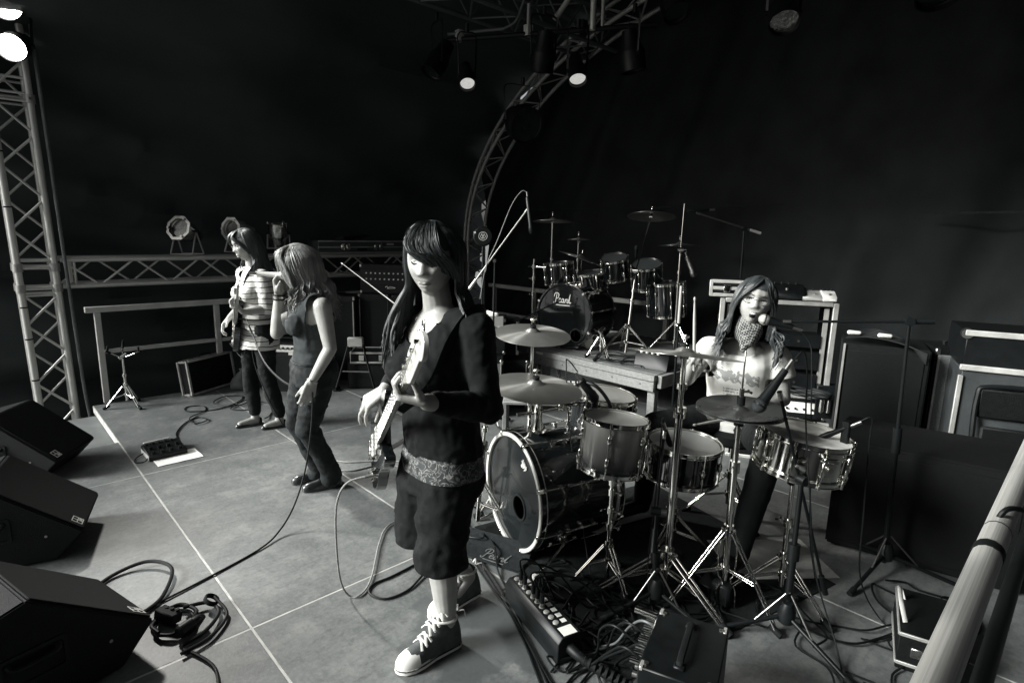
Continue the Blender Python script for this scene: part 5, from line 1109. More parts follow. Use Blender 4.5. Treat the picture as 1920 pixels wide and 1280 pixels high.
# small mixer on a stool behind the kit
ml = thing('bench', 'low pale wooden bench under the small mixer behind the front kit', 'bench', (3.20, 2.98, 0), radians(-46))
for k in range(3): MB().box((0, 0, 0), (0.62, 0.145, 0.022)).build('seat_plank', mat('grey_bench_board', 0.22, 0.6, 0, .25, 5, bump=.15), ml, bevel=0.003, loc=(0, -0.15+0.15*k, 0.36))
for s in (-1, 1): MB().box((s*0.31, 0, 0.185), (0.03, 0.44, 0.37)).build('side_panel', M_wood, ml, bevel=0.003)
mx = thing('mixing_desk', 'small pale mixing desk with many knobs lying on the bench', 'mixer', (3.26, 2.90, 0.372), radians(-46))
MB().prism([(-0.14, 0), (0.14, 0), (0.14, 0.085), (-0.14, 0.035)], 0.34, Matrix(((0, 0, 1, -0.17), (1, 0, 0, 0), (0, 1, 0, 0), (0, 0, 0, 1)))).build('housing', M_label, mx, bevel=0.003)
for i in range(8):
    for j in range(5): rod(mx, 'knob', (-0.14+0.04*i, -0.10+0.048*j, 0.042+0.0085*j), (-0.14+0.04*i, -0.10+0.048*j, 0.062+0.0085*j), 0.008, M_black_plastic if (i+j) % 3 else M_white)
for s in (-1, 1): MB().box((s*0.178, 0, 0.05), (0.014, 0.30, 0.11)).build('side_cheek', M_tolex, mx, bevel=0.003)
# amp stack left of the riser
cabinet('black speaker cabinet with metal corners left of the timber riser', (3.62, 3.95, 0), -45, 0.50, 0.34, 0.46)
cabinet('upper black speaker cabinet on the one left of the timber riser', (3.64, 4.05, 0.49), -45, 0.42, 0.30, 0.32)
cabinet('grey sided speaker cabinet behind the bassist\'s back', (3.30, 3.85, 0), -45, 0.36, 0.3, 0.52, grille=mat('grey_grille_cloth', 0.13))
wl_ = thing('pale_lead_coil', 'coil of white lead lying on the dark amplifier beside the upper cymbal', 'cable', (3.44, 4.02, 0.86))
MB().tube(coil((0, 0), 0.06, 0.16, 2.2, 0.008, 0.0, 0.2, 31), 0.008, 6, 4).build('loop', M_white, wl_)
ar = head_amp('flat dark amplifier with a row of knobs under the coil of white lead', (3.44, 4.02, 0.525), -45, 0.42, 0.30, 0.33, M_alu_dull, 8, 1, M_label, 0.82, False)
# small box with knobs and cables on the riser edge
rb = thing('direct_box', 'small dark slanted box with white knobs on the riser at the right', 'stage box', (4.22, 2.66, RZ), radians(-80))
MB().prism([(-0.10, 0), (0.10, 0), (0.10, 0.13), (-0.06, 0.13)], 0.30, Matrix(((0, 0, 1, -0.15), (1, 0, 0, 0), (0, 1, 0, 0), (0, 0, 0, 1)))).build('housing', M_black_metal, rb, bevel=0.004)
for i in range(4): rod(rb, 'knob', (-0.10+0.05*i, -0.05, 0.13), (-0.10+0.05*i, -0.06, 0.165), 0.014, M_label)

# big black bass cabinet in the shade, right of the snare drum
bk = thing('bass_cabinet', 'big black cabinet lost in shadow between the snare drum and the near rail', 'speaker', (3.55, 0.56, 0), radians(-78))
MB().box((0, 0, 0.30), (0.80, 0.52, 0.58)).build('box', mat('matt_black_paint', 0.0045, 0.8, 0, .3, 30), bk, bevel=0.010, seg=2)
MB().box((0, -0.262, 0.30), (0.72, 0.006, 0.50)).build('grille', mat('matt_black_paint', 0.0045), bk, bevel=0.002)
for sx in (-1, 1): MB().box((sx*0.404, 0, 0.34), (0.01, 0.14, 0.10)).build('handle_plate', M_black_plastic, bk, bevel=0.003)
for sx in (-1, 1):
    for sy in (-1, 1): rod(bk, 'foot', (sx*0.34, sy*0.2, 0.0), (sx*0.34, sy*0.2, 0.012), 0.025, M_rubber)
# ------------------------------------------------------------------ people: tools
M_skin = mat('skin', 0.32, 0.45, 0, 0.10, 28, bump=0.10, bscale=340, rvar=0.08)
M_skin.node_tree.nodes['Principled BSDF'].inputs['Subsurface Weight'].default_value = 0.12
M_skin.node_tree.nodes['Principled BSDF'].inputs['Subsurface Radius'].default_value = (0.01, 0.006, 0.004)
M_skin.node_tree.nodes['Principled BSDF'].inputs['Subsurface Scale'].default_value = 0.5
M_lip = mat('lips', 0.33, 0.35, 0, 0.08, 30)
M_dark = mat('lash_black', 0.012, 0.5, 0, 0.2, 30)
M_eye = mat('eye_white', 0.7, 0.15, 0, 0.05, 20)
M_iris = mat('iris', 0.03, 0.08, 0, 0.3, 60)
def hair_mat(name, v, rough=0.48):
    m = mat(name, v, rough, 0, 0.45, 60, stretch=(1, 1, 0.06), bump=0.12, bscale=160, spec=0.45)
    m.node_tree.nodes['Principled BSDF'].inputs['Anisotropic'].default_value = 0.5; return m
def skinned(name, mb, voxel, material, parent, smooth=3, cut=None, disp=None, origin=None, thick=0, after=None):
    """fuse overlapping closed shapes into one continuous surface"""
    me = bpy.data.meshes.new(name); me.from_pydata(mb.v, [], mb.f); me.validate()
    bm = bmesh.new(); bm.from_mesh(me); bmesh.ops.recalc_face_normals(bm, faces=bm.faces); bm.to_mesh(me); bm.free()
    o = bpy.data.objects.new('tmp', me); COL.objects.link(o)
    m = o.modifiers.new('r', 'REMESH'); m.mode = 'VOXEL'; m.voxel_size = voxel
    if smooth: s = o.modifiers.new('s', 'SMOOTH'); s.iterations = smooth; s.factor = 0.5
    dg = bpy.context.evaluated_depsgraph_get(); out = bpy.data.meshes.new_from_object(o.evaluated_get(dg))
    bpy.data.objects.remove(o); bpy.data.meshes.remove(me)
    bm = bmesh.new(); bm.from_mesh(out); bm.normal_update()
    if disp:
        mv = [(v, v.normal.copy()*disp(v.co)) for v in bm.verts]
        for v, d in mv: v.co += d
    if cut:
        kill = [f for f in bm.faces if cut(f.calc_center_median())]; bmesh.ops.delete(bm, geom=kill, context='FACES')
        for _ in range(3):
            ed = [v for v in bm.verts if v.is_boundary]
            mv = []
            for v in ed:
                nb = [e.other_vert(v).co for e in v.link_edges if e.is_boundary]
                if len(nb) == 2: mv.append((v, v.co.lerp((nb[0]+nb[1])/2, 0.5)))
            for v, c in mv: v.co = c
    if thick:
        bm.normal_update(); g = bmesh.ops.solidify(bm, geom=bm.faces[:], thickness=thick)
    o_ = Vector(origin) if origin is not None else (Vector(parent.location) if parent else Vector())
    for v in bm.verts: v.co -= o_
    bm.to_mesh(out); bm.free(); out.name = name
    out.polygons.foreach_set('use_smooth', [True]*len(out.polygons)); out.materials.clear()
    return put(name, out, material, parent)
def head_frame(c, az, pitch=0, roll=0, sc=1.0):
    """x forward, y to the person's left, z up; pitch > 0 looks down"""
    return Matrix.Translation(c) @ Matrix.Rotation(radians(az), 4, 'Z') @ Matrix.Rotation(radians(pitch), 4, 'Y') @ Matrix.Rotation(radians(roll), 4, 'X') @ Matrix.Scale(sc, 4)
def ga(v, c, s): return math.exp(-((v-c)/s)**2/2)
def face_x(y, z, mouth=0.0):
    """how far the face stands forward at (y, z); head-local metres, head 0.22 tall"""
    ny = y/0.074; nz = z/0.113
    q = 1-ny*ny*0.92-nz*nz*0.90
    x = 0.095*math.sqrt(max(0.0, q))
    x = min(x, 0.083+0.25*(x-0.083)) if x > 0.083 else x
    x += 0.006*ga(z, 0.030, 0.010)*ga(y, 0, 0.045)
    for s in (-1, 1): x -= 0.0150*ga(y, s*0.031, 0.013)*ga(z, 0.011, 0.011); x += 0.005*ga(y, s*0.040, 0.018)*ga(z, -0.022, 0.020)
    t = min(1, max(0, (0.022-z)/0.046)); nosew = 0.0065+0.005*t
    if z > -0.034: x += (0.004+0.021*t**1.2)*ga(y, 0, nosew)*(1 if z > -0.026 else max(0, (z+0.034)/0.008))
    for s in (-1, 1): x += 0.006*ga(y, s*0.0115, 0.006)*ga(z, -0.024, 0.006)
    x += 0.0065*ga(z, -0.050, 0.0055)*ga(y, 0, 0.019)+0.0065*ga(z, -0.0635, 0.006)*ga(y, 0, 0.016)
    x -= 0.0055*ga(z, -0.0565, 0.0026)*ga(y, 0, 0.022)+0.004*ga(z, -0.076, 0.006)*ga(y, 0, 0.02)
    x += 0.009*ga(z, -0.094, 0.013)*ga(y, 0, 0.020)
    return x
def add_head(mb, F, n=64, m=56, ears=True):
    vs = []; fs = []
    for i in range(m+1):
        th = pi*i/m
        for j in range(n):
            a = 2*pi*j/n; z = -0.113*cos(th); s = sin(th)
            y = 0.074*s*sin(a); xb = 0.098*s*cos(a)
            jaw = 1-0.30*max(0, -z/0.113)**1.6 if z < 0 else 1
            if cos(a) > 0:
                x = face_x(y, z) if s > 0.05 else xb
                x = x*min(1, (s/0.35)) if s < 0.35 else x
                k = min(1, cos(a)*3); x = x*k+xb*(1-k)*0.9
            else:
                x = xb*(1.02 if z > -0.02 else max(0.45, 1.02-0.62*(-z-0.02)/0.09))
            vs.append((x, y*jaw, z+(0.004 if cos(a) > 0 else 0)))
    for i in range(m):
        for j in range(n): k = (j+1) % n; fs.append((i*n+j, i*n+k, (i+1)*n+k, (i+1)*n+j))
    mb.add(vs, fs, F)
    if ears:
        for s in (-1, 1): mb.ell((-0.008, s*0.075, -0.004), (0.017, 0.008, 0.029), F, 12, 8)
def face_bits(parent, F, lids='down', lip=True, brows=True, glasses=None, open_mouth=0):
    O = Matrix.Translation(-Vector(parent.location)) @ F
    def P(y, z, d=0.0015): return Vector((face_x(y, z)+d, y, z))
    for s in (-1, 1):
        if lids == 'down':
            MB().tube([P(s*0.019, 0.0075, .001), P(s*0.026, 0.0035, .0022), P(s*0.034, 0.003, .0022), P(s*0.044, 0.0075, .001)], [0.0016, 0.0032, 0.0034, 0.0018], 6, 4).build('eyelash', M_dark, parent, M=O)
            MB().ell((face_x(s*0.031, 0.011)-0.006, s*0.031, 0.011), (0.010, 0.015, 0.010)).build('eyelid', M_skin, parent, M=O)
        else:
            c = (face_x(s*0.031, 0.010)-0.0075, s*0.031, 0.010)
            e = MB().ell(c, (0.0105, 0.0135, 0.0075)).build('eye', M_eye, parent, M=O)
            MB().ell((c[0]+0.0078, c[1], c[2]), (0.0038, 0.0058, 0.0060)).build('iris', M_iris, e)
            MB().tube([P(s*0.018, 0.009, .001), P(s*0.026, 0.0165, .002), P(s*0.036, 0.0165, .002), P(s*0.046, 0.010, .001)], [0.0012, 0.0024, 0.0024, 0.0014], 6, 4).build('eyelash', M_dark, parent, M=O)
        if brows: MB().tube([P(s*0.016, 0.029, .001), P(s*0.030, 0.034, .001), P(s*0.047, 0.029, .001)], [0.0035, 0.0035, 0.0012], 6, 4, flat=0.5).build('eyebrow', M_dark, parent, M=O)
    if open_mouth:
        MB().ell((face_x(0, -0.058)-0.004, 0, -0.060), (0.010, 0.014, open_mouth)).build('mouth_opening', M_dark, parent, M=O)
        MB().ell((face_x(0, -0.05)-0.001, 0, -0.060+open_mouth*0.55), (0.006, 0.013, 0.004)).build('teeth', M_white, parent, M=O)
        for zz, q in ((-0.060+open_mouth*1.0, 1), (-0.060-open_mouth*1.0, -1)):
            MB().tube([P(-0.016, -0.060, 0), P(-0.010, zz, .002), P(0, zz, .003), P(0.010, zz, .002), P(0.016, -0.060, 0)], [0.0015, 0.0042, 0.0045, 0.0042, 0.0015], 6, 4).build('lip', M_lip, parent, M=O)
    elif lip:
        MB().tube([P(-0.023, -0.056, -.001), P(-0.010, -0.0505, .0005), P(0, -0.0518, .0005), P(0.010, -0.0505, .0005), P(0.023, -0.056, -.001)], [0.001, 0.0034, 0.0034, 0.0034, 0.001], 6, 4).build('lip', M_lip, parent, M=O)
        MB().tube([P(-0.020, -0.0575, -.001), P(-0.009, -0.0630, .0003), P(0.009, -0.0630, .0003), P(0.020, -0.0575, -.001)], [0.001, 0.0042, 0.0042, 0.001], 6, 4).build('lip', M_lip, parent, M=O)
    if glasses:
        g = MB()
        for s in (-1, 1):
            fx = face_x(s*0.031, 0.008)+0.017
            pts = [(fx-0.004*(abs(px) > .015), s*0.033+px, 0.006+pz) for px, pz in ((-.02, .011), (0, .0135), (.02, .011), (.023, 0), (.017, -.011), (0, -.0135), (-.017, -.011), (-.022, 0), (-.02, .011))]
            g.tube(pts, 0.0016, 6, 3, cap=False)
            g.tube([(fx-0.006, s*0.055, 0.012), (0.045, s*0.074, 0.012), (0.0, s*0.079, 0.010), (-0.012, s*0.079, 0.002)], 0.0016, 6, 3)
        fx = face_x(0, 0.012)+0.006; g.tube([(fx+0.004, -0.012, 0.010), (fx+0.006, 0, 0.013), (fx+0.004, 0.012, 0.010)], 0.0015, 6, 3)
        g.build('glasses', glasses, parent, M=O)
def ring(c, l, f, hw, hf, hb=None, n=24, p=2.3):
    out = []; hb = hf if hb is None else hb
    for i in range(n):
        a = 2*pi*i/n; ca, sa = cos(a), sin(a)
        x = abs(ca)**(2/p)*(1 if ca > 0 else -1); y = abs(sa)**(2/p)*(1 if sa > 0 else -1)
        out.append(Vector(c)+l*(hw*x)+f*((hf if y > 0 else hb)*y))
    return out
def hand(mb, w, f, n, t, curl=(0.5, 0.6, 0.4), spread=0.0, sc=1.0, thumb=(0.5, 0.75, 0.35), curls=None, tb=0.4):
    """w wrist, f finger direction, n the way the palm faces, t towards the thumb"""
    w = Vector(w); f = Vector(f).normalized(); n = Vector(n); n = (n-f*n.dot(f)).normalized(); t0 = Vector(t); t0 = (t0-f*t0.dot(f)-n*t0.dot(n)).normalized()
    offs = (0.0315, 0.0105, -0.0105, -0.030); ln = ((.042, .026, .021), (.046, .030, .022), (.043, .028, .021), (.034, .021, .019)); R = (.0085, .0088, .0083, .0074)
    for i in range(4):
        o = offs[i]*sc; k = w+f*(0.088-(0.006 if i in (0, 2) else 0.013 if i == 3 else 0))*sc+t0*o
        mb.cap(w+f*0.008*sc+t0*o*0.62, k, 0.0155*sc, 0.0115*sc, 12, 3)
        cc = (curls[i] if curls else curl); a = 0; p = k; fs = (f+t0*(spread*(1.5-i))).normalized()
        for L, da, r0, r1 in zip(ln[i], cc, (1.08, 0.98, 0.9), (0.98, 0.9, 0.72)):
            a += da; q = p+(fs*cos(a)+n*sin(a))*L*sc; mb.cap(p, q, R[i]*r0*sc, R[i]*r1*sc, 10, 3); p = q
    b = w+f*0.022*sc+t0*0.022*sc; d = (f*thumb[0]+t0*thumb[1]+n*thumb[2]).normalized()
    k = b+d*0.038*sc; mb.cap(w+f*0.01*sc+t0*0.008*sc, k, 0.016*sc, 0.0125*sc, 12, 3)
    d2 = (d+f*tb+n*0.12).normalized(); q = k+d2*0.033*sc; mb.cap(k, q, 0.0108*sc, 0.0098*sc, 10, 3)
    d3 = (d2+f*tb*0.6+n*0.1).normalized(); mb.cap(q, q+d3*0.026*sc, 0.0098*sc, 0.0078*sc, 10, 3)
    return mb
def limb(mb, pts, rad):
    for i in range(len(pts)-1): mb.cap(pts[i], pts[i+1], rad[i], rad[i+1], 16, 4)
def muscle(a, b, k, r0, rm, r1):
    a, b = Vector(a), Vector(b); m = a.lerp(b, k); return [a, m, b], [r0, rm, r1]
class Hair:
    """locks of hair: flat tapering tubes that follow the skull and then fall"""
    def __init__(s, F, mt, parent, seed=1): s.F = F; s.m = mt; s.p = parent; s.b = MB(); s.r = random.Random(seed)
    def lock(s, pts, w=0.011, tip=0.25, flat=0.45, wob=0.004, local=True, k=5):
        P = []
        for i, p in enumerate(pts):
            q = s.F @ Vector(p) if local else Vector(p); a = wob*min(1, i/2)
            P.append(q+Vector((s.r.uniform(-a, a), s.r.uniform(-a, a), s.r.uniform(-a, a)*0.5)))
        c = s.F.translation; up = (P[len(P)//2]-c)
        s.b.tube(P, [w*0.75, w, w, w*0.9, w*tip], 7, k, flat=flat, up=up)
        if s.r.random() < 0.4:      # stray hairs
            g = Vector((s.r.uniform(-1, 1), s.r.uniform(-1, 1), s.r.uniform(-.5, .6)))*0.016
            n = len(P); s.b.tube([p+(p-c).normalized()*0.004*min(1, i)+g*(i/(n-1))**1.5+Vector((s.r.uniform(-1, 1), s.r.uniform(-1, 1), s.r.uniform(-1, 1)))*0.0025 for i, p in enumerate(P)], [0.0009, 0.0011, 0.0004], 4, max(2, k-1))
    def cap(s, hairline=0.045, grow=1.07, back=True):
        n, m = 48, 32; vs = []; fs = []
        for i in range(m+1):
            th = pi*0.72*i/m
            for j in range(n):
                a = 2*pi*j/n; z = 0.113*cos(th); q = sin(th)
                vs.append(Vector((0.099*q*cos(a)-0.002, 0.076*q*sin(a), z+0.003))*grow)
        for i in range(m):
            for j in range(n):
                k = (j+1) % n; c = (vs[i*n+j]+vs[(i+1)*n+k])/2
                lim = hairline-0.9*max(0, -c.x+0.02) if c.x < 0.07 else hairline+0.02
                if c.x > 0.0 and c.z < hairline-1.6*max(0, 0.04-c.x): continue
                fs.append((i*n+j, i*n+k, (i+1)*n+k, (i+1)*n+j))
        s.b.add(vs, fs, s.F)
    def done(s):
        o = Vector(s.p.location); s.b.v = [tuple(Vector(v)-o) for v in s.b.v]
        return s.b.build('hair', s.m, s.p, angle=75)
def person(label, base, group=None):
    t = thing('person', label, 'person', base, group=group); return t
def wb(mb, name, m, parent, **k):
    """build a world-space mesh as a part of a thing that only moved, not turned"""
    o = Vector(parent.location); mb.v = [tuple(Vector(v)-o) for v in mb.v]; return mb.build(name, m, parent, **k)
def cloth_noise(amp, f=9.0, seed=0.0, st=(1, 1, 0.45)):
    def fn(c):
        w = noise.noise(Vector((c.x*3, c.y*3, c.z*3+seed)))*0.12      # let the creases wander
        a = noise.noise(Vector((c.x*f*st[0]+seed, c.y*f*st[1]+w*f, c.z*f*st[2]+w*f))); b = noise.noise(Vector((c.x*f*1.9*st[0], c.y*f*1.9*st[1]+seed, c.z*f*1.9*st[2]+w*f)))
        return amp*(a*0.8+1.1*(0.35-abs(b))*max(0, 0.6+a)+0.3*noise.noise(Vector((c.x*f*4, c.y*f*4, c.z*f*4))))
    return fn
def sneaker(parent, heel, toe, h=0.0, label=None, big=True):
    """canvas high-top: sole, toe cap, canvas, laces"""
    heel, toe = Vector(heel), Vector(toe); d = toe-heel; L = Vector((d.x, d.y, 0)).length; f = d.normalized(); s = Vector((-f.y, f.x, 0)).normalized(); u = f.cross(s)*-1
    u = s.cross(f)*-1 if (s.cross(f)).z < 0 else s.cross(f)
    o = Vector(parent.location)
    F = Matrix((f, s, u)).transposed().to_4x4(); F.translation = heel-o
    def outline(k=1.0, a=0.0): return [(x*L-a*0.0, w*k*L) for x, w in ((-0.02, .0), (.0, .10), (.06, .135), (.25, .135), (.45, .14), (.65, .175), (.8, .175), (.92, .13), (.985, .06), (1.0, 0))]
    top = outline(); ol = top+[(x, -w) for x, w in reversed(top[1:-1])]
    MB().prism(ol, 0.026, F).build('sole', M_white, parent, bevel=0.005, seg=2)
    MB().prism([(x*1.004-0.0005, y*1.02) for x, y in ol], 0.004, F @ Matrix.Translation((0, 0, 0.017))).build('sole_stripe', M_dark, parent)
    rings = []
    for x, w, hh in ((0.0, .09, .075), (.05, .125, .12), (.14, .135, .145), (.24, .135, .15), (.33, .13, .135), (.43, .13, .10), (.55, .14, .08), (.68, .155, .062), (.8, .155, .05)):
        rings.append([F @ Vector((x*L+(0.012 if i < 8 else 0)*0, w*L*cos(pi*i/14)*(1-0.25*sin(pi*i/14)), 0.022+hh*sin(pi*i/14)**0.8)) for i in range(15)])
    MB().loft(rings).build('canvas', mat('grey_canvas', 0.075, 0.85, 0, 0.25, 40, bump=0.3, bscale=300), parent, angle=70)
    tr = []
    for x, w, hh in ((.70, .165, .058), (.80, .165, .054), (.90, .135, .045), (.96, .09, .034), (.995, .03, .022)):
        tr.append([F @ Vector((x*L, w*L*cos(pi*i/12), 0.016+hh*sin(pi*i/12)**0.9)) for i in range(13)])
    MB().loft(tr).build('toe_cap', M_white, parent, angle=70)
    for i in range(6):
        x = 0.66-0.065*i; z = 0.024+0.085+0.0125*i*1.1-(0.018 if i < 2 else 0)
        for q in (-1, 1): MB().tube([F @ Vector((x*L, -0.032*q, z-0.020)), F @ Vector((x*L-0.008, -0.012*q, z+0.001)), F @ Vector((x*L-0.017, 0.012*q, z+0.004)), F @ Vector((x*L-0.024, 0.033*q, z-0.012))], 0.0052, 6, 3, flat=0.4).build('lace', M_white, parent)
    MB().tube([F @ Vector((0.25*L+0.055*cos(a), 0.042*sin(a), 0.145+0.012*cos(a))) for a in [2*pi*k/14 for k in range(15)]], 0.0062, 6, 3, flat=0.6, cap=False).build('ankle_lace', M_white, parent)
    for q in (-1, 1): MB().tube([F @ Vector((0.01, 0.012*q, 0.15)), F @ Vector((-0.012, 0.022*q, 0.152)), F @ Vector((-0.016, 0.03*q, 0.12))], 0.0035, 6, 3, flat=0.5).build('lace_bow', M_white, parent)
    if label: MB().tube([F @ Vector((0.16*L+0.034*cos(a), -0.132*L-0.004, 0.075+0.026*sin(a))) for a in [2*pi*k/16 for k in range(17)]], 0.0018, 5, 2, cap=False).build('ankle_emblem', M_label, parent)
# ------------------------------------------------------------------ guitars
M_body_black = mat('black_guitar_lacquer', 0.008, 0.12, 0, 0.2, 3, coat=1.0)
M_maple = mat('maple_neck', 0.46, 0.35, 0, 0.12, 10, stretch=(8, 1, 8), coat=0.3)
M_fret = mat('rosewood_board', 0.30, 0.5, 0, 0.12, 16, stretch=(8, 1, 8))
M_pearl = mat('pickguard', 0.62, 0.25, 0, 0.1, 10)
def guitar(name, label, M, cat, scale=0.864, neck_w=0.052, body_w=0.33, body_l=0.46, strings=4, body=M_body_black, guard=None, board=M_fret, head_m=M_maple, frets=20, single=False, tuners_up=1, head_k=1.0):
    """origin at the bridge, local y along the neck, local z out of the face; x towards the floor side"""
    t = thing(name, label, cat, M=M); w = body_w/2; l = body_l
    ye = -l*0.22
    half = [(0, ye), (.45, ye+.01), (.82, ye+l*.09), (1.0, ye+l*.25), (.93, ye+l*.42), (.76, ye+l*.56), (.74, ye+l*.68), (.80, ye+l*.80), (.74, ye+l*.93), (.60, ye+l*.95), (.42, ye+l*.84), (.24, ye+l*.76), (.18, ye+l*.74)]
    L2 = [(-.18, ye+l*.74), (-.30, ye+l*.80), (-.50, ye+l*1.0), (-.66, ye+l*1.12), (-.80, ye+l*1.10), (-.84, ye+l*.95), (-.76, ye+l*.72), (-.72, ye+l*.58), (-.86, ye+l*.42), (-.98, ye+l*.24), (-.80, ye+l*.07), (-.45, ye+.008)]
    P = catmull([Vector((x*w, y, 0)) for x, y in half], 4)+catmull([Vector((x*w, y, 0)) for x, y in L2], 4)
    MB().prism([(p.x, p.y) for p in P], 0.042, Matrix.Translation((0, 0, -0.042))).build('body', body, t, bevel=0.007, seg=3)
    if guard: MB().prism([(p.x*0.80+0.006, p.y*0.80+0.05) for p in P if p.y > -0.02], 0.003, Matrix.Translation((0, 0, 0.0005))).build('pickguard', guard, t, bevel=0.001)
    y0, y1 = ye+l*0.66, scale; nb = 0.012
    def wid(y): return neck_w*(1.0-0.32*(y-y0)/(y1-y0))
    ne = MB(); ne.loft([[Vector((wid(y)/2*cos(a), y, 0.008-0.021*max(0, -sin(a))**0.8 if sin(a) < 0 else 0.008)) for a in [2*pi*k/16 for k in range(16)]] for y in (y0, (y0+y1)/2, y1)]); ne.build('neck', head_m, t)
    MB().loft([[Vector((-wid(y)/2, y, 0.008)), Vector((wid(y)/2, y, 0.008)), Vector((wid(y)/2, y, 0.0135)), Vector((-wid(y)/2, y, 0.0135))] for y in (y0, y1)]).build('fretboard', board, t)
    for k in range(1, frets+1):
        y = scale*2**(-k/12)
        if y > y0+0.004: rod(t, 'fret', (-wid(y)/2, y, 0.0138), (wid(y)/2, y, 0.0138), 0.0013, M_chrome)
    brick(t, 'nut', (0, y1+0.002, 0.0125), (wid(y1), 0.005, 0.013), M_white)
    hl = 0.20 if strings == 4 else 0.17; h0 = wid(y1)/2; q = tuners_up; hl *= (1+head_k)/2
    HS = [(-h0, 0), (-h0-0.006, 0.02), (-h0*1.2-0.012, 0.05), (-h0*1.2-0.014, hl*0.55), (-h0-0.012, hl*0.82), (-h0*0.5, hl), (h0*0.4, hl*1.02), (h0*1.15, hl*0.92), (h0*1.2, hl*0.82), (h0*0.9, hl*0.72), (h0*1.15, 0.06), (h0*1.1, 0.02), (h0, 0)]
    HP = catmull([Vector((x*q*(1+(head_k-1)*min(1, y/0.05)), y1+0.004+y, 0)) for x, y in HS], 3)
    MB().prism([(p.x, p.y) for p in (HP if q > 0 else HP[::-1])], 0.016, Matrix.Translation((0, 0, -0.010))).build('headstock', head_m, t, bevel=0.002)
    for k in range(strings):
        yy = y1+0.035+(hl-0.06)*k/(strings-1); xx = (-h0*1.0*head_k-0.002+0.004*k)*q
        rod(t, 'tuner_post', (xx+0.012*q, yy, 0.005), (xx+0.012*q, yy, 0.022), 0.0062 if strings == 4 else 0.004, M_chrome)
        rod(t, 'tuner_shaft', (xx, yy, -0.004), (xx-0.034*q, yy, -0.006), 0.004, M_chrome)
        MB().ell((xx-0.040*q, yy, -0.006), (0.012, 0.014 if strings == 4 else 0.008, 0.004), n=12, m=8).build('tuner_key', M_chrome, t)
        sx0 = (k-(strings-1)/2)*neck_w*0.80/(strings-1)*1.1; sx1 = (k-(strings-1)/2)*wid(y1)*0.78/(strings-1)
        rod(t, 'string', (sx0, 0, 0.019), (sx1, y1, 0.0195), 0.0016-0.0002*k if strings == 4 else 0.0008, M_steel); rod(t, 'string', (sx1, y1, 0.0195), (xx+0.012*q, yy, 0.016), 0.0012 if strings == 4 else 0.0007, M_steel)
    MB().box((0, -0.01, 0.009), (neck_w*1.35, 0.045, 0.018)).build('bridge', M_chrome, t, bevel=0.003)
    for k in range(strings): brick(t, 'saddle', ((k-(strings-1)/2)*neck_w*0.29 if strings == 4 else (k-2.5)*neck_w*0.17, 0.0, 0.017), (0.009, 0.02, 0.008), M_steel)
    for yy in ((0.085, 0.20) if strings == 4 else (0.05, 0.12, 0.19)): MB().box((0, yy, 0.008), (neck_w*1.5, 0.035, 0.018)).build('pickup', M_pearl if strings == 4 else M_chrome, t, bevel=0.004)
    for k in range(3): rod(t, 'knob', (w*0.55, -0.03+0.045*k, 0.0), (w*0.55+0.004*k, -0.03+0.045*k, 0.018), 0.011, M_chrome)
    rod(t, 'strap_button', (0, ye, -0.02), (0, ye-0.016, -0.02), 0.006, M_chrome)
    return t
def basis(o, y, z):
    y = Vector(y).normalized(); z = Vector(z); z = (z-y*z.dot(y)).normalized(); x = y.cross(z); M = Matrix((x, y, z)).transposed().to_4x4(); M.translation = Vector(o); return M

# ------------------------------------------------------------------ the bassist in front
BB = Vector((1.24, 1.70, 0))
ps = person('person in a black sweater and shorts playing bass in the foreground', BB)
Fv, Lv = Vector((-0.990, 0.139, 0)), Vector((-0.139, -0.990, 0))
HF = head_frame((1.190, 1.668, 1.522), 213, 13, -4, 1.09)
shl, ell_, wrl = Vector((1.27, 1.525, 1.275)), Vector((1.265, 1.450, 1.015)), Vector((0.978, 1.405, 1.105))
shr, elr, wrr = Vector((1.225, 1.875, 1.27)), Vector((1.335, 2.075, 1.05)), Vector((1.160, 1.965, 0.985))
hil, knl, anl = Vector((1.25, 1.625, 0.82)), Vector((1.195, 1.635, 0.455)), Vector((1.215, 1.622, 0.105))
hir, knr, anr = Vector((1.25, 1.785, 0.82)), Vector((1.215, 1.812, 0.455)), Vector((1.455, 1.792, 0.125))
def torso_b(g=0.0):
    R = []
    for z, hw, hf, hb, cx in ((0.70, .150, .10, .12, 1.25), (0.80, .172, .118, .135, 1.25), (0.90, .168, .122, .115, 1.245), (0.99, .150, .112, .10, 1.24), (1.08, .155, .12, .105, 1.24), (1.17, .165, .125, .115, 1.24), (1.25, .165, .105, .11, 1.245), (1.305, .130, .075, .085, 1.245), (1.335, .075, .055, .06, 1.24), (1.36, .055, .05, .05, 1.235)):
        R.append(ring((cx, 1.70, z), Lv, Fv, hw+g, hf+g, hb+g))
    return R
b = MB(); add_head(b, HF)
b.loft(torso_b()); b.cap((1.238, 1.70, 1.32), HF @ Vector((-0.018, 0, -0.075)), 0.056, 0.050); b.cap((1.235, 1.70, 1.33), HF @ Vector((0.0, 0, -0.06)), 0.05, 0.047)
for s in (-1, 1): b.ell((1.155, 1.71+s*0.068, 1.13), (.062, .075, .075))
limb(b, *muscle(shl, ell_, .4, .062, .055, .043)); limb(b, *muscle(ell_, wrl, .3, .043, .042, .027))
limb(b, *muscle(shr, elr, .4, .060, .053, .042)); limb(b, *muscle(elr, wrr, .3, .042, .041, .027))
limb(b, *muscle(hil, knl, .4, .098, .082, .060)); limb(b, *muscle(knl, anl, .28, .058, .060, .036))
limb(b, *muscle(hir, knr, .4, .098, .082, .060)); limb(b, *muscle(knr, anr, .28, .058, .060, .036))
b.cap(anl, (1.13, 1.625, 0.05), .036, .032); b.cap(anr, (1.37, 1.795, 0.05), .036, .032)
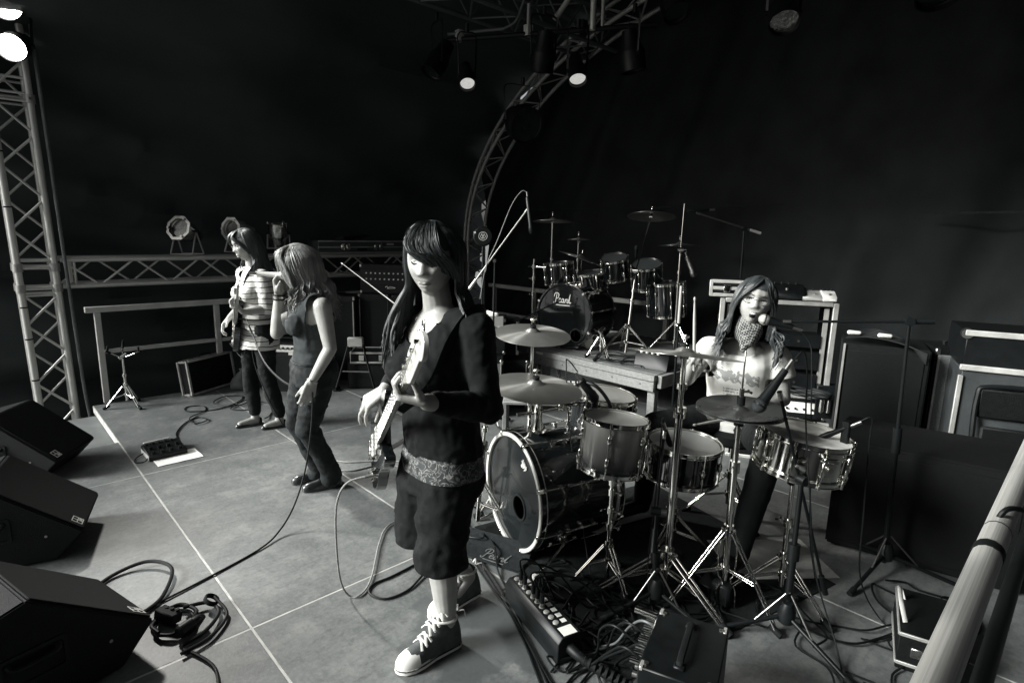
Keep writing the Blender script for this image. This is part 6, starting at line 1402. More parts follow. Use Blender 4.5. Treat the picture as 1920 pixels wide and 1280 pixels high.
hand(b, wrl, (-0.70, 0.60, 0.22), (0.25, -0.05, 1), (-0.70, -0.70, 0.3), spread=0.05, curls=((1.0, 0.95, 0.6), (1.0, 0.95, 0.6), (0.95, 0.9, 0.6), (0.9, 0.9, 0.6)), thumb=(0.2, 0.55, 0.7))
hand(b, wrr, (-0.66, 0.28, -0.42), (0.35, 0.25, -0.85), (-0.45, -0.85, 0.0), spread=0.07, curls=((0.75, 0.35, 0.2), (0.55, 0.5, 0.3), (0.7, 0.6, 0.4), (0.8, 0.7, 0.5)), thumb=(0.55, 0.45, 0.6))
skinned('body', b, 0.0045, M_skin, ps, 3)
face_bits(ps, HF, 'down', brows=True)
# sweater
M_knit = mat('black_knit', 0.010, 0.85, 0, 0.25, 60, bump=0.15, bscale=420, spec=0.2)
c = MB(); c.loft(torso_b(0.013)[1:8])
for s in (-1, 1): c.ell((1.145, 1.71+s*0.070, 1.125), (.080, .088, .095))
limb(c, *muscle(shl, ell_, .4, .071, .064, .054)); limb(c, *muscle(ell_, ell_.lerp(wrl, .86), .3, .053, .051, .040))
limb(c, *muscle(shr, elr, .4, .074, .068, .056)); limb(c, *muscle(elr, elr.lerp(wrr, .80), .3, .056, .052, .040))
c.cap((1.245, 1.60, 1.30), shl, .062, .074); c.cap((1.245, 1.80, 1.30), shr, .062, .072)
def neck_cut(p):
    y = p.y-1.70
    if p.z < 0.758: return True
    u = (p-Vector((1.24, 1.70, 0))).dot(Lv)
    if (p-Vector((1.24, 1.70, 0))).dot(Fv) > 0.015 and p.z > 1.222+8*abs(u)**2: return abs(u) < 0.095
    if p.z > 1.300 and abs(u) < 0.105: return True
    return False
cn = cloth_noise(0.010, 10, 2.0, (1, 1, 0.8))
def fold(p):
    f = cn(p)+0.004*noise.noise(Vector((p.x*4, p.y*4, p.z*26)))*(1 if p.z < 1.02 else 0.4)
    if abs(p.z-0.79) < 0.03: f += 0.0012*math.sin(p.y*420)
    return f
skinned('sweater', c, 0.007, M_knit, ps, 10, neck_cut, fold, thick=0.004)
# patterned top showing under the hem
def swirl():
    m = mat('paisley_print', 0.06, 0.7, 0, 0.3, 10); N = m.node_tree.nodes; L = m.node_tree.links; bs = N['Principled BSDF']
    tc = N.new('ShaderNodeTexCoord'); nz = N.new('ShaderNodeTexNoise'); nz.inputs['Scale'].default_value = 22; nz.inputs['Distortion'].default_value = 2.5; nz.inputs['Detail'].default_value = 2
    L.new(tc.outputs['Object'], nz.inputs['Vector']); r = N.new('ShaderNodeValToRGB'); e = r.color_ramp.elements
    e[0].position = 0.46; e[0].color = tint(0.02); e[1].position = 0.50; e[1].color = tint(0.24); x = r.color_ramp.elements.new(0.55); x.color = tint(0.03)
    L.new(nz.outputs['Fac'], r.inputs['Fac']); L.new(r.outputs['Color'], bs.inputs['Base Color']); return m
c = MB(); c.loft([ring((1.248, 1.70, z), Lv, Fv, hw, hf, hb) for z, hw, hf, hb in ((0.705, .186, .132, .146), (0.74, .190, .134, .148), (0.785, .184, .130, .140), (0.82, .178, .126, .132))])
skinned('print_top', c, 0.009, swirl(), ps, 3, lambda p: p.z > 0.815 or p.z < 0.722, cloth_noise(0.005, 16, 5, (1, 1, 1)))
c = MB(); c.loft([ring((1.25, 1.70, z), Lv, Fv, hw, hf, hb) for z, hw, hf, hb in ((0.64, .170, .128, .145), (0.70, .182, .130, .150), (0.76, .180, .124, .14))])
for h_, k_, q in ((hil, knl, .0), (hir, knr, .0)):
    e_ = k_+(k_-h_).normalized()*0.13; e_ = Vector((k_.x+0.01, k_.y, 0.33)); limb(c, [h_-Zv*0.06, h_.lerp(k_, .55), k_, e_], [.112, .108, .100, .102])
skinned('shorts', c, 0.009, mat('black_cotton', 0.008, 0.8, 0, 0.25, 30, bump=0.2, bscale=200, spec=0.25), ps, 4, lambda p: p.z > 0.748 or p.z < (0.362 if p.y < 1.715 else 0.392), cloth_noise(0.016, 9, 9, (1, 1, 0.6)), thick=0.004)
# necklace
nk = MB(); C0 = Vector((1.235, 1.70, 1.335))
nk.tube([(1.255, 1.755, 1.345), (1.20, 1.748, 1.325), (1.165, 1.715, 1.287), (1.158, 1.698, 1.275), (1.163, 1.680, 1.29), (1.195, 1.648, 1.325), (1.25, 1.642, 1.35)], 0.0022, 6, 5); wb(nk, 'necklace', M_dark, ps)
pe = MB(); pe.cyl((1.157, 1.698, 1.275), (1.146, 1.697, 1.238), 0.0016); pe.lathe([(0.006, 0), (0.009, 0.002), (0.009, 0.004), (0.006, 0.005)], 14, frame((1.145, 1.697, 1.232), (-1, 0, 0.2)), close=True); wb(pe, 'pendant', M_steel, ps)
# hair: a side fringe and long straight locks to the chest
H = Hair(HF, hair_mat('dark_brown_hair', 0.034), ps, 3); H.cap(0.050, 1.075)
for i in range(220):      # fringe sweeping to her left
    u = i/219; r0 = H.r.uniform
    j = r0(-.004, .004)
    H.lock([(-0.030, -0.022+0.03*u+j, 0.117), (0.020, -0.036+0.055*u, 0.119), (0.058, -0.050+0.088*u, 0.104-0.008*u), (0.087-0.012*u, -0.058+0.112*u, 0.074-0.010*u), (0.100-0.028*u+j, -0.044+0.116*u, 0.050-0.012*u), (0.101-0.050*u, -0.018+0.112*u, 0.036-0.03*u+j*2), (0.096-0.062*u, 0.008+0.096*u, 0.026-0.07*u+j*3)], 0.0052, 0.35, 0.4, 0.002)
def fall(H, phi, z_end, out=0.0, top=(0.0, -0.015), w=0.0058, fwd=0.0, wave=0.0, fdir=None):
    c, s = cos(phi), sin(phi); v_ = 1.0+0.10*max(0, math.sin(phi))+0.08*max(0, -c); p1 = Vector((0.105*c*v_-0.004, 0.083*s*v_, 0.045)); p2 = Vector((0.109*c*v_-0.006, 0.089*s*v_, -0.025)); p3 = Vector((0.102*c*v_-0.012, 0.088*s*v_, -0.09))
    A = [H.F @ Vector((top[0]+0.03*c-0.01, top[1]+0.026*s, 0.114)), H.F @ Vector((0.07*c-0.002, top[1]*0.4+0.056*s, 0.094)), H.F @ p1, H.F @ p2, H.F @ p3]
    d = (A[4]-H.F.translation); d.z = 0; d = d.normalized() if d.length > 1e-3 else Vector((0, 0, 0)); z = A[4].z; P = list(A); n = 4
    fd = fdir or Fv
    for k in range(1, n+1):
        t = k/n; q = A[4]+d*(out*math.sin(t*1.7)+wave*math.sin(t*7+phi*3))+Vector((0, 0, (z_end-z)*t))+fd*(fwd*t)
        P.append(q+Vector((H.r.uniform(-.010, .010), H.r.uniform(-.010, .010), 0))*t)
    H.lock(P, w*H.r.uniform(.7, 1.2), 0.3, 0.40, 0.003, local=False, k=3)
for i in range(360):
    dg_ = 72+(282-72)*i/359; phi = radians(dg_)
    fall(H, phi, (1.22 if dg_ < 130 else 1.16)+H.r.uniform(-.07, .05), out=0.05 if abs(math.sin(phi)) > .5 else 0.07, fwd=0.035 if dg_ < 125 else 0.05 if dg_ > 245 else 0.0, fdir=Vector((-0.8, -0.6, 0)))
for i in range(70): fall(H, radians(66+28*i/69), 1.28+H.r.uniform(-.08, .04), 0.045, (0.02, 0.0), 0.005, 0.05, fdir=Vector((-0.8, -0.6, 0)))
for i in range(34): fall(H, radians(274+14*i/33), 1.19+H.r.uniform(-.07, .06), 0.045, (0.02, -0.02), 0.006, 0.05, fdir=Vector((-1, 0.3, 0)))
H.done()
sneaker(ps, (1.262, 1.612, 0.002), (0.985, 1.632, 0.002), label=True)
sneaker(ps, (1.515, 1.790, 0.022), (1.25, 1.800, 0.002))
# bass guitar
BR, NU = Vector((1.166, 2.073, 0.700)), Vector((0.912, 1.409, 1.192))
dn = (NU-BR).normalized(); BN = Vector((-0.83, 0.36, 0.06)); BM = basis(BR, dn, BN)
bs_ = guitar('bass_guitar', 'black bass guitar with a pale maple neck held by the bassist', BM, 'bass guitar', scale=(NU-BR).length, neck_w=0.060, body_w=0.34, body_l=0.44, guard=None, tuners_up=1, head_k=1.6)
stp = MB(); iv = BM.inverted()
stp.tube([iv @ Vector(p) for p in ((1.22, 2.14, 0.64), (1.36, 2.05, 0.75), (1.42, 1.85, 1.05), (1.355, 1.58, 1.30), (1.265, 1.525, 1.352), (1.175, 1.535, 1.26), (1.11, 1.57, 1.10), (1.04, 1.66, 1.0))], 0.020, 8, 6, flat=0.1).build('strap', M_rubber, bs_)
brick(bs_, 'jack_socket', (0.10, -0.06, 0.001), (0.03, 0.03, 0.006), M_chrome)
# ------------------------------------------------------------------ three more players
def az_axes(a): r = radians(a); return Vector((cos(r), sin(r), 0)), Vector((-sin(r), cos(r), 0))
def trunk(C, F_, L_, spec, g=0.0):
    """spec rows: z, half width, front, back, shift forward"""
    return [ring((C[0]+F_.x*s, C[1]+F_.y*s, z), L_, F_, hw+g, hf+g, hb+g) for z, hw, hf, hb, s in spec]
M_denim = mat('dark_denim', 0.016, 0.8, 0, 0.3, 14, bump=0.25, bscale=200, spec=0.25)
M_denim2 = mat('mid_denim', 0.029, 0.8, 0, 0.35, 9, bump=0.25, bscale=200, spec=0.25)

# ---- the guitarist in stripes
SB = Vector((1.64, 4.70, 0)); sp = person('person in a striped tunic and glasses playing guitar at the far left', SB)
F2, L2_ = az_axes(192)
HS_ = head_frame((1.600, 4.725, 1.487), 186, 16, 3, 1.06)
TS = ((0.70, .150, .10, .11, 0), (0.80, .162, .105, .12, 0), (0.92, .135, .095, .095, 0), (1.02, .135, .105, .095, 0), (1.13, .150, .115, .10, 0), (1.22, .150, .095, .095, 0), (1.275, .115, .07, .075, 0), (1.31, .06, .05, .05, 0))
shl, el, wl_ = Vector((1.655, 4.565, 1.245)), Vector((1.655, 4.505, 1.005)), Vector((1.475, 4.515, 0.995))
shr, er, wr_ = Vector((1.615, 4.865, 1.245)), Vector((1.66, 4.985, 1.02)), Vector((1.48, 4.86, 0.905))
hl_, kl_, al_ = Vector((1.65, 4.615, 0.82)), Vector((1.665, 4.62, 0.44)), Vector((1.74, 4.622, 0.085))
hr_, kr_, ar_ = Vector((1.635, 4.785, 0.82)), Vector((1.585, 4.80, 0.44)), Vector((1.61, 4.803, 0.085))
b = MB(); add_head(b, HS_, 48, 40); b.loft(trunk(SB, F2, L2_, TS)); b.cap((1.635, 4.715, 1.29), HS_ @ Vector((-0.015, 0, -0.07)), .052, .047)
for s in (-1, 1): b.ell(Vector((1.64, 4.70, 1.11))+F2*0.085+L2_*(s*0.065), (.055, .058, .06))
limb(b, *muscle(shl, el, .4, .052, .046, .037)); limb(b, *muscle(el, wl_, .3, .037, .036, .024)); limb(b, *muscle(shr, er, .4, .052, .046, .037)); limb(b, *muscle(er, wr_, .3, .037, .036, .024))
limb(b, *muscle(hl_, kl_, .4, .085, .072, .052)); limb(b, *muscle(kl_, al_, .28, .05, .052, .034)); limb(b, *muscle(hr_, kr_, .4, .085, .072, .052)); limb(b, *muscle(kr_, ar_, .28, .05, .052, .034))
for a_, t_ in ((al_, (1.63, 4.626, .028)), (ar_, (1.485, 4.80, .028))): b.cap(a_, Vector(a_)-Zv*.045, .034, .032); b.cap(Vector(a_)-Zv*.045, t_, .034, .024)
hand(b, wl_, (-0.62, 0.55, 0.35), (0.3, 0.1, 1), (-0.6, -0.75, 0.2), spread=.05, curls=((.9, .9, .6),)*4, thumb=(.25, .6, .6))
hand(b, wr_, (-0.55, -0.15, -0.55), (0.55, -0.5, -0.5), (-0.3, -0.8, .35), spread=.05, curls=((.5, .6, .5),)*4, thumb=(.6, .5, .4))
skinned('body', b, 0.0065, M_skin, sp, 3)
face_bits(sp, HS_, 'down', glasses=mat('dark_glasses_frame', 0.03, 0.3, 0, .2, 9))
def stripes():
    m = mat('striped_jersey', 0.52, 0.85, 0, 0.08, 20, bump=0.2, bscale=200); N = m.node_tree.nodes; L = m.node_tree.links; bs = N['Principled BSDF']; src = bs.inputs['Base Color'].links[0].from_socket
    tc = N.new('ShaderNodeTexCoord'); s = N.new('ShaderNodeSeparateXYZ'); L.new(tc.outputs['Object'], s.inputs['Vector'])
    nz = N.new('ShaderNodeTexNoise'); nz.inputs['Scale'].default_value = 5; L.new(tc.outputs['Object'], nz.inputs['Vector'])
    ad = N.new('ShaderNodeMath'); ad.operation = 'MULTIPLY_ADD'; ad.inputs[1].default_value = 0.045; L.new(nz.outputs['Fac'], ad.inputs[0]); L.new(s.outputs['Z'], ad.inputs[2])
    dv = N.new('ShaderNodeMath'); dv.operation = 'DIVIDE'; dv.inputs[1].default_value = 0.0425; L.new(ad.outputs['Value'], dv.inputs[0])
    fr = N.new('ShaderNodeMath'); fr.operation = 'FRACT'; L.new(dv.outputs['Value'], fr.inputs[0])
    lt = N.new('ShaderNodeMath'); lt.operation = 'LESS_THAN'; lt.inputs[1].default_value = 0.17; L.new(fr.outputs['Value'], lt.inputs[0])
    x = N.new('ShaderNodeMixRGB'); L.new(lt.outputs['Value'], x.inputs['Fac']); L.new(src, x.inputs['Color1']); x.inputs['Color2'].default_value = tint(0.02); L.new(x.outputs['Color'], bs.inputs['Base Color']); return m
c = MB(); c.loft(trunk(SB, F2, L2_, ((0.655, .176, .130, .135, 0), (0.72, .178, .130, .138, 0), (0.82, .172, .120, .13, 0), (0.92, .143, .105, .105, 0), (1.02, .147, .118, .107, 0), (1.13, .163, .128, .115, 0), (1.22, .163, .108, .108, 0), (1.285, .125, .082, .088, 0))))
for s in (-1, 1): c.ell(Vector((1.64, 4.70, 1.11))+F2*0.095+L2_*(s*0.067), (.064, .068, .070))
limb(c, [Vector((1.645, 4.63, 1.265)), shl, shl.lerp(el, .55), shl.lerp(el, .98)], [.05, .064, .060, .055]); limb(c, [Vector((1.625, 4.79, 1.265)), shr, shr.lerp(er, .55), shr.lerp(er, .98)], [.05, .064, .06, .055])
def cutS(p):
    u = (p-SB).dot(L2_); f = (p-SB).dot(F2)
    if p.z < 0.672+0.012*math.sin(u*20): return True
    if p.z > 1.235 and f > 0.0 and abs(u) < 0.075 and p.z > 1.225+6*u*u: return True
    return p.z > 1.285 and abs(u) < 0.07
cs2 = cloth_noise(0.008, 10, 3, (1, 1, .6)); skinned('tunic', c, 0.009, stripes(), sp, 3, cutS, cs2, thick=0.003)
MB().tube([Vector((0, 0, 0.915))+L2_*(0.159*cos(a))+F2*(0.122*sin(a)) for a in [2*pi*k/24 for k in range(25)]], 0.018, 8, 2, cap=False, flat=0.3).build('belt', M_dark, sp)
c = MB(); c.loft(trunk(SB, F2, L2_, ((0.72, .155, .105, .125, 0), (0.80, .165, .11, .128, 0), (0.86, .15, .10, .11, 0))))
limb(c, [hl_, hl_.lerp(kl_, .5), kl_, kl_.lerp(al_, .45), Vector(al_)+Zv*.035], [.095, .08, .061, .060, .050]); limb(c, [hr_, hr_.lerp(kr_, .5), kr_, kr_.lerp(ar_, .45), Vector(ar_)+Zv*.035], [.095, .08, .061, .060, .050])
skinned('jeans', c, 0.009, M_denim, sp, 3, lambda p: p.z < 0.075, cloth_noise(0.008, 13, 8, (.8, .8, 1.1)))
for hx, tx in (((1.785, 4.624), (1.59, 4.628)), ((1.655, 4.805), (1.445, 4.80))):
    h_, t_ = Vector((*hx, 0)), Vector((*tx, 0)); f = (t_-h_).normalized(); s_ = Vector((-f.y, f.x, 0)); L = (t_-h_).length; o = SB
    R = [[h_-o+f*(x*L)+s_*(w*L*cos(a))+Zv*(0.003+hh*max(0, sin(a))) for a in [2*pi*k/18 for k in range(18)]] for x, w, hh in ((-.03, .05, .045), (.03, .12, .055), (.2, .13, .04), (.4, .13, .03), (.6, .155, .034), (.8, .15, .038), (.94, .10, .03), (1.0, .03, .015))]
    MB().loft(R).build('flat_shoe', mat('black_leather', 0.010, 0.3, 0, 0.3, 20, coat=0.3), sp, angle=70)
def wfall(H, phi, z_end, out, wave, w=0.012, fwd=0.0, fdir=Vector((-1, 0, 0)), top=(0.0, 0.0), vol=1.0, seg=5, freq=7.0):
    c_, s_ = cos(phi), sin(phi); A = [H.F @ Vector((top[0]+0.028*c_-0.01, top[1]+0.024*s_, 0.115)), H.F @ Vector((0.07*c_, 0.056*s_, 0.093)), H.F @ Vector((0.106*c_*vol-.004, 0.083*s_*vol, .045)), H.F @ Vector((0.110*c_*vol-.006, 0.090*s_*vol, -.025)), H.F @ Vector((0.104*c_*vol-.012, 0.090*s_*vol, -.085))]
    d = A[4]-H.F.translation; d.z = 0; d = d.normalized(); z = A[4].z; P = list(A); ph = phi*1.7+H.r.uniform(-.45, .45)
    for k in range(1, seg+1):
        t = k/seg; P.append(A[4]+d*(out*math.sin(t*1.7))+Vector((wave*math.sin(t*freq+ph), wave*cos(t*freq*1.1+ph), 0))+Vector((0, 0, (z_end-z)*t))+fdir*(fwd*t)+Vector((H.r.uniform(-.008, .008), H.r.uniform(-.008, .008), 0))*t)
    H.lock(P, w*H.r.uniform(.7, 1.25), 0.3, 0.42, 0.003, local=False, k=3)
H = Hair(HS_, hair_mat('brown_hair', 0.06), sp, 11); H.cap(0.072, 1.07)
for i in range(260): wfall(H, radians(68+222*i/259), 1.12+H.r.uniform(-.08, .05), 0.05, 0.006, 0.0055, 0.02 if i < 60 else 0, Vector((-1, -.3, 0)))
for i in range(60):
    u = i/59; q = -1 if i % 2 else 1
    H.lock([(-0.01, 0.004*q, 0.118), (0.05, q*(0.004+.02*u), 0.111), (0.088, q*(0.018+0.02*u), 0.083), (0.090-0.02*u, q*(0.045+0.012*u), 0.045), (0.066-0.02*u, q*0.072, 0.0), (0.04, q*0.085, -0.06)], 0.0065, 0.5, 0.4, 0.004)
H.done()
g0, g1 = Vector((1.505, 4.83, 0.80)), Vector((1.405, 4.415, 1.105)); dg_ = (g1-g0).normalized()
GM = basis(g0+dg_*-0.05, dg_, (-0.85, 0.30, 0.15))
gt = guitar('electric_guitar', 'black electric guitar with a white guard held by the striped player', GM, 'guitar', scale=0.60, neck_w=0.050, body_w=0.31, body_l=0.40, strings=6, guard=M_pearl, board=mat('dark_board', 0.03, .5, 0, .2, 10), frets=19)
gi = GM.inverted(); MB().tube([gi @ Vector(p) for p in ((1.53, 4.98, 0.72), (1.75, 4.90, 0.95), (1.76, 4.75, 1.22), (1.66, 4.62, 1.345), (1.57, 4.62, 1.25), (1.535, 4.66, 1.10), (1.49, 4.66, 0.98))], 0.026, 8, 6, flat=0.1).build('strap', mat('woven_strap', 0.035, .8, 0, .3, 60), gt)
cable('dark guitar lead hanging from the striped player to the deck', [(1.47, 4.86, .70), (1.52, 4.72, .60), (1.54, 4.66, .8), (1.56, 4.62, .9), (1.55, 4.58, .6), (1.60, 4.45, .3), (1.72, 4.5, .05), (1.80, 4.8, .006), (1.9, 5.1, .006)], 0.004)

# ---- the singer
NB = Vector((1.46, 3.28, 0)); sg = person('person in a dark sleeveless top and jeans singing into a microphone', NB)
F3, L3 = az_axes(166)
HN = head_frame((1.420, 3.335, 1.405), 172, 14, 0, 1.06)
TN = ((0.70, .160, .105, .125, .01), (0.79, .165, .11, .13, .01), (0.90, .135, .10, .10, 0), (0.99, .135, .11, .10, -.01), (1.09, .150, .125, .105, 0), (1.16, .150, .10, .10, .005), (1.215, .115, .07, .08, .01), (1.25, .06, .05, .055, .015))
shl, el, wl_ = Vector((1.450, 3.115, 1.185)), Vector((1.465, 3.065, 0.945)), Vector((1.362, 3.105, 0.755))
shr, er, wr_ = Vector((1.43, 3.415, 1.185)), Vector((1.305, 3.43, 1.000)), Vector((1.325, 3.415, 1.245))
hl_, kl_, al_ = Vector((1.475, 3.21, 0.79)), Vector((1.375, 3.235, 0.44)), Vector((1.545, 3.275, 0.10))
hr_, kr_, ar_ = Vector((1.455, 3.37, 0.79)), Vector((1.39, 3.405, 0.43)), Vector((1.53, 3.42, 0.10))
b = MB(); add_head(b, HN, 48, 40); b.loft(trunk(NB, F3, L3, TN)); b.cap((1.445, 3.29, 1.22), HN @ Vector((-0.015, 0, -0.07)), .055, .048)
for s in (-1, 1): b.ell(Vector((NB.x, NB.y, 1.075))+F3*0.095+L3*(s*0.070), (.05, .06, .06))
limb(b, *muscle(shl, el, .4, .052, .047, .037)); limb(b, *muscle(el, wl_, .3, .038, .037, .025)); limb(b, *muscle(shr, er, .4, .051, .046, .037)); limb(b, *muscle(er, wr_, .3, .038, .037, .025))
limb(b, *muscle(hl_, kl_, .4, .09, .078, .056)); limb(b, *muscle(kl_, al_, .28, .054, .056, .036)); limb(b, *muscle(hr_, kr_, .4, .09, .078, .056)); limb(b, *muscle(kr_, ar_, .28, .054, .056, .036))
hand(b, wl_, (-0.25, 0.10, -0.95), (0.2, 0.9, 0), (-0.9, 0.1, 0.2), spread=.03, curls=((.35, .45, .3),)*4, thumb=(.75, .4, .35))
hand(b, wr_, (-0.05, -0.10, 1.0), (0.45, -0.85, 0.1), (-0.75, -0.4, 0.1), spread=.03, curls=((.7, 1.15, .7),)*4, thumb=(.45, .4, .65))
skinned('body', b, 0.0065, M_skin, sg, 3)
face_bits(sg, HN, 'down')
M_tank = mat('charcoal_jersey', 0.035, 0.85, 0, 0.25, 30, bump=0.2, bscale=180, spec=0.25)
c = MB(); c.loft(trunk(NB, F3, L3, TN[1:7], 0.010))
for s in (-1, 1): c.ell(Vector((NB.x, NB.y, 1.075))+F3*0.103+L3*(s*0.072), (.060, .070, .070)); c.cap(Vector((NB.x, NB.y, 1.20))+L3*(s*0.07), Vector((NB.x, NB.y, 1.195))+L3*(s*0.135), .054, .062)
def cutN(p):
    u = (p-NB).dot(L3); f = (p-NB).dot(F3)
    if p.z < 0.835: return True
    if abs(u) > 0.148 and p.z > 1.08: return True
    return p.z > 1.15+9*u*u and f > -0.02 and abs(u) < 0.09
def foldN(p): return cs2(p)+0.005*noise.noise(Vector((p.x*3, p.y*3, p.z*34)))*(1 if p.z < 1.0 else .3)
tk = skinned('tank_top', c, 0.008, M_tank, sg, 3, cutN, foldN, thick=0.003)
pr_ = MB(); rn = random.Random(4)
for k in range(9):
    q = Vector((NB.x, NB.y, 1.135-0.006*k))+F3*(0.168-0.004*abs(k-4))+L3*(0.095-0.022*k); pr_.tube([q+Zv*.020, q+L3*.006+F3*.002, q-Zv*.018-L3*.004], 0.004, 5, 2, flat=.4)
wb(pr_, 'chest_print', M_label, sg)
c = MB(); c.loft(trunk(NB, F3, L3, ((0.70, .168, .112, .135, .01), (0.79, .174, .118, .138, .01), (0.855, .155, .11, .115, .005))))
limb(c, [hl_, hl_.lerp(kl_, .5), kl_, kl_.lerp(al_, .5), Vector(al_)-Zv*.02, Vector(al_)-Zv*.05+F3*.02], [.10, .088, .070, .060, .062, .064]); limb(c, [hr_, hr_.lerp(kr_, .5), kr_, kr_.lerp(ar_, .5), Vector(ar_)-Zv*.02, Vector(ar_)-Zv*.05+F3*.02], [.10, .084, .066, .060, .062, .064])
skinned('jeans', c, 0.009, M_denim2, sg, 3, lambda p: p.z < 0.028 or p.z > 0.852, cloth_noise(0.010, 11, 8, (.8, .8, 1.1)))
for h_, t_ in (((1.595, 3.265), (1.365, 3.325)), ((1.58, 3.41), (1.36, 3.475))):
    h_, t_ = Vector((*h_, 0)), Vector((*t_, 0)); f = (t_-h_).normalized(); s_ = Vector((-f.y, f.x, 0)); L = (t_-h_).length
    R = [[h_-NB+f*(x*L)+s_*(w*L*cos(a))+Zv*(0.004+hh*max(0, sin(a))) for a in [2*pi*k/18 for k in range(18)]] for x, w, hh in ((-.02, .06, .06), (.04, .13, .085), (.25, .14, .09), (.45, .14, .075), (.62, .16, .058), (.8, .155, .05), (.94, .11, .04), (1.0, .04, .02))]
    MB().loft(R).build('boot', mat('black_leather', 0.01), sg, angle=70)
for z, rr in ((0.0, .034), (.012, .0335), (.026, .033)):
    q = wr_.lerp(er, .06)+(er-wr_).normalized()*z; F_ = frame(q-NB, er-wr_); MB().lathe([(rr-.003, -.004), (rr+.002, -.004), (rr+.002, .004), (rr-.003, .004)], 20, F_, close=True).build('bracelet', M_dark if z != .012 else M_steel, sg)
q = wl_.lerp(el, .04); MB().lathe([(.028, -.005), (.033, -.005), (.033, .005), (.028, .005)], 20, frame(q-NB, el-wl_), close=True).build('bracelet', M_steel, sg)
bl = MB(); bl.tube([Vector((0, 0, 0.845))+L3*(0.162*cos(a))+F3*(0.108*sin(a)+.006) for a in [2*pi*k/24 for k in range(25)]], 0.017, 8, 2, cap=False, flat=.25); bl.build('belt', M_dark, sg)
H = Hair(HN, hair_mat('light_brown_hair', 0.20, .45), sg, 21); H.cap(0.065, 1.08)
for i in range(340): wfall(H, radians(38+284*i/339), 1.14+H.r.uniform(-.08, .08), 0.035+H.r.uniform(-.012, .012), 0.011, 0.0062, 0.02 if i < 92 or i > 255 else -0.03, Vector((-1, .2, 0)), vol=1.06, freq=9)
for i in range(80):
    u = i/79; q = 1 if i % 3 else -1
    H.lock([(-0.01, 0.004*q, 0.118), (0.05, q*(0.004+.02*u), 0.112), (0.090, q*(0.012+0.028*u), 0.085), (0.104-0.02*u, q*(0.030+0.03*u), 0.035), (0.102-0.02*u, q*(0.046+0.028*u), -0.03), (0.085, q*(0.058+.02*u), -0.095), (0.07, q*0.085, -0.16)], 0.0075, 0.4, 0.42, 0.007)
H.done()
mic('wired microphone in the singer\'s raised hand, pale barrel pointing left', (1.352, 3.362, 1.345), (0.82, -0.55, -0.08), 0.16, 0.024, M_mesh_ball, M_label, 'ball')

# ---- the drummer
DB = Vector((3.10, 1.40, 0)); dr = person('person in a pale printed shirt singing behind the front drum kit', DB)
F4, L4 = az_axes(196)
HD = head_frame((2.975, 1.300, 1.292), 207, -2, -9, 1.10)
TD = ((0.50, .165, .12, .13, .0), (0.60, .170, .115, .13, .0), (0.70, .145, .105, .105, .02), (0.79, .140, .10, .10, .035), (0.89, .152, .115, .105, .05), (0.98, .160, .105, .105, .065), (1.04, .130, .075, .085, .075), (1.075, .065, .055, .055, .085))
C4 = Vector((3.11, 1.395, 0))
rsh, rel, rwr = Vector((2.955, 1.520, 1.005)), Vector((2.785, 1.545, 0.855)), Vector((2.62, 1.42, 1.00))
lsh, lel, lwr = Vector((3.105, 1.205, 0.995)), Vector((3.115, 1.155, 0.765)), Vector((2.875, 1.185, 0.755))
rhi, rkn, ran = Vector((3.05, 1.50, 0.58)), Vector((2.64, 1.64, 0.60)), Vector((2.70, 1.72, 0.12))
lhi, lkn, lan = Vector((3.10, 1.30, 0.58)), Vector((2.74, 1.06, 0.60)), Vector((2.56, 1.08, 0.12))
b = MB(); add_head(b, HD, 56, 48); b.loft(trunk(C4, F4, L4, TD)); b.cap((3.03, 1.37, 1.04), HD @ Vector((-0.015, 0, -0.07)), .052, .046)
limb(b, *muscle(rsh, rel, .4, .050, .046, .037)); limb(b, *muscle(rel, rwr, .3, .037, .036, .024)); limb(b, *muscle(lsh, lel, .4, .050, .046, .037)); limb(b, *muscle(lel, lwr, .3, .037, .036, .024))
limb(b, *muscle(rhi, rkn, .4, .088, .076, .056)); limb(b, *muscle(rkn, ran, .28, .052, .054, .036)); limb(b, *muscle(lhi, lkn, .4, .088, .076, .056)); limb(b, *muscle(lkn, lan, .28, .052, .054, .036))
hand(b, rwr, (-0.62, -0.40, 0.62), (0.2, 0.35, -0.75), (0.2, -0.6, 0.3), spread=.02, curls=((1.0, 1.2, .7),)*4, thumb=(.6, .35, .5))
hand(b, lwr, (-0.93, 0.1, 0.0), (0.0, 0.25, -0.95), (0.0, 0.95, 0.3), spread=.02, curls=((1.0, 1.2, .7),)*4, thumb=(.6, .35, .5))
skinned('body', b, 0.006, M_skin, dr, 3)
face_bits(dr, HD, 'open', glasses=mat('thin_glasses_frame', 0.05, .3, .5, .2, 9), open_mouth=0.014)
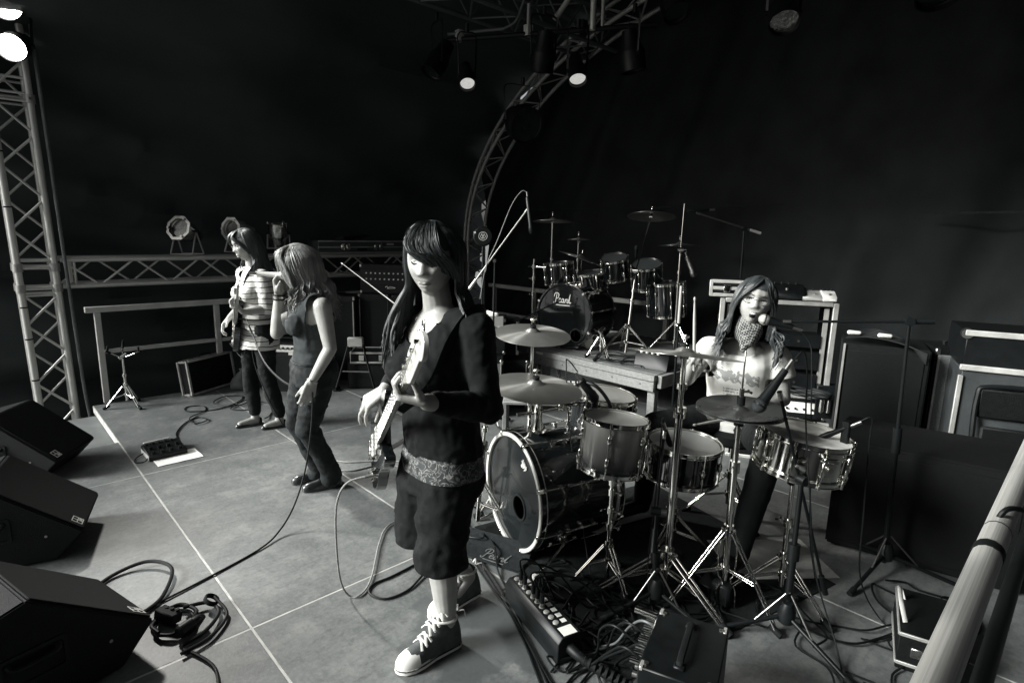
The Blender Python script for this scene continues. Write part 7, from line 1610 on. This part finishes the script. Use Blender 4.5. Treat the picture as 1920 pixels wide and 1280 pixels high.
def tee():
    m = mat('pale_printed_cotton', 0.58, 0.85, 0, 0.07, 12, bump=0.2, bscale=200); N = m.node_tree.nodes; L = m.node_tree.links; bs = N['Principled BSDF']; src = bs.inputs['Base Color'].links[0].from_socket
    tc = N.new('ShaderNodeTexCoord'); mp = N.new('ShaderNodeMapping'); mp.inputs['Rotation'].default_value = (0, 0, radians(-196)); L.new(tc.outputs['Object'], mp.inputs['Vector'])
    s = N.new('ShaderNodeSeparateXYZ'); L.new(mp.outputs['Vector'], s.inputs['Vector'])
    def M2(op, a, bb):
        n = N.new('ShaderNodeMath'); n.operation = op
        for i, q in enumerate((a, bb)):
            if q is None: continue
            if isinstance(q, (int, float)): n.inputs[i].default_value = q
            else: L.new(q, n.inputs[i])
        return n.outputs['Value']
    y, z, x = s.outputs['Y'], s.outputs['Z'], s.outputs['X']
    zig = M2('MULTIPLY', M2('PINGPONG', y, 0.022), 0.9)
    zz = M2('ADD', z, M2('MULTIPLY', y, 0.12))
    band = M2('MULTIPLY', M2('GREATER_THAN', M2('SUBTRACT', zz, zig), 0.842), M2('LESS_THAN', M2('SUBTRACT', zz, zig), 0.905))
    nz = N.new('ShaderNodeTexNoise'); nz.inputs['Scale'].default_value = 34; nz.inputs['Distortion'].default_value = 1.0; L.new(mp.outputs['Vector'], nz.inputs['Vector'])
    ink = M2('MULTIPLY', band, M2('GREATER_THAN', nz.outputs['Fac'], 0.43))
    rows = M2('GREATER_THAN', M2('FRACT', M2('DIVIDE', z, 0.017), None), 0.45)
    n3 = N.new('ShaderNodeTexNoise'); n3.inputs['Scale'].default_value = 90; L.new(mp.outputs['Vector'], n3.inputs['Vector'])
    txt = M2('MULTIPLY', M2('MULTIPLY', rows, M2('GREATER_THAN', n3.outputs['Fac'], 0.47)), M2('MULTIPLY', M2('LESS_THAN', M2('ABSOLUTE', M2('SUBTRACT', y, 0.0), None), 0.055), M2('MULTIPLY', M2('GREATER_THAN', z, 0.745), M2('LESS_THAN', z, 0.815))))
    lim = M2('MULTIPLY', M2('GREATER_THAN', x, 0.05), M2('LESS_THAN', M2('ABSOLUTE', y, None), 0.125))
    f = M2('MULTIPLY', M2('MINIMUM', M2('ADD', ink, txt), 1.0), lim)
    xr = N.new('ShaderNodeMixRGB'); L.new(M2('MULTIPLY', f, 0.75), xr.inputs['Fac']); L.new(src, xr.inputs['Color1']); xr.inputs['Color2'].default_value = tint(0.12); L.new(xr.outputs['Color'], bs.inputs['Base Color']); return m
c = MB(); c.loft(trunk(C4, F4, L4, ((0.50, .178, .13, .14, 0), (0.60, .180, .13, .14, 0), (0.70, .172, .138, .13, .02), (0.79, .172, .142, .125, .035), (0.88, .178, .150, .125, .05), (0.94, .178, .146, .125, .058), (1.0, .168, .120, .118, .066), (1.045, .135, .085, .092, .075))))
for a_, e_, q in ((rsh, rel, 1), (lsh, lel, -1)): limb(c, [C4+F4*.07-L4*(q*-0.06)*-1*1+Zv*1.02, a_, a_.lerp(e_, .56)], [.055, .070, .080])
def cutD(p):
    u = (p-C4).dot(L4); f = (p-C4).dot(F4)
    if p.z < 0.545: return True
    for a_, e_ in ((rsh, rel), (lsh, lel)):
        d_ = e_-a_; t_ = (p-a_).dot(d_)/d_.length_squared
        if t_ > 0.46 and (p-(a_+d_*t_)).length < 0.105: return True
    if p.z > 1.0 and abs(u) < 0.085 and f > 0.07 and p.z > 0.985+5*u*u: return True
    return p.z > 1.055 and abs(u) < 0.08
def foldD(p): return 0.009*noise.noise(Vector((p.x*9, p.y*9, p.z*8)))+0.006*noise.noise(Vector((p.x*6, p.y*6, p.z*40)))*(1 if p.z < .72 else .25)
skinned('shirt', c, 0.0075, tee(), dr, 8, cutD, foldD, thick=0.004)
for a_, e_ in ((rsh, rel), (lsh, lel)):
    F_ = frame(a_.lerp(e_, .455)-DB, e_-a_); MB().lathe([(.069, -.008), (.074, -.007), (.074, .004), (.069, .005)], 28, F_, close=True).build('sleeve_hem', mat('pale_hem', 0.5, .85, 0, .1, 20), dr)
cl_ = MB().tube([C4-DB+Zv*(0.992+0.05*(1-cos(a))*0.5+0.012*abs(sin(a)))+F4*(0.075+0.085*cos(a)-.02*(1-cos(a)))+L4*(0.088*sin(a)) for a in [2*pi*k/28 for k in range(29)]], 0.0055, 6, 2, cap=False, flat=.6).build('collar', mat('pale_hem', 0.5), dr)
c = MB(); c.loft(trunk(C4, F4, L4, ((0.50, .172, .125, .138, 0), (0.58, .178, .125, .14, 0), (0.64, .16, .12, .12, .01))))
limb(c, [rhi, rhi.lerp(rkn, .5), rkn, rkn.lerp(ran, .5), ran], [.098, .09, .072, .064, .054]); limb(c, [lhi, lhi.lerp(lkn, .5), lkn, lkn.lerp(lan, .5), lan], [.098, .09, .072, .064, .054])
skinned('jeans', c, 0.010, M_denim, dr, 3, lambda p: p.z > 0.62 and (p-C4).to_2d().length < 0.23, cloth_noise(0.006, 12, 8))
for a_, t_ in ((ran, (2.50, 1.775, 0.07)), (lan, (2.40, 1.10, 0.08))):
    t_ = Vector(t_); k = MB(); k.cap(Vector(a_)-Zv*.04, t_, .042, .034); k.cap(Vector(a_)+Zv*.01, Vector(a_)-Zv*.04, .044, .045); wb(k, 'shoe', M_dark, dr)
def check():
    m = mat('checked_scarf', 0.3, 0.85, 0, .1, 20, bump=.3, bscale=200); N = m.node_tree.nodes; L = m.node_tree.links; bs = N['Principled BSDF']
    tc = N.new('ShaderNodeTexCoord'); mp = N.new('ShaderNodeMapping'); mp.inputs['Rotation'].default_value = (radians(20), radians(15), radians(30)); ch = N.new('ShaderNodeTexChecker'); ch.inputs['Scale'].default_value = 105; ch.inputs['Color1'].default_value = tint(0.24); ch.inputs['Color2'].default_value = tint(0.012)
    L.new(tc.outputs['Object'], mp.inputs['Vector']); L.new(mp.outputs['Vector'], ch.inputs['Vector']); L.new(ch.outputs['Color'], bs.inputs['Base Color']); return m
c = MB(); NC = HD @ Vector((-0.005, 0, -0.125))
c.cap(NC+Zv*.015, NC-Zv*.02, .066, .072); k0 = NC+F4*.055
c.cap(NC-Zv*.01+F4*.03, NC+F4*.075-Zv*.11, .052, .018); c.cap(NC-Zv*.01+F4*.02+L4*.03, NC+F4*.06-Zv*.07+L4*.02, .05, .03)
skinned('scarf', c, 0.007, check(), dr, 3, None, cloth_noise(0.006, 20, 5, (1, 1, 1)))
H = Hair(HD, hair_mat('brown_drummer_hair', 0.036, .45), dr, 31); H.cap(0.060, 1.07)
for i in range(420): wfall(H, radians(66+228*i/419), 1.03+H.r.uniform(-.08, .07), 0.05+H.r.uniform(-.012, .012), 0.010, 0.0064, 0.04 if i < 100 or i > 320 else 0, Vector((-.9, -.4, 0)), vol=1.05, freq=9)
for i in range(70):
    u = i/69; q = 1 if i % 2 else -1
    H.lock([(-0.01, 0.004*q+.01, 0.118), (0.048, q*(0.004+.02*u)+.01, 0.111), (0.085, q*(0.022+0.022*u)+.008, 0.085), (0.086-0.02*u, q*(0.052+0.012*u), 0.040), (0.060-0.02*u, q*0.078, -0.01), (0.045, q*0.088, -0.08), (0.05, q*0.092, -0.16)], 0.0072, 0.4, 0.42, 0.005)
H.done()
def stick(label, a, d):
    a = Vector(a); t = MB(); d = Vector(d).normalized(); F_ = frame(a, d); t.lathe([(1e-5, -0.02), (.0075, -.018), (.0075, .26), (.0045, .355), (.003, .365), (.0055, .373), (.0055, .383), (1e-5, .39)], 12, F_); tag(t.build('drumstick', mat('pale_stick_wood', 0.45, .5, 0, .12, 10)), label, 'drumstick')
stick('pale drumstick in the drummer\'s raised hand behind the edge-on cymbal', (2.555, 1.385, 0.985), (-0.28, -0.10, 0.75))
stick('pale drumstick in the drummer\'s low hand over the black shallow drum', (2.83, 1.185, 0.735), (-0.86, 0.32, -0.03))
# ------------------------------------------------------------------ cables on the deck and a dark drum carpet
cable('pale woven lead hanging in a long loop from the bass guitar', [(1.135, 1.965, 0.640), (1.09, 2.0, 0.630), (1.02, 2.04, 0.605), (0.985, 2.06, 0.52), (1.0, 2.11, 0.33), (1.03, 2.15, 0.12), (1.075, 2.165, 0.012), (1.12, 2.14, 0.008), (1.22, 2.22, 0.010), (1.41, 2.47, .010), (1.55, 2.6, .008), (1.75, 2.62, .008), (1.95, 2.7, .008)], 0.0045, M_cable_light, plugs=(((1.14, 1.96, 0.642), (1.085, 2.0, 0.628)),))
cable('black lead lying in an oval loop behind the bassist\'s legs', [(1.60, 2.20, .006), (1.43, 2.18, .006), (1.30, 2.17, .006), (1.20, 2.172, .006), (1.155, 2.12, .006), (1.19, 2.04, .006), (1.30, 2.03, .006), (1.42, 2.08, .01), (1.62, 2.16, .012), (1.75, 2.12, .006)], 0.0052)
cable('upper of two pale leads crossing the deck behind the singer', [(1.66, 3.90, .006), (1.71, 3.73, .006), (1.79, 3.57, .006), (1.94, 3.46, .006), (2.1, 3.3, .006), (2.25, 2.9, .006)], 0.0055, M_cable_light)
cable('lower of two pale leads crossing the deck behind the singer', [(1.58, 3.66, .006), (1.64, 3.53, .006), (1.75, 3.41, .006), (1.93, 3.37, .006), (2.05, 3.2, .006), (2.15, 2.8, .006)], 0.0055, M_cable_light)
cable('dark microphone lead sagging between the striped player and the singer', [(1.52, 4.60, .92), (1.50, 4.45, .86), (1.44, 4.05, .70), (1.39, 3.6, .655), (1.36, 3.25, .69), (1.36, 3.12, .715)], 0.007)
RUN = 'leads running past the stage box'
for k, (dx, dy, lb) in enumerate(((0, 0, 'dark lead running past the stage box to the bottom edge, outermost'), (0.03, 0.012, 'dark lead running past the stage box, second from the box'), (0.055, 0.02, 'dark lead running past the stage box, nearest the box'))):
    rn = random.Random(k); w = lambda: rn.uniform(-.012, .012)
    tag(MB().tube([(1.90+w(), 2.36+w(), .006), (1.78+dx+w(), 2.2+dy, .006), (1.69+dx+w(), 2.04+dy+w(), .006), (1.60+dx*.7+w(), 1.80+dy, .006), (1.53+dx*.5+w(), 1.61+w(), .006), (1.445+dx*.4, 1.41+w(), .006), (1.38+dx*.6, 1.29+w(), .006), (1.30+dx, 1.14, .006), (1.24+dx, .95, .006)], 0.0045, 8, 8).build('cable', M_cable), lb, 'cable', RUN)
cable('black lead curling over the anchor block beside the front bass drum', [(1.86, 2.30, .006), (1.80, 2.22, .03), (1.75, 2.16, .05), (1.79, 2.08, .06), (1.85, 2.14, .05), (1.80, 2.0, .04), (1.70, 1.86, .012), (1.63, 1.70, .01), (1.60, 1.55, .10), (1.585, 1.50, .17)], 0.0045)
def squiggle(seed, box, n, r, z0=0.006):
    rn = random.Random(seed); x0, x1, y0, y1 = box; p = Vector((rn.uniform(x0, x1), rn.uniform(y0, y1), z0)); a = rn.uniform(0, 6.3); out = []
    for i in range(n):
        out.append(Vector((p.x, p.y, z0+r*rn.uniform(0, 4)))); a += rn.uniform(-1.3, 1.3); s = rn.uniform(.07, .16); p = p+Vector((cos(a)*s, sin(a)*s, 0))
        if not x0 < p.x < x1 or not y0 < p.y < y1: a += 2.2; p = Vector((min(max(p.x, x0), x1), min(max(p.y, y0), y1), 0))
    return out
lbs = ('tangle of black leads between the stage box and the tom stand', 'looping black leads heaped beside the stage box plugs', 'black leads knotted in front of the tall cymbal stand', 'black leads spread under the hi-hat stand', 'black leads between the road box and the stage box', 'black leads trailing across the deck at the lower right', 'thin black leads looping beside the near case', 'black leads lying on the timber riser', 'black leads in front of the small mixer bench')
bxs = ((1.62, 2.0, 1.15, 1.75), (1.58, 1.82, 1.22, 1.7), (1.85, 2.25, 1.0, 1.45), (2.1, 2.55, 0.75, 1.25), (1.45, 1.85, 0.85, 1.3), (2.1, 3.0, 0.35, 0.8), (2.5, 3.1, 0.2, 0.6), (4.08, 4.4, 2.7, 3.3), (2.7, 3.3, 2.3, 2.8))
for k, (lb, bx_) in enumerate(zip(lbs, bxs)):
    m = MB()
    for q in range(4 if k < 5 else 3): m.tube(squiggle(50+7*k+q, bx_, 13, 0.0045, RZ+0.005 if k == 7 else 0.008), 0.0042+0.0008*(q % 2), 6, 4)
    tag(m.build('cable_tangle', M_cable), lb, 'cable')
rnd5 = random.Random(9)
for k in range(4):
    x = -0.19+0.036*(1, 2, 4, 5)[k]; c_, s_ = cos(radians(-105.5)), sin(radians(-105.5)); p = Vector((1.575+c_*x+s_*0.012, 1.455+s_*x-c_*0.012, .17))
    e = Vector((1.72+.06*k, 1.5-.1*k+rnd5.uniform(-.05, .05), .01)); lb = ('first', 'second', 'third', 'fourth')[k]
    tag(MB().tube([p, p+Zv*.06, p.lerp(e, .5)+Zv*.11, e+Zv*.03, e+Vector((.1, -.02, 0)), e+Vector((.2, -.12, 0))], 0.0042, 8, 6).build('cable', M_cable), lb+' black lead arching out of the stage box, counted from the bass drum', 'cable', 'leads out of the stage box')
for k in range(5):
    p = Vector((1.52-.02*k+.07*(k % 3), .95-.03*k, .25)); lb = ('nearest the bass drum', 'second from the bass drum', 'in the middle of the row', 'second from the bottom edge', 'nearest the bottom edge')[k]
    tag(MB().tube([p, p+Vector((-.03, .08, .04)), p+Vector((0, .16, -.04)), p+Vector((.06, .22+.02*k, -.2)), p+Vector((.02, .32, -.24)), p+Vector((-.1, .30, -.243))], 0.0045, 8, 6).build('cable', M_cable_grey if k == 2 else M_cable), 'lead plugged into the road box side, '+lb, 'cable', 'leads of the road box')
dc = MB().box((0, 0, 0.003), (1.30, 1.28, 0.005)).build('drum_carpet', mat('dark_drum_carpet', 0.022, 0.95, 0, 0.4, 30, bump=0.5, bscale=240), None, bevel=0.002, M=Matrix.Translation((2.37, 1.50, 0)) @ Matrix.Rotation(radians(-14), 4, 'Z'))
tag(dc, 'dark carpet on the deck under the front drum kit', 'carpet')
# spoon-size bits: cymbal sleeve box and a dropped pick
mh = thing('hand_microphone_lead', 'short black lead end lying on the deck left of the bassist', 'cable', (2.0, 2.95, 0)); MB().tube([(0, 0, .01), (.06, -.04, .01), (.15, -.05, .012)], 0.009, 8, 4).build('plug', M_rubber, mh)
# added cloth out of view, keeps sun and sky off the near right deck
wv = []; wf = []; nW = 40
for i in range(nW+1):
    t = i/nW; x = -1.42; y = -2.5+4.1*t; o_ = 0.06*math.sin(i*1.9)
    wv += [(x+o_, y, -1.05), (x+o_*.6, y, 1.5+2.9*math.sqrt(max(0, 1-((y-2.2)/4.62)**2)))]
wf = [(2*i, 2*i+2, 2*i+3, 2*i+1) for i in range(nW)]
tag(MB().add(wv, wf).build('added_shade_cloth', M_cloth, None, angle=80), 'added unseen black cloth shading the near half of the stage', 'curtain')
